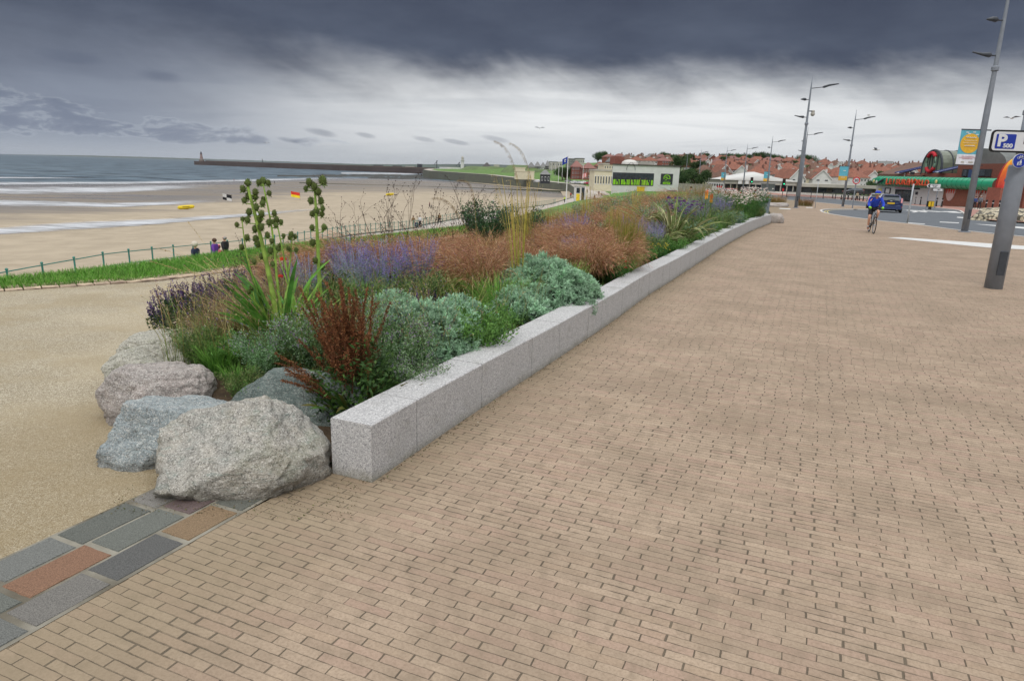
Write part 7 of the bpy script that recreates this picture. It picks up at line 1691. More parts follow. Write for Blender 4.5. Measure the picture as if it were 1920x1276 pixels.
for (tx, ty, Y, H, lb) in ((1516, 235, 96, 10.0, 'lamp post mostly hidden behind the one with the camera dome'), (1449, 259, 112, 10.0, 'lamp post standing in front of the right slope of the tent roof'), (1402, 270, 136, 10.0, 'lamp post left of the tent roof, third tallest in the far row'),
                           (1364, 277, 165, 10.1, 'far lamp post beside the white truck'), (1315.5, 281, 205, 10.2, 'far lamp post in front of the dark trees by the fence'), (1289, 296, 255, 9.2, 'farthest lamp post, just under the hilltop tower block')):
    put_lamp(copy_tree(LP_), None, H, lb, (tx, ty), Y)
def banner(px0, py0, px1, py1, Y, label, detail):
    a = AY(px0, py0, Y); b = AY(px1, py1, Y); zc = (a.z + b.z) / 2; wd = b.x - a.x; hh = a.z - b.z
    r = empty('banner', ((a.x + b.x) / 2, Y, zc), 0, label, 'banner')
    cl = part('upper_cloth', MB().box((0, 0, hh * .15), (wd, .02, hh * .7)), M_('turquoise_cloth', 92, 168, 186, var=.08, nscale=2), r)
    if detail:
        part('lower_cloth', MB().box((0, 0, -hh * .35), (wd, .02, hh * .3)), M_('white_cloth', 206, 208, 214), r)
        d = part('sun_disc', MB().lathe([(0, 0), (wd * .46, 0)], n=28), M_('golden_disc', 214, 168, 52, var=.12, nscale=8), cl); d.rotation_euler = (rad(90), 0, 0); d.location = (0, -.02, hh * .12)
        mb = MB()
        for k, (w0, zz) in enumerate(((.5, .26), (.62, .17), (.66, .1), (.5, .02))):
            n = 14; mb.tube([(-wd * w0 / 2 + wd * w0 * i / n, -.04, hh * (zz + .018 * math.sin(i * 2.4 + k) + .03)) for i in range(n + 1)], .014 if k in (0, 3) else .007, 5)
        part('white_script', mb, WFR, cl)
        mb = MB()
        for zz, w0 in ((-.26, .6), (-.30, .8), (-.33, .5)): mb.box((0, -.02, hh * zz), (wd * w0, .01, .012))
        part('red_script', mb, M_('red_print', 196, 110, 116), r); part('small_logos', MB().box((-wd * .2, -.02, -hh * .43), (.14, .01, .06)).box((wd * .2, -.02, -hh * .43), (.2, .01, .06)), BEIGE, r)
        mb = MB(); [mb.box((wd * x, -.02, hh * z), (.12, .01, .04)) for x, z in ((-.2, .44), (.12, .45), (.28, .38), (-.1, .4))]; part('gull_marks', mb, WFR, cl)
    else: part('lower_cloth', MB().box((0, 0, -hh * .35), (wd, .02, hh * .3)), M_('golden_disc', 214, 168, 52), r); part('pale_marks', MB().box((wd * .1, -.02, hh * .2), (wd * .3, .01, hh * .05)).box((0, -.02, -hh * .3), (wd * .5, .01, hh * .03)), WFR, r)
    part('bracket', MB().bar((-wd / 2, 0, hh / 2 + .03), (wd / 2 + .38, 0, hh / 2 + .03), .04, .05).bar((-wd / 2, 0, -hh / 2 - .02), (wd / 2 + .3, 0, -hh / 2 - .02), .03, .03), LAMPS, r); return r
banner(1803, 244, 1830, 309, 31.5, 'turquoise and white banner with a golden disc, on the nearest lamp post', True)
banner(1575, 312, 1587.5, 338, 78.5, 'turquoise banner with a golden foot, on the lamp post of the paved tip', False)
banner(1433, 322, 1442, 340, 112, 'small faded blue banner on a far lamp post, in front of the tent roof', False)
banner(1353, 323, 1360, 338, 165, 'tiny pale blue banner on a far lamp post, left of the tent roof', False)

# ---------------------------------------------- parking sign and its post
pb_ = G(1862, 540); Ys = pb_.y
sp_ = empty('sign_post', tuple(pb_), 0, 'thick grey post at the right edge, carrying the parking and cycle signs', 'sign post')
zth = AY(1890, 309, Ys).z; ztop = AY(1917, 212, Ys).z
part('lower_column', MB().tube([(0, 0, -.1), (0, 0, zth - .05), (0, 0, zth)], [.172, .165, .15], 20), STEEL, sp_, True)
part('access_door', MB().box((-.03, -.168, .55), (.16, .02, .5)), LAMPS, sp_); part('upper_column', MB().tube([(0.02, 0, zth), (0.02, 0, ztop)], .095, 16), STEEL, sp_, True); part('cap', MB().lathe([(.12, ztop - .03), (.12, ztop + .05), (.07, ztop + .1), (0, ztop + .12)], (.02, 0, 0), 14), STEEL, sp_)
Yp = Ys - .24
zt_, zb2 = AY(1864, 243, Yp).z, AY(1857, 285, Yp).z; xl = AY(1858, 264, Yp).x; PW = 2.5
def rrect(x0, x1, z0, z1, r_, n=6):
    o = []
    for cx_, cz_, a0 in ((x1 - r_, z0 + r_, -90), (x1 - r_, z1 - r_, 0), (x0 + r_, z1 - r_, 90), (x0 + r_, z0 + r_, 180)):
        for k in range(n + 1): a = rad(a0 + 90 * k / n); o.append((cx_ + r_ * math.cos(a), cz_ + r_ * math.sin(a)))
    return o
sg = empty('parking_sign', (xl, Yp, zb2), 0, 'white parking direction sign with black border reading P 500', 'parking sign'); H_ = zt_ - zb2
BLK = M_('sign_black', 20, 20, 22, var=.03); SWH = M_('sign_white', 206, 208, 210, var=.03, rough=.35); SBL = M_('sign_blue', 20, 48, 150, var=.04, rough=.35)
part('border', MB().xprism(rrect(0, PW, 0, H_, .09), Matrix.Translation((0, 0, 0)), .03), BLK, sg)
part('plate', MB().xprism(rrect(.035, PW - .035, .035, H_ - .035, .06), Matrix.Translation((0, -.006, 0)), .01), SWH, sg)
xp0, xp1 = AY(1866.5, 265, Yp).x - xl, AY(1903.5, 265, Yp).x - xl; zp0, zp1 = AY(1882, 279, Yp).z - zb2, AY(1886, 251.5, Yp).z - zb2
bs = part('blue_square', MB().xprism(rrect(xp0, xp1, zp0, zp1, .02), Matrix.Translation((0, -.012, 0)), .01), SBL, sg)
wq = xp1 - xp0; hq = zp1 - zp0
textmesh('P', hq * 1.12, SWH, bs, (xp0 + wq * .30, -.016, zp0 + hq * .52), 'letter_p', .003, 1.12, .012)
textmesh('500', hq * .38, SWH, bs, (xp0 + wq * .64, -.016, zp0 + hq * .2), 'number_500', .003, 1.2, .004)
textmesh('F', hq * .5, BLK, sg, (xp1 + .20, -.012, zp0 + hq * .55), 'letter_f', .003, 1.0, .008)
cs = AY(1912, 301.5, Yp); rs = (AY(1925, 301.5, Yp).x - cs.x) * 1.0
rr = empty('cycle_path_sign', (cs.x, Yp, cs.z), 0, 'round blue sign with a white bicycle above an adult and child, under the parking sign', 'road sign')
def disc(r_, y0, th, material, name, parent, cx_=0, cz_=0): return part(name, MB().xprism([(cx_ + r_ * math.cos(a), cz_ + r_ * math.sin(a)) for a in np.linspace(0, 2 * math.pi, 32, endpoint=False)], Matrix.Translation((0, y0, 0)), th), material, parent)
disc(rs, 0, .02, SWH, 'rim', rr); bd = disc(rs * .95, -.005, .01, SBL, 'face', rr)
k = rs
mb = MB()
for cx_ in (-.30, .34): mb.tube([(k * (cx_ + .17 * math.cos(a)), -.012, k * (.42 + .17 * math.sin(a))) for a in np.linspace(0, 2 * math.pi, 15)], k * .022, 4)
for a, b in (((-.30, .42), (-.08, .66)), ((-.08, .66), (.22, .66)), ((.22, .66), (0, .42)), ((0, .42), (-.30, .42)), ((-.08, .72), (0, .42)), ((.34, .42), (.2, .74)), ((.2, .74), (.3, .76)), ((-.16, .73), (-.02, .73))): mb.tube([(k * a[0], -.012, k * a[1]), (k * b[0], -.012, k * b[1])], k * .022, 4)
part('bicycle_symbol', mb, SWH, bd)
mb = MB(); mb.ball((k * .12, -.014, k * .12), k * .07, 8, 6, None, (1, .2, 1)); mb.xprism([(k * .0, -k * .28), (k * .26, -k * .28), (k * .2, k * .02), (k * .05, k * .02)], Matrix.Translation((0, -.016, 0)), .006); mb.bar((k * .07, -.013, -k * .28), (k * .0, -.013, -k * .64), k * .07, k * .07).bar((k * .17, -.013, -k * .28), (k * .22, -.013, -k * .64), k * .07, k * .07).bar((k * .05, -.013, -.0), (-k * .14, -.013, -k * .3), k * .05, k * .05); part('adult_symbol', mb, SWH, bd)
mb = MB(); mb.ball((-k * .26, -.014, -k * .18), k * .06, 8, 6, None, (1, .2, 1)); mb.xprism([(-k * .36, -k * .46), (-k * .16, -k * .46), (-k * .2, -k * .24), (-k * .32, -k * .24)], Matrix.Translation((0, -.016, 0)), .006); mb.bar((-k * .3, -.013, -k * .46), (-k * .34, -.013, -k * .66), k * .06, k * .06).bar((-k * .22, -.013, -k * .46), (-k * .18, -.013, -k * .66), k * .06, k * .06); part('child_symbol', mb, SWH, bd)

# ---------------------------------------------- small street things
def post_thing(name, px, py, h, r_, label, cat, material=STEEL, top=None):
    p = GS(px, py); o = empty(name, tuple(p), 0, label, cat); part('post', MB().tube([(0, 0, -.1), (0, 0, h)], r_, 8), material, o, True); return o
o = post_thing('metal_post', 1701, 418, AY(1714, 345, GS(1701, 418).y).z - GS(1701, 418).z, .045, 'bare thin grey post at the kerb in front of the green canopy', 'post', M_('galvanised_steel', 158, 162, 166, rough=.4))
o = post_thing('metal_post', 1528, 391, 2.6, .03, 'thin pale post between the two tallest lamp posts', 'post', MATS['galvanised_steel'])
p20 = GS(1598, 390.5); zs_ = AY(1605, 338.5, p20.y).z
s20 = empty('speed_sign', tuple(p20), 0, 'round red-ringed 20 speed sign on a slim post', 'speed sign'); part('post', MB().tube([(0, 0, -.1), (0, 0, zs_ - p20.z + .2)], .06, 8), STEEL, s20)
x20 = AY(1605.5, 338.5, p20.y).x - p20.x * 1.0; zz = zs_ - p20.z
REDS = M_('sign_red', 196, 34, 40)
f = disc(.36, -.1, .03, REDS, 'red_ring', s20, 0, zz); f2 = disc(.26, -.115, .01, SWH, 'white_face', s20, 0, zz); textmesh('20', .36, BLK, f2, (0, -.12, zz), 'number_20', .003, 1.1, .012)
s20.rotation_euler = (0, 0, -.45)
for (pxb, pyb, x0, x1, y0, y1, lb, lines) in ((1736, 391, 1737.5, 1762, 344.8, 352.2, 'white arrow-ended direction sign pointing left, upper of the two by the canopy', 2), (1752, 391, 1749, 1766, 353.6, 358.2, 'smaller white direction sign pointing left, lower of the two', 1)):
    p = GS(pxb, pyb); a = AY(x0, y0, p.y); b = AY(x1, y1, p.y); o = empty('direction_sign', tuple(p), 0, lb, 'direction sign')
    part('post', MB().tube([(0, 0, -.1), (0, 0, a.z - p.z)], .05, 8), STEEL, o)
    xa, xb, za, zb3 = a.x - p.x, b.x - p.x, a.z - p.z, b.z - p.z; m_ = (za + zb3) / 2; h_ = (za - zb3) / 2
    pl = part('sign_plate', MB().xprism([(xa, m_), (xa + h_ * .7, m_ - h_), (xb, m_ - h_), (xb, m_ + h_), (xa + h_ * .7, m_ + h_)], Matrix.Translation((0, -.1, 0)), .03), SWH, o)
    mb = MB(); mb.xprism([(xa + .12, m_), (xa + h_ * .7 + .12, m_ - h_ * .8), (xa + h_ * .7 + .3, m_ - h_ * .8), (xa + .34, m_), (xa + h_ * .7 + .3, m_ + h_ * .8), (xa + h_ * .7 + .12, m_ + h_ * .8)], Matrix.Translation((0, -.12, 0)), .015) if lines == 2 else mb.box((0, -.11, m_), (.1, .01, .1)); part('chevron', mb, BLK, pl)
    for ln in range(lines): textmesh(('City Centre', 'A 183') [ln] if lines == 2 else 'Roker', h_ * (.75 if lines == 2 else 1.1), BLK, pl, ((xa + xb) / 2 + .15, -.125, m_ + (h_ * .42 if (lines == 2 and ln == 0) else (-h_ * .42 if lines == 2 else 0))), 'lettering', .003, 1.0, .004)
p = GS(1743, 392.5); kb = empty('keep_left_bollard', tuple(p), 0, 'yellow and black traffic bollard on the road island', 'traffic bollard'); hk = AY(1743, 377, p.y).z - p.z
part('stem', MB().lathe([(.16, 0), (.16, .2), (.1, .35), (0, .4)], n=10), BLK, kb); part('yellow_box', MB().box((-.17, 0, hk * .65), (.26, .3, hk * .62)).box((.17, 0, hk * .65), (.26, .3, hk * .62)), MATS['yellow_plastic'], kb); part('black_frame', MB().box((0, .02, hk * .65), (.72, .24, hk * .7)), BLK, kb)
bprot = empty('bollard'); part('shaft', MB().lathe([(.11, 0), (.11, .12), (.075, .16), (.065, .82), (.09, .85), (.09, .93), (.05, 1.0), (0, 1.02)], n=12), BLK, bprot, True); part('band', MB().lathe([(.078, .7), (.078, .76)], n=12), SWH, bprot)
bl = [(1577, 374.5), (1584, 375), (1590, 375.4), (1597, 376), (1604, 376.4), (1611, 377), (1618, 377.6), (1626, 378.2), (1703, 382), (1716, 384), (1725, 385), (1755, 388), (1765, 389), (1847, 395.5), (1859, 397), (1872, 398), (1561, 372), (1690, 381)]
for i, (px, py) in enumerate(bl):
    p = GS(px, py - 1); o = bprot if i == 0 else copy_tree(bprot); o.location = p; sc = 1.25
    o.scale = (sc,) * 3; tag(o, 'black bollard, %s from the left along the far pavement' % ords[(sorted(b[0] for b in bl)).index(px)], 'bollard', 'bollards along the far pavement')
# litter bins by the end of the flower bed
def litter_bin(px, py, pyt, w_, label):
    p = GS(px, py); h_ = AY(px, pyt, p.y).z - p.z; o = empty('litter_bin', tuple(p), -.35, label, 'litter bin')
    part('body', MB().box((0, 0, h_ * .48), (w_ * .8, w_ * .6, h_ * .96), taper=(1.28, 1.2)), M_('bin_grey_steel', 112, 120, 130, rough=.45), o); part('top', MB().box((0, 0, h_ * .98), (w_ * 1.06, w_ * .76, h_ * .05)), M_('bin_grey_steel', 112, 120, 130), o); part('opening', MB().box((0, -w_ * .37, h_ * .82), (w_ * .6, .02, h_ * .12)), BLK, o)
litter_bin(1432, 404, 372, .62, 'nearer tapered grey litter bin just past the end of the bed'); litter_bin(1424, 397, 360.5, .6, 'farther grey litter bin partly hidden by the white daisies')
# island bed with red grass and rocks beyond
x, y = GS(1448, 384).x, GS(1448, 384).y
RG = tuft('meadow_grass', 900, 1.0, (.3, 1.4), .012, [srgb(100, 104, 50)], [srgb(150, 98, 66), srgb(168, 116, 82), srgb(140, 124, 62)], .9)
plant(RG, x + .3, y, 'round bed of reddish-gold grass on the paving beyond the bins', 'meadow grass', 0, 1.25, z=float(gz(y)))
plant(RG, x + 3.2, y - 1, 'second mound of reddish-gold grass right of the first one beyond the bins', 'meadow grass', 2, 1.0, z=float(gz(y)))
for i, (px, py, r_) in enumerate(((1438, 385.5, .7), (1458, 387.5, .85), (1466, 386, .7))):
    p = GS(px, py); boulder((p.x, p.y, p.z + .1), (r_ * 1.3, r_, r_ * .4), i * .5, [(0, 0, 1, .8)], RK['pink'], 'low %s rock at the foot of the far mound of reddish grass' % ('leftmost', 'middle', 'rightmost')[i], 40 + i, sub=4)
# cobble bank on the right
A = GS(1817, 409.5); B = GS(2010, 420); bk = MB(); n = 60; V = []
for i in range(n + 1):
    p = A.lerp(B, i / n); d = (B - A).xy.normalized(); nn = Vector((-d.y, d.x, 0))
    for (o_, z_) in ((0, -.12), (.15, .35), (.9, .75), (3.2, .8), (4.2, -.1)):
        v = p + nn * o_; V.append((v.x, v.y, float(gz(p.y)) + z_ * min(1, (i + .4) / 3) + .05 * mn.noise((v.x * 3, v.y * 3, z_ * 3))))
bk.raw(V, [(i * 5 + j, i * 5 + 5 + j, i * 5 + 6 + j, i * 5 + 1 + j) for i in range(n) for j in range(4)])
def cobble():
    Mm = bpy.data.materials.new('cobbles'); Mm.use_nodes = True; t = NT(Mm.node_tree); b = t.n['Principled BSDF']; co = t.add('ShaderNodeTexCoord').outputs['Object']
    vo = t.add('ShaderNodeTexVoronoi'); t.l.new(co, vo.inputs['Vector']); vo.inputs['Scale'].default_value = 5
    sc = t.add('ShaderNodeSeparateColor'); t.l.new(vo.outputs['Color'], sc.inputs[0]); c = t.mix(sc.outputs[0], srgb(150, 138, 112), srgb(196, 186, 160)); c = t.mix(t.smooth(vo.outputs['Distance'], .45, .7), c, srgb(70, 66, 54)); t.set(b, 'Base Color', c)
    bn = t.add('ShaderNodeBump'); bn.invert = True; bn.inputs['Distance'].default_value = .06; t.l.new(vo.outputs['Distance'], bn.inputs['Height']); t.l.new(bn.outputs[0], b.inputs['Normal']); return Mm
tag(bk.build('cobble_bank', cobble()), 'low bank of set cobblestones between the road and the far pavement', 'cobble bank')
# bus shelters
def shelter(px0, px1, py_b, py_t, label, ad=False, lean=1.4):
    a = GS(px0, py_b); b = GS(px1, py_b + .4); c_ = (a + b) / 2; h_ = AY((px0 + px1) / 2, py_t, c_.y).z - c_.z; L_ = (b - a).length; an_ = math.atan2(b.y - a.y, b.x - a.x)
    o = empty('bus_shelter', tuple(c_), an_, label, 'bus shelter')
    part('roof', MB().box((0, .4, h_), (L_ + .6, 1.8, .12)), M_('shelter_roof', 168, 172, 172), o)
    for sx in (-L_ / 2, 0, L_ / 2): part('post', MB().box((sx, .9, h_ / 2), (.1, .1, h_)), STEEL, o)
    part('glass_back', MB().box((0, .95, h_ * .5), (L_, .02, h_ * .8)), M_('shelter_glass', 120, 130, 130, rough=.1), o)
    if ad:
        pn = part('advert_case', MB().box((-L_ * .05, -.3, h_ * .45), (L_ * .44, .22, h_ * .86)), BLK, o)
        part('poster', MB().box((-L_ * .05, -.44, h_ * .47), (L_ * .37, .04, h_ * .74)), mat('purple_blue_poster', srgb(76, 60, 160), .4, .5, 1.1, col2=srgb(90, 150, 205)), pn)
    return o
sh = shelter(1783, 1823, 386, 353.5, 'bus shelter with a purple-blue advert in front of the brick wall', True)
shelter(1431, 1456, 360, 343, 'glass bus shelter in front of the tent-roofed hall')
p = GS(1793, 352 + 34); fl = empty('bus_stop_flag', (AY(1796, 348, p.y).x, p.y - .6, p.z), 0, 'small white bus stop flag above the shelter with the advert', 'bus stop flag'); hz_ = AY(1796, 344, p.y).z - p.z
part('pole', MB().tube([(0, 0, 0), (0, 0, hz_ + .2)], .05, 6), STEEL, fl); pl = part('plate', MB().box((0, -.06, hz_ - .25), (.52, .04, .75)), SWH, fl); part('red_mark', MB().box((0, -.09, hz_ - .3), (.22, .02, .26)), REDS, pl)
# traffic lights
GRE = bpy.data.materials.new('lit_green_lens'); GRE.use_nodes = True; gb = GRE.node_tree.nodes['Principled BSDF']; gb.inputs['Base Color'].default_value = (.02, .5, .2, 1); gb.inputs['Emission Color'].default_value = (.05, 1, .45, 1); gb.inputs['Emission Strength'].default_value = 1.6
for (px, pyb, pyt, label) in ((1407, 362, 333.5, 'traffic light showing green in front of the tent-roofed hall'), (1466.5, 371, 336.5, 'traffic light showing green left of the lamp post with the camera dome')):
    p = GS(px, pyb); h_ = AY(px, pyt, p.y).z - p.z; o = empty('traffic_light', tuple(p), 0, label, 'traffic light'); part('pole', MB().tube([(0, .1, 0), (0, .1, h_ - .2)], .06, 8), BLK, o)
    bx_ = part('signal_box', MB().box((0, 0, h_ - .5), (.36, .26, 1.05)).box((.02, .08, h_ - .5), (.62, .03, 1.25)), BLK, o)
    for i, mt in enumerate((M_('dark_red_lens', 60, 16, 16), M_('dark_amber_lens', 70, 50, 16), GRE)): le = part('lens', MB().lathe([(0, 0), (.12, 0)], n=12), mt, bx_); le.location = (0, -.15, h_ - .17 - i * .33); le.rotation_euler = (rad(90), 0, 0)
    if px > 1450: part('red_marker', MB().box((0, 0, h_ * .45), (.3, .2, .5)), REDS, o)

# ---------------------------------------------- cars
def paintm(name, c): 
    if name in MATS: return MATS[name]
    m0 = mat(name, c, .22, .03, 3, spec=.6); b = [n for n in m0.node_tree.nodes if n.type == 'BSDF_PRINCIPLED'][0]; b.inputs['Coat Weight'].default_value = .8; b.inputs['Coat Roughness'].default_value = .08; return m0
RUB = M_('tyre_rubber', 30, 30, 30, var=.05); RIM = M_('alloy_rim', 150, 152, 156, rough=.3, metal=.6); CG = mat('car_window_glass', srgb(58, 70, 76), .08, .05, 2, spec=.8); REDL = M_('red_tail_lens', 158, 30, 34, rough=.2); PALEL = M_('pale_tail_lens', 186, 120, 122, rough=.2); YP = M_('yellow_number_plate', 222, 182, 44)
def car(paint_, loc, rz, label, sc=(1, 1, 1), full=True, cat='car', plate=YP):
    """hatchback, nose along +y"""
    r = empty('parked_car' if not full else 'car', loc, rz, label, cat); r.scale = sc
    sec = [(-2.05, .55, .72, .95, .0, .0), (-1.98, .32, .84, 1.0, .98, .60), (-1.72, .24, .88, 1.02, 1.40, .60), (-1.2, .22, .89, 1.0, 1.47, .62), (-.3, .22, .89, .97, 1.49, .63), (.45, .22, .89, .95, 1.40, .62), (1.0, .22, .88, .95, 1.02, .66), (1.55, .24, .85, .86, .90, .62), (2.0, .30, .76, .70, .74, .5), (2.12, .42, .6, .58, .6, .42)]
    V = []; 
    for (y, zb, hw_, zs2, zr, rw) in sec:
        if zr == 0: zr = zs2 + .01; rw = hw_ * .9
        V += [(-hw_ * .92, y, zb), (-hw_, y, zb + .22), (-hw_, y, (zb + zs2) / 2 + .06), (-hw_ * .97, y, zs2), (-rw, y, zr - .05), (-rw * .8, y, zr), (rw * .8, y, zr), (rw, y, zr - .05), (hw_ * .97, y, zs2), (hw_, y, (zb + zs2) / 2 + .06), (hw_, y, zb + .22), (hw_ * .92, y, zb)]
    k = 12; q = [(i * k + j, i * k + j + 1, (i + 1) * k + j + 1, (i + 1) * k + j) for i in range(len(sec) - 1) for j in range(k - 1)] + [(i * k + k - 1, i * k, (i + 1) * k, (i + 1) * k + k - 1) for i in range(len(sec) - 1)]
    t = [(0, j + 1, j) for j in range(1, k - 1)]; e = (len(sec) - 1) * k; t += [(e, e + j, e + j + 1) for j in range(1, k - 1)]
    mb = MB().raw(V, [tuple(reversed(a)) for a in q], [tuple(a) for a in t]); body = part('body', mb, paint_, r, True)
    md = body.modifiers.new('b', 'BEVEL'); md.width = .03; md.segments = 2; md.limit_method = 'ANGLE'; md.angle_limit = rad(28)
    mb = MB(); mb.raw([(-.60, -2.015, 1.0), (.60, -2.015, 1.0), (.50, -1.79, 1.34), (-.50, -1.79, 1.34)], [(0, 1, 2, 3)]); part('rear_window', mb, CG, r)
    mb = MB(); mb.raw([(-.6, 1.03, 1.03), (.6, 1.03, 1.03), (.52, .52, 1.38), (-.52, .52, 1.38)], [(1, 0, 3, 2)]); part('windscreen', mb, CG, r)
    for s_ in (-1, 1):
        V = [(s_ * .885, -1.55, 1.04), (s_ * .885, .85, .99), (s_ * .665, .38, 1.36), (s_ * .655, -1.45, 1.36)]
        part('side_window', MB().raw(V, [(0, 1, 2, 3) if s_ > 0 else (3, 2, 1, 0)]), CG, r)
        part('tail_light', MB().box((s_ * .735, -1.96, 1.0), (.12, .14, .38), rx=-.35), PALEL, r); part('reflector', MB().box((s_ * .68, -2.05, .52), (.26, .06, .10)), REDL, r)
        part('wing_mirror', MB().box((s_ * 1.0, .62, 1.02), (.2, .12, .13)), paint_, r); part('headlight', MB().box((s_ * .66, 2.0, .68), (.3, .18, .14)), PALEL, r)
        for y in (-1.28, 1.3):
            wh = MB(); wh.lathe([(.20, -.1), (.30, -.1), (.325, -.06), (.325, .06), (.30, .1), (.20, .1)], n=20); w_ = part('wheel', wh, RUB, r, True); w_.rotation_euler = (0, rad(90), 0); w_.location = (s_ * .80, y, .325)
            part('rim', MB().lathe([(0, -.09), (.21, -.09), (.21, .09), (0, .09)], n=14), RIM, w_)
    part('spoiler', MB().box((0, -1.80, 1.46), (1.16, .26, .05)), paint_, r); part('rear_bumper', MB().box((0, -2.05, .45), (1.5, .16, .3)), paint_, r); part('underbody', MB().box((0, 0, .28), (1.6, 3.7, .2)), RUB, r)
    pl = part('number_plate', MB().box((0, -2.08, .78), (.52, .04, .12)), plate, r); part('badge', MB().ball((0, -2.06, .95), .06, 8, 6, None, (1.5, .4, .8)), RIM, r)
    if full: part('wiper', MB().bar((-.3, -2.05, 1.04), (.25, -2.0, 1.1), .02, .02), BLK, r); part('exhaust', MB().tube([(.5, -2.1, .25), (.5, -1.8, .25)], .04, 8), RIM, r)
    return r
NAVY = paintm('navy_car_paint', srgb(36, 50, 92)); RCAR = paintm('red_car_paint', srgb(166, 40, 56)); SCAR = paintm('silver_car_paint', srgb(170, 174, 178)); WCAR = paintm('white_car_paint', srgb(214, 214, 214)); BCAR = paintm('black_car_paint', srgb(36, 38, 42))
p = GS(1676, 398.5, -.11); car(NAVY, (p.x, p.y + 1.2, p.z), -.40, 'dark blue hatchback seen from behind on the road beyond the cyclist', (1.16, 1.1, 1.12))
for i, (px, Y, z, pt2, rz, lb, cat_) in enumerate(((1365, 135, None, RCAR, 1.4, 'red car seen over the far flowers, left of the tent roof', 'car'), (1406, 128, None, RCAR, .3, 'pinkish red car with pale windows below the left traffic light', 'car'),
        (1652, 76, None, SCAR, -.5, 'silver car mostly hidden behind the cyclist and the blue hatchback', 'car'), (1604, 165, None, BCAR, 1.5, 'black car parked behind the bollards left of the cyclist', 'car'),
        (1075, 400, -5.6, WCAR, 1.5, 'white parked car, leftmost of the row behind the flagpole', 'car'), (1084, 395, -5.6, SCAR, 1.5, 'silver parked car in the row right of the flagpole', 'car'), (1093, 390, -5.5, WCAR, 1.4, 'white parked car third in the row right of the flagpole', 'car'),
        (1103, 380, -5.4, RCAR, 1.5, 'dark red parked car right of the small red and white flag', 'car'), (1112, 370, -5.3, WCAR, 1.4, 'white parked car below the low cream building', 'car'), (1065, 440, -5.6, SCAR, 1.5, 'small pale car directly behind the flagpole', 'car'), (1090, 470, -5.4, BCAR, 1.5, 'dark car in the back row under the brick villas', 'car'), (1008, 420, -5.9, WCAR, 1.4, 'white car beside the seafront shelter', 'car'), (1136, 330, -4.5, SCAR, 1.2, 'silver car right beside the cream building', 'car'))):
    x = AY(px, 330, Y).x; car(pt2, (x, Y, float(gz(Y)) + .05 if z is None else z + .6), rz, lb, (1.05,) * 3, False, cat_)
# white road train / truck
Y = 165; p = AY(1340, 350, Y); tr_ = empty('tourist_train', (p.x, Y, float(gz(Y)) + .1), .05, 'white open-sided tourist train with red panels beside the fence', 'tourist train'); w_ = AY(1355, 350, Y).x - AY(1326, 350, Y).x; h_ = AY(1340, 342.5, Y).z - tr_.location.z
part('roof', MB().box((0, 0, h_ - .1), (w_, 1.8, .2)), WCAR, tr_); part('lower_body', MB().box((0, 0, .65), (w_, 1.7, .7)), WCAR, tr_); part('interior', MB().box((0, 0, h_ * .6), (w_ * .96, 1.3, h_ * .55)), GLASS, tr_)
for i in range(7): part('pillar', MB().box((-w_ / 2 + .1 + (w_ - .2) * i / 6, -.82, h_ * .55), (.14, .1, h_ * .8)), WCAR, tr_)
for i in range(3): part('red_panel', MB().box((w_ * (.1 + .13 * i), -.88, .85), (.35, .04, .4)), REDS, tr_)
for x in (-w_ * .38, -w_ * .1, w_ * .15, w_ * .38): o = part('wheel', MB().lathe([(0, -.1), (.32, -.1), (.32, .1), (0, .1)], n=12), RUB, tr_); o.rotation_euler = (rad(90), 0, 0); o.location = (x, -.75, .32)

# ---------------------------------------------- railing of the lower promenade
TEAL = M_('teal_green_railing', 62, 124, 112, rough=.5, var=.1)
rl = empty('promenade_railing', (-18.5, 25.6, -3), 0, 'long teal-green two-bar railing along the edge of the lower promenade', 'railing')
ysr = np.array([p[0] for p in RAILX]); P = resample([(float(lerp_tab(RAILX, y)), y) for y in list(np.arange(14, 180, 4.0))], 400); d = np.r_[0, np.cumsum(np.linalg.norm(np.diff(P, axis=0), axis=1))]
def rp(s_): x = np.interp(s_, d, P[:, 0]); y = np.interp(s_, d, P[:, 1]); return np.array([x + .25, y, float(zl(y))]) - np.array(rl.location)
for zb4, r_ in ((1.08, .022), (.55, .018)): part('rail', MB().tube([tuple(rp(s_) + [0, 0, zb4]) for s_ in np.linspace(0, d[-1], 160)], r_, 6), TEAL, rl, True)
n = 98
for i in range(n):
    b = rp(d[-1] * i / (n - 1)); part('post', MB().tube([tuple(b), tuple(b + [0, 0, 1.12])], .036, 7).ball(tuple(b + [0, 0, 1.16]), .055, 8, 6), TEAL, rl)
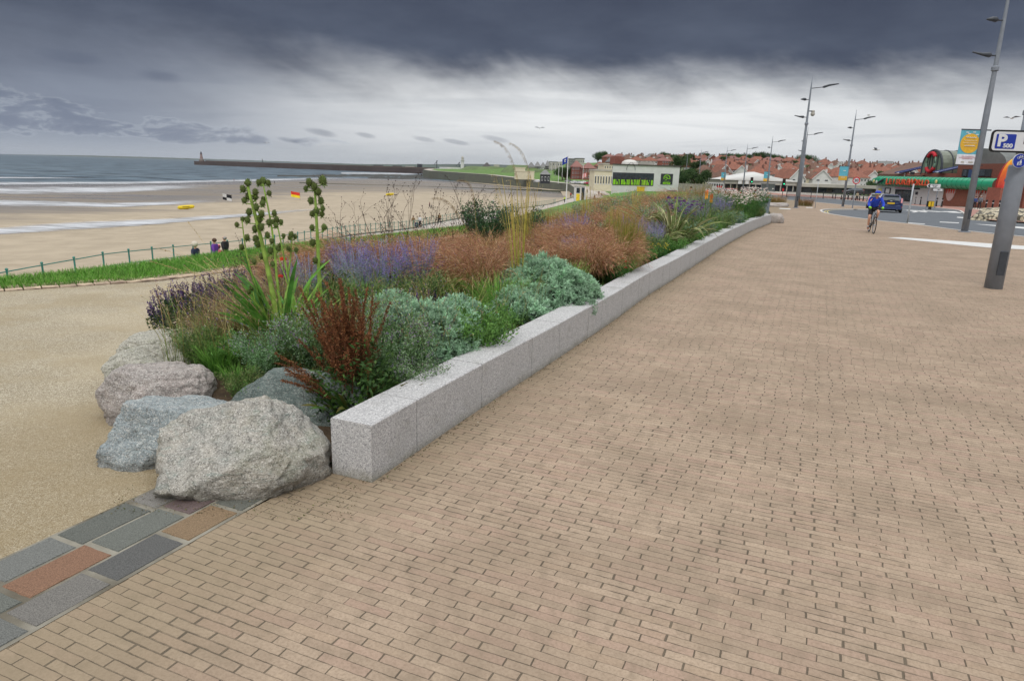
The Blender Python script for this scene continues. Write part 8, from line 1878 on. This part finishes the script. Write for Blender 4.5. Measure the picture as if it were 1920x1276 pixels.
# flagpole and flags
p = Vector((AY(1061.5, 375, 172).x, 172, -6.2)); fp = empty('flagpole', tuple(p), 0, 'tall white flagpole on the lower promenade', 'flagpole'); hp = AY(1063, 292, 172).z + 6.2
part('pole', MB().tube([(0, 0, 0), (0, 0, hp)], [.16, .08], 8), WFR, fp); part('base', MB().box((0, 0, .3), (.7, .7, .6)), WFR, fp)
def flag(name, loc, w0, h0, cols, label, cells, drop=.35, emblem=False, dirx=-1):
    o = empty(name, loc, 0, label, 'flag'); n = 14; m_ = 10; V = []; Cc = []
    for i in range(n + 1):
        for j in range(m_ + 1): u = i / n; v = j / m_; V.append((dirx * u * w0, .18 * math.sin(u * 7 + v * 2) * u, -v * h0 - drop * u * h0)); Cc.append(cols[cells(u, v)])
    q = [(i * (m_ + 1) + j, i * (m_ + 1) + j + 1, (i + 1) * (m_ + 1) + j + 1, (i + 1) * (m_ + 1) + j) for i in range(n) for j in range(m_)]
    part('cloth', MB().raw(V, q, None, Cc), CLOTH, o); part('toggle_line', MB().tube([(0, 0, .1), (0, 0, -h0)], .02, 5), WFR, o)
    if emblem: mb = MB(); [mb.box((dirx * w0 * x, -.22, -h0 * z), (w0 * .22, .02, h0 * .14), ry=a) for x, z, a in ((.42, .5, .5), (.55, .62, -.3), (.5, .85, .1))]; part('white_emblem', mb, WFR, o)
    return o
flag('flag', (p.x - .1, 172, -6.2 + hp - .2), 1.25, 1.45, [colr(28, 60, 140)], 'dark blue flag with a white emblem flying from the flagpole', lambda u, v: 0, .45, True)
flag('flag', (AY(1100, 324, 178).x, 178, AY(1100, 324, 178).z), 1.0, 1.0, [colr(190, 40, 50), colr(220, 220, 220)], 'small red and white flag beside the kiosk', lambda u, v: int(u * 4) % 2, .3)
for (px, py, w0, label, cols, cl_) in ((434, 366, 2.6, 'black and white quartered flag planted on the wet sand', [colr(34, 34, 38), colr(214, 214, 212)], lambda u, v: int((u > .5) != (v > .5))), (562, 361.5, 2.8, 'red over yellow flag planted on the sand', [colr(200, 40, 44), colr(226, 200, 50)], lambda u, v: int(v > .5))):
    gp_2 = sand_z(px, py + 14); o = flag('flag', (AY(px, py, gp_2.y).x, gp_2.y, AY(px, py, gp_2.y).z), w0, 1.7, cols, label, cl_, -.25)
    part('staff', MB().tube([(0, 0, .3), (0, 0, gp_2.z - o.location.z)], .03, 5), DARKW, o)
for i, (px, py, lb) in enumerate(((349, 392.5, 'yellow rescue board on the sand between the shallow water and the tide channel'), (731, 367, 'yellow rescue board lying on the dry sand right of the dead stalks'))):
    q_ = sand_z(px, py); o = empty('rescue_board', (q_.x, q_.y, q_.z + .5), .1, lb, 'rescue board'); s_ = 1.0 if i == 0 else .8; L_ = 2.0 * s_
    mb = MB(); mb.tube([(-L_, 0, -.2), (-L_ * .8, 0, -.12), (0, 0, 0), (L_ * .8, 0, .2), (L_, 0, .32)], [.05, .42, .5, .42, .08], 10); part('hull', mb, M_('board_yellow', 216, 190, 40), o, True); part('cockpit', MB().box((.2, -.38, .15), (1.6, .2, .22), ry=-.06), M_('board_cockpit', 150, 126, 40), o)
    part('trolley', MB().box((0, 0, -.4), (.8, .5, .35)), DARKW, o)
# kiosk, ramp rail, thin lamp standards down on the promenade
Y = 185; p = AY(1086, 366, Y); kk = empty('kiosk', (p.x, Y, -6.2), .15, 'white kiosk with a yellow panel on the lower promenade', 'kiosk'); hk = AY(1086, 349, Y).z + 6.2
part('body', MB().box((0, 0, hk / 2), (2.4, 2.2, hk)), WFR, kk); part('roof', MB().box((0, 0, hk + .08), (2.9, 2.6, .16)), BEIGE, kk); part('yellow_panel', MB().box((-.6, -1.13, hk * .36), (.95, .06, hk * .42)), MATS['board_yellow'], kk); part('hatch', MB().box((-.6, -1.13, hk * .76), (.95, .06, hk * .3)), GLASS, kk); part('doorway', MB().box((.7, -1.13, hk * .5), (.8, .06, hk * .85)), GLASS, kk)
kt = empty('trailer', (AY(1097, 362, Y).x, Y + .5, -6.2), .2, 'small white covered trailer just right of the kiosk', 'trailer'); part('cover', MB().box((0, 0, 1.5), (1.5, 2, 2.4), taper=(.7, .8)), WFR, kt); part('chassis', MB().box((0, 0, .3), (1.3, 2.6, .25)), BLK, kt)
for i, (px, yt, yb, Y, lb) in enumerate(((1048.5, 304, 336, 330, 'white lamp standard left of the blue flag'), (1055, 306, 326, 420, 'short white lamp standard just under the blue flag'), (1094, 309, 330, 400, 'white lamp standard in front of the brick villas'), (1034, 305, 322, 500, 'thin pale lamp standard near the seafront shelter'), (1042, 306, 324, 480, 'thin pale lamp standard between the shelter and the flag'))):
    a = AY(px, yt, Y); zb5 = AY(px, yb, Y).z - 2; o = empty('lamp_standard', (a.x, Y, zb5), 0, lb, 'lamp standard'); h_ = a.z - zb5; part('pole', MB().tube([(0, 0, 0), (0, 0, h_)], .12, 6), WFR, o); part('head', MB().box((0, 0, h_), (1.3, .3, .2)), WFR, o)
bk_ = empty('picnic_bench', (AY(1098, 372, 178).x, 178, -6.2), 0, 'yellow and pink sandwich board standing on the promenade', 'sandwich board'); bk_.name = 'sandwich_board'; bk_.location = tuple(Vector((AY(1102, 366, 188).x, 188, -6.2)))
part('front_panel', MB().box((0, -.15, .55), (.7, .04, 1.1), rx=-.2), MATS['board_yellow'], bk_); part('back_panel', MB().box((0, .15, .55), (.7, .04, 1.1), rx=.2), REDS, bk_)
# gulls
def gull(p, s_, rz, label, flying=True):
    o = empty('gull', tuple(p), rz, label, 'gull'); b = MB().tube([(0, -.25, 0), (0, -.1, .01), (0, .1, .02), (0, .22, .03), (0, .28, .02)], [.02, .06, .07, .045, .01], 7)
    part('body', b, WFR, o, True); m_ = MB()
    for sg_ in (-1, 1): m_.raw([(sg_ * .04, .12, .03), (sg_ * .35, .16, .16), (sg_ * .75, .0, .10), (sg_ * .35, -.02, .15), (sg_ * .04, -.08, .03)], None, [(0, 1, 4), (1, 3, 4), (1, 2, 3)])
    if flying:
        for k, sg_ in enumerate((-1, 1)):
            w_ = MB().raw([(sg_ * .04, .12, .03), (sg_ * .35, .16, .16), (sg_ * .75, .0, .10), (sg_ * .35, -.02, .15), (sg_ * .04, -.08, .03), (sg_ * .04, .02, .05), (sg_ * .35, .07, .18)], None, [(0, 1, 5), (1, 6, 5), (1, 2, 6), (2, 3, 6), (3, 5, 6), (3, 4, 5), (4, 3, 2), (0, 4, 2), (0, 2, 1)]); part('wing', w_, M_('gull_grey', 120, 124, 130), o)
    o.scale = (s_,) * 3; return o
gull(AY(1643, 281, 60), 1.1, 1.0, 'gull gliding over the hillside houses right of the second lamp'); gull(AY(1897, 222, 60), 1.0, 2, 'gull high up between the nearest lamp and the parking sign'); gull(AY(1012, 240.5, 90), 1.0, .3, 'gull flying above the headland in the middle of the sky'); gull(AY(500, 268, 150), 1.0, .6, 'gull low over the long pier'); gull(AY(1629, 216, 78.5), 1.2, 0, 'gull perched on the arm of the second lamp post', False)
# ================================================================== PEOPLE
def skin_obj(name, J, E_, R, material, parent, root='pelvis', sub=2):
    """one continuous limb-and-trunk surface grown over a skeleton of joints"""
    import bmesh
    bm = bmesh.new(); sk = bm.verts.layers.skin.verify(); vs = {}
    used = set(k for e in E_ for k in e)
    for k in used: v = bm.verts.new(J[k]); v[sk].radius = R[k] if hasattr(R[k], '__len__') else (R[k], R[k]); vs[k] = v
    rt = root if root in used else list(used)[0]
    vs[rt][sk].use_root = True
    for a, b in E_: bm.edges.new((vs[a], vs[b]))
    me = bpy.data.meshes.new(name); bm.to_mesh(me); bm.free(); me.materials.append(material)
    o = bpy.data.objects.new(name, me); C.objects.link(o); o.parent = parent
    m1 = o.modifiers.new('skin', 'SKIN'); m1.use_smooth_shade = True; m2 = o.modifiers.new('sub', 'SUBSURF'); m2.levels = sub; m2.render_levels = sub
    return o
SKIN = M_('skin', 200, 152, 128, var=.05, rough=.55)
def cl(name, *c): return M_(name, *c, var=.12, nscale=9, rough=.8)
STAND = dict(pelvis=(0, 0, .95), waist=(0, 0, 1.06), chest=(0, .01, 1.28), neck=(0, .0, 1.47), nk2=(0, .015, 1.54), head=(0, .02, 1.64), crown=(0, .01, 1.71), sl=(-.17, 0, 1.41), sr=(.17, 0, 1.41), el=(-.23, -.03, 1.14), er=(.23, -.03, 1.14), wl=(-.24, .05, .90), wr=(.24, .05, .90), hl=(-.24, .08, .80), hr=(.24, .08, .80),
             pl=(-.09, 0, .90), pr=(.09, 0, .90), kl=(-.11, .02, .49), kr=(.11, .02, .49), al=(-.12, -.02, .09), ar=(.12, -.02, .09), tl=(-.13, .14, .04), tr=(.13, .14, .04))
BR_ = dict(pelvis=(.15, .11), waist=(.13, .095), chest=(.155, .11), neck=.06, nk2=.055, head=(.082, .10), crown=(.06, .07), sl=.062, sr=.062, el=.042, er=.042, wl=.030, wr=.030, hl=(.035, .02), hr=(.035, .02), pl=.092, pr=.092, kl=.058, kr=.058, al=.038, ar=.038, tl=.032, tr=.032)
BE = [('pelvis', 'waist'), ('waist', 'chest'), ('chest', 'neck'), ('neck', 'nk2'), ('nk2', 'head'), ('head', 'crown'), ('chest', 'sl'), ('chest', 'sr'), ('sl', 'el'), ('el', 'wl'), ('wl', 'hl'), ('sr', 'er'), ('er', 'wr'), ('wr', 'hr'), ('pelvis', 'pl'), ('pelvis', 'pr'), ('pl', 'kl'), ('kl', 'al'), ('al', 'tl'), ('pr', 'kr'), ('kr', 'ar'), ('ar', 'tr')]
BRB = dict(BR_); BRB.update(waist=(.10, .07), chest=(.11, .08), sl=.04, sr=.04, neck=.05, pelvis=(.12, .09), el=.032, er=.032)
def pose(**k): J = dict(STAND); J.update(k); return J
WALK = pose(kl=(-.10, .20, .52), al=(-.11, .24, .11), tl=(-.12, .40, .09), kr=(.10, -.02, .48), ar=(.11, -.30, .12), tr=(.12, -.20, .04), el=(-.23, -.12, 1.16), wl=(-.22, -.10, .92), hl=(-.22, -.08, .83), er=(.23, .06, 1.15), wr=(.21, .22, .95), hr=(.2, .27, .88))
SIT = pose(kl=(-.12, .42, .93), kr=(.12, .42, .93), al=(-.12, .45, .50), ar=(.12, .45, .50), tl=(-.12, .6, .46), tr=(.12, .6, .46), el=(-.22, .12, 1.16), er=(.22, .12, 1.16), wl=(-.12, .32, 1.0), wr=(.12, .32, 1.0), hl=(-.08, .38, 1.0), hr=(.08, .38, 1.0))
def person(loc, rz, label, top, bottom, hair, J=WALK, h=1.7, shoe=None, fluffy=False, bald=False, skirt=False, group=None, hat=None, sub=1):
    r = empty('person', loc, rz, label, 'person', group); s_ = h / 1.76; r.scale = (s_,) * 3
    body = skin_obj('body', J, BE, BRB, SKIN, r, sub=sub)
    TR_ = {k: (tuple(x + .016 for x in v) if hasattr(v, '__len__') else v + .018) for k, v in BR_.items()}; TR_['pelvis'] = (.17, .13)
    skin_obj('jacket', J, [('pelvis', 'waist'), ('waist', 'chest'), ('chest', 'neck'), ('chest', 'sl'), ('chest', 'sr'), ('sl', 'el'), ('el', 'wl'), ('sr', 'er'), ('er', 'wr')], TR_, top, r, sub=sub)
    P2 = {k: (tuple(x + .008 for x in v) if hasattr(v, '__len__') else v + .014) for k, v in BR_.items()}; P2['al'] = P2['ar'] = .062
    skin_obj('trousers', J, [('pelvis', 'pl'), ('pelvis', 'pr'), ('pl', 'kl'), ('kl', 'al'), ('pr', 'kr'), ('kr', 'ar')], P2, bottom, r, sub=sub)
    for a, t in (('al', 'tl'), ('ar', 'tr')): skin_obj('shoe', J, [(a, t)], {a: .05, t: (.045, .04)}, shoe or BLK, r, root=a, sub=1)
    H0 = Vector(J['head'])
    if not bald:
        k = 1.25 if fluffy else 1.0; part('hair', MB().ball(tuple(H0 + Vector((0, -.025, .035))), .108 * k, 12, 9, None, (1, 1.08, 1.0)), hair, body, True)
    else: part('hair', MB().ball(tuple(H0 + Vector((0, -.045, -.0))), .098, 12, 9, None, (1, .9, .8)), hair, body, True)
    part('nose', MB().ball(tuple(H0 + Vector((0, .105, -.01))), .018, 6, 5), SKIN, body)
    for sx in (-.03, .03): part('eye', MB().ball(tuple(H0 + Vector((sx, .092, .012))), .009, 6, 5), BLK, body)
    if hat: part('hat', MB().lathe([(.15, .04), (.11, .05), (.10, .13), (0, .15)], tuple(H0), 12), hat, body)
    return r
def at_low(px, py_feet):
    y = 30.0
    for _ in range(80):
        p = G(px, py_feet, float(zl(y)));  y = .5 * y + .5 * min(max(p.y, 5), 430)
    return p
HW = cl('white_hair', 206, 196, 180); HB = cl('brown_hair', 74, 54, 42); HG = cl('grey_hair', 140, 134, 128); HK = cl('dark_hair', 40, 34, 32)
CN = cl('navy_cloth', 38, 46, 70); CP = cl('purple_cloth', 104, 56, 150); CK = cl('black_cloth', 34, 34, 38); CW = cl('white_cloth_shirt', 208, 208, 208); CB = cl('brown_cloth', 122, 98, 66); CR = cl('red_cloth', 176, 50, 46); CGr = cl('grey_cloth', 110, 114, 120); CBe = cl('beige_cloth', 170, 156, 130); CBl = cl('blue_cloth', 52, 72, 120); CJ = cl('jeans', 66, 78, 104)
def low(px, head_py, Y, **k): p = AY(px, head_py, Y); return (p.x, p.y, p.z - k.get('h', 1.7))
p = low(365, 456, 29.5, h=1.62); person((p[0], p[1], float(zl(29.5))+0.02 + .0), -1.9, 'person with fluffy white hair and navy top walking beyond the grass verge', CN, CJ, HW, WALK, 1.72, fluffy=True, sub=2)
p1_ = low(402, 453, 33); person((p1_[0], 33, float(zl(33)) + .02), 1.3, 'person in a purple jacket with brown hair walking beside the person in black', CP, CK, HB, WALK, 1.66, sub=2)
p2_ = low(418, 450.5, 33.4); person((p2_[0], 33.6, float(zl(33.6)) + .02), 1.2, 'balding person in a black jacket beyond the verge, next to the pink hat', CK, CK, HG, WALK, 1.78, bald=True, sub=2)
ch = AY(409, 453, 33.9); person((ch.x, 33.9, ch.z - 1.72), 1.2, 'child in a bright pink hat carried between the two adults', cl('pink_cloth', 236, 84, 130), CK, HB, WALK, 1.55 / 1.0 * 1.0, hat=cl('pink_cloth', 236, 84, 130), sub=1)
for (px, pyf, rz, h, t_, b_, hr_, lb, kw) in (
        (787.5, 427.5, 2.8, 1.78, CW, CK, HG, 'person in a white shirt at the railing, pushing a pushchair', {}), (775, 428, 2.9, 1.72, CB, CBe, HB, 'person in a brown coat walking left of the white-shirted one', {}), (824, 421, .4, 1.7, CB, CK, HB, 'person in brown half hidden behind the teasel bush', {}),
        (1058.5, 380, 2.9, 1.7, cl('hi_vis_green', 186, 210, 70), CK, HK, 'person in a hi-vis green vest beside the flagpole', {}), (1076.5, 379, 3.0, 1.75, CK, CK, HK, 'person in black walking below the kiosk', {}), (1070, 371, 0, 1.7, CR, CK, HB, 'person in a red top behind the flagpole, left of the kiosk', {}),
        (1100.5, 363.5, 0, 1.7, CK, CN, HK, 'person in dark clothes walking right of the kiosk trailer', {}), (1114.5, 376, 0, 1.75, CB, CB, HB, 'person in mottled brown clothing on the promenade', {}), (1122.5, 366.5, 0, 1.75, CN, CN, HK, 'person in navy walking towards the white building', {}), (1128, 368, 0, 1.7, CW, CK, HB, 'person in a white top nearest the white building wall', {}),
        (1111, 348.5, 0, 1.7, CK, CK, HK, 'leftmost person of the far group of four', {}), (1114, 350.5, 0, 1.7, CK, CK, HK, 'second person of the far group of four, in black', {}), (1117, 350, 0, 1.6, CBl, CJ, HB, 'third person of the far group of four, in pale blue', {}), (1119.5, 349.5, 0, 1.75, CR, CK, HK, 'rightmost person of the far group of four, in dark red', {})):
    q_ = at_low(px, pyf); person(tuple(q_), rz, lb, t_, b_, hr_, WALK, h, **kw)
q_ = at_low(781, 428.5); pc = empty('pushchair', tuple(q_), 2.8, 'small dark pushchair with a child at the railing', 'pushchair'); part('seat', MB().box((0, 0, .55), (.4, .45, .5), rx=.3), CN, pc); part('frame', MB().tube([(-.2, -.45, 1.0), (-.2, .3, .1)], .015, 5).tube([(.2, -.45, 1.0), (.2, .3, .1)], .015, 5).tube([(-.2, -.45, 1.0), (.2, -.45, 1.0)], .015, 5), CGr, pc)
for x, y in ((-.2, .3), (.2, .3), (-.2, -.2), (.2, -.2)): o = part('wheel', MB().lathe([(0, -.02), (.09, -.02), (.09, .02), (0, .02)], n=10), RUB, pc); o.rotation_euler = (0, rad(90), 0); o.location = (x, y, .09)
for (px, pyf, h, t_, b_, lb) in ((805.5, 391, 1.7, cl('plum_cloth', 96, 48, 70), CK, 'adult in plum walking on the dry sand'), (809.5, 391.5, 1.25, CN, CK, 'child in navy walking beside the adult in plum'), (925, 383.5, 1.7, CW, CK, 'person in a white top walking on the sand right of the pair'), (1018, 358.5, 1.8, CW, CW, 'person in white standing by the groyne'),
        (458.5, 345.5, 1.75, cl('wet_yellow', 190, 160, 90), CK, 'person in yellow at the water edge, left of the tallest sea holly'), (515, 345, 1.75, CK, CK, 'person in black at the water edge between the sea hollies'), (501, 341, 1.7, CK, CK, 'person standing in the shallows beyond the sea hollies'), (439, 340, 1.6, CR, CK, 'tiny bather in red out in the surf')):
    person(tuple(sand_z(px, pyf)), random.uniform(0, 6), lb, t_, b_, HB, WALK, h)
# by the shelter, at the door, at the crossing, and the sitter on the stones
for (px, pyf, rz, h, t_, b_, hr_, lb, J, kw) in ((1835, 392.5, 2.2, 1.75, CGr, CK, HG, 'person in grey waiting right of the advert shelter', STAND, {}), (1826, 391.5, 2.2, 1.6, CBl, CK, HB, 'person in blue half hidden behind the nearest lamp post', STAND, {}), (1801, 387, 2.2, 1.75, CK, CK, HK, 'person in black in front of the purple advert', WALK, {}), (1675, 377, 2.5, 1.75, CK, CK, HK, 'person in dark clothes beside the dark shop door', STAND, {}),
        (1631.5, 380, 2.6, 1.75, CR, CW, HB, 'person in red and white behind the cyclist', STAND, {}), (1606, 377, 2.6, 1.7, CBe, CK, HB, 'person in beige on the far pavement left of the cyclist', STAND, {})):
    person(tuple(GS(px, pyf)), rz, lb, t_, b_, hr_, J, h, **kw)
sp2 = AY(1296, 350, 62); person((sp2.x, 62, sp2.z - 1.72), 2.2, 'person in a grey and white top seen over the flowers, below the white building', CGr, CN, HK, STAND, 1.74)

# ---------------------------------------------- cyclist
rc = G(1627.5, 434.0); fc_ = G(1638.5, 438.6); dv = (fc_ - rc).normalized(); ha = math.atan2(-dv.x, dv.y)
mid_ = (rc + fc_) / 2
bi = empty('bicycle', tuple(mid_), ha, 'silver and black road bicycle ridden towards the camera', 'bicycle'); SIL = M_('silver_bike_tube', 150, 154, 160, rough=.3, metal=.5)
for y in (-.52, .53):
    w_ = part('wheel', MB().tube([(0, .335 * math.cos(a), .335 * math.sin(a)) for a in np.linspace(0, 2 * math.pi, 37)], .018, 8, cap=False), RUB, bi, True); w_.location = (0, y, .352)
    part('rim', MB().tube([(0, .312 * math.cos(a), .312 * math.sin(a)) for a in np.linspace(0, 2 * math.pi, 37)], .009, 6, cap=False), SIL, w_)
    mb = MB(); [mb.tube([(.02 * (-1) ** k, 0, 0), (0, .312 * math.cos(a), .312 * math.sin(a))], .0016, 3, cap=False) for k, a in enumerate(np.linspace(0, 2 * math.pi, 24, endpoint=False))]; part('spokes', mb, SIL, w_); part('hub', MB().tube([(-.05, 0, 0), (.05, 0, 0)], .022, 8), SIL, w_)
fr = MB(); bb_ = (0, -.08, .30)
for a, b, r_ in ((bb_, (0, -.26, .88), .016), (bb_, (0, .40, .86), .019), ((0, -.24, .84), (0, .38, .92), .016), ((.05, -.52, .352), (0, -.25, .84), .009), ((-.05, -.52, .352), (0, -.25, .84), .009), ((.05, -.52, .352), bb_, .010), ((-.05, -.52, .352), bb_, .010), ((0, .38, .96), (0, .42, .82), .020)): fr.tube([a, b], r_, 8)
part('frame', fr, SIL, bi, True)
part('fork', MB().tube([(0, .41, .84), (.055, .44, .72), (.055, .53, .352)], .012, 7).tube([(0, .41, .84), (-.055, .44, .72), (-.055, .53, .352)], .012, 7), BLK, bi, True)
part('handlebar', MB().tube([(-.25, .34, 1.03), (-.2, .42, 1.03), (0, .42, 1.02), (.2, .42, 1.03), (.25, .34, 1.03)], .014, 7).tube([(0, .42, 1.02), (0, .38, .94)], .016, 7), BLK, bi, True)
part('saddle', MB().tube([(0, -.42, .97), (0, -.30, .98), (0, -.14, .97)], [.075, .06, .02], 8), BLK, bi, True); part('seat_post', MB().tube([(0, -.26, .86), (0, -.285, .96)], .013, 7), SIL, bi)
cr_ = part('chainring', MB().lathe([(.0, -.003), (.095, -.003), (.095, .003), (0, .003)], n=20), BLK, bi); cr_.rotation_euler = (0, rad(90), 0); cr_.location = (.06, -.08, .30)
part('crank', MB().tube([(.08, -.08, .30), (.09, -.09, .13), (.15, -.09, .13)], .011, 6), BLK, bi); part('crank', MB().tube([(-.08, -.08, .30), (-.09, -.07, .47), (-.15, -.07, .47)], .011, 6), BLK, bi)
cy = empty('person', tuple(mid_), ha, 'cyclist in a blue jacket, blue helmet and lime gloves riding towards the camera', 'person')
CJn = dict(pelvis=(0, -.27, 1.04), waist=(0, -.14, 1.18), chest=(0, .04, 1.36), neck=(0, .14, 1.455), nk2=(0, .205, 1.515), head=(0, .26, 1.585), crown=(0, .25, 1.66), sl=(-.17, .12, 1.42), sr=(.17, .12, 1.42), el=(-.29, .17, 1.20), er=(.29, .17, 1.20), wl=(-.25, .31, 1.08), wr=(.25, .31, 1.08), hl=(-.24, .36, 1.06), hr=(.24, .36, 1.06),
           pl=(-.09, -.24, 1.0), pr=(.09, -.24, 1.0), kl=(-.15, .14, .88), kr=(.15, .02, .62), al=(-.12, -.04, .55), ar=(.12, -.15, .22), tl=(-.12, .09, .49), tr=(.12, -.02, .15))
cb = skin_obj('body', CJn, BE, dict(BRB, chest=(.08, .06), sl=.022, sr=.022, el=.024, er=.024), SKIN, cy)
TR_ = {k: (tuple(x + .02 for x in v) if hasattr(v, '__len__') else v + .02) for k, v in BR_.items()}; TR_['wl'] = TR_['wr'] = .040; TR_['chest'] = (.195, .15); TR_['waist'] = (.165, .125); TR_['neck'] = .088
skin_obj('jacket', CJn, [('pelvis', 'waist'), ('waist', 'chest'), ('chest', 'neck'), ('chest', 'sl'), ('chest', 'sr'), ('sl', 'el'), ('el', 'wl'), ('sr', 'er'), ('er', 'wr')], TR_, cl('royal_blue_cloth', 40, 72, 190), cy)
J2 = dict(CJn); 
for s_ in 'lr': a = Vector(CJn['p' + s_]); b = Vector(CJn['k' + s_]); J2['m' + s_] = tuple(a.lerp(b, .8))
R2 = dict(BR_); R2.update(pelvis=(.165, .125), pl=.105, pr=.105, ml=.074, mr=.074); skin_obj('shorts', J2, [('pelvis', 'pl'), ('pelvis', 'pr'), ('pl', 'ml'), ('pr', 'mr')], R2, CK, cy)
for s_ in 'lr': skin_obj('shoe', CJn, [('a' + s_, 't' + s_)], {'a' + s_: .05, 't' + s_: (.048, .036)}, cl('brown_white_shoe', 120, 84, 70), cy, root='a' + s_, sub=1); a = Vector(CJn['a' + s_]); part('sock', MB().tube([tuple(a + Vector((0, 0, .0))), tuple(a.lerp(Vector(CJn['k' + s_]), .2))], .045, 10), CW, cy, True)
LIMEC = cl('lime_glove', 150, 214, 70)
for s_, sg_ in (('l', -1), ('r', 1)):
    w0 = Vector(CJn['w' + s_]); h0 = Vector((sg_ * .235, .375, 1.055)); g = part('glove', MB().tube([tuple(w0), tuple(w0.lerp(h0, .5)), tuple(h0)], [.038, .044, .042], 10), LIMEC, cy, True)
    for k in range(4):
        x = h0.x + sg_ * (-.03 + .021 * k); L_ = (.05, .056, .053, .042)[k]; part('finger', MB().tube([(x, h0.y + .02, h0.z + .02), (x, h0.y + .055, h0.z + .008), (x, h0.y + .05, h0.z - L_ * .7), (x, h0.y + .02, h0.z - L_)], [.011, .011, .010, .008], 7), LIMEC, g, True)
    part('thumb', MB().tube([(h0.x - sg_ * .035, h0.y - .02, h0.z), (h0.x - sg_ * .05, h0.y + .01, h0.z - .02), (h0.x - sg_ * .045, h0.y + .03, h0.z - .04)], [.013, .012, .009], 7), LIMEC, g, True)
H0 = Vector(CJn['head']); hm = part('helmet', MB().ball(tuple(H0 + Vector((0, -.01, .075))), .125, 16, 10, None, (1, 1.2, .78)), cl('blue_helmet', 34, 62, 180), cb, True)
part('helmet_band', MB().tube([tuple(H0 + Vector((.11 * math.cos(a), .125 * math.sin(a) + .01, .035))) for a in np.linspace(.3, 2.84, 10)], .014, 6), M_('yellow_band', 206, 206, 70), hm)
part('nose', MB().ball(tuple(H0 + Vector((0, .108, -.012))), .02, 7, 6, None, (.8, 1, 1.3)), SKIN, cb, True); part('mouth', MB().box(tuple(H0 + Vector((0, .098, -.055))), (.045, .012, .008)), M_('lips', 150, 84, 76), cb)
for sx in (-.032, .032): part('eye', MB().ball(tuple(H0 + Vector((sx, .094, .012))), .011, 7, 6), BLK, cb)
for sx in (-.086, .086): part('ear', MB().ball(tuple(H0 + Vector((sx, .0, -.01))), .024, 7, 6, None, (.4, 1, 1.3)), SKIN, cb, True)

# ------------------------------------------------------------------ the air: far things fade

hz_m = bpy.data.materials.new('sea_haze'); hz_m.use_nodes = True; hn = hz_m.node_tree; hn.nodes.clear()
ho = hn.nodes.new('ShaderNodeOutputMaterial'); hv = hn.nodes.new('ShaderNodeVolumePrincipled'); hv.inputs['Color'].default_value = (.80, .84, .9, 1); hv.inputs['Density'].default_value = 0.000015; hv.inputs['Anisotropy'].default_value = 0.0
hn.links.new(hv.outputs[0], ho.inputs['Volume'])
hb = MB().box((0, 10500, 100), (44400, 27400, 226)).build('haze', hz_m); tag(hb, kind='stuff')
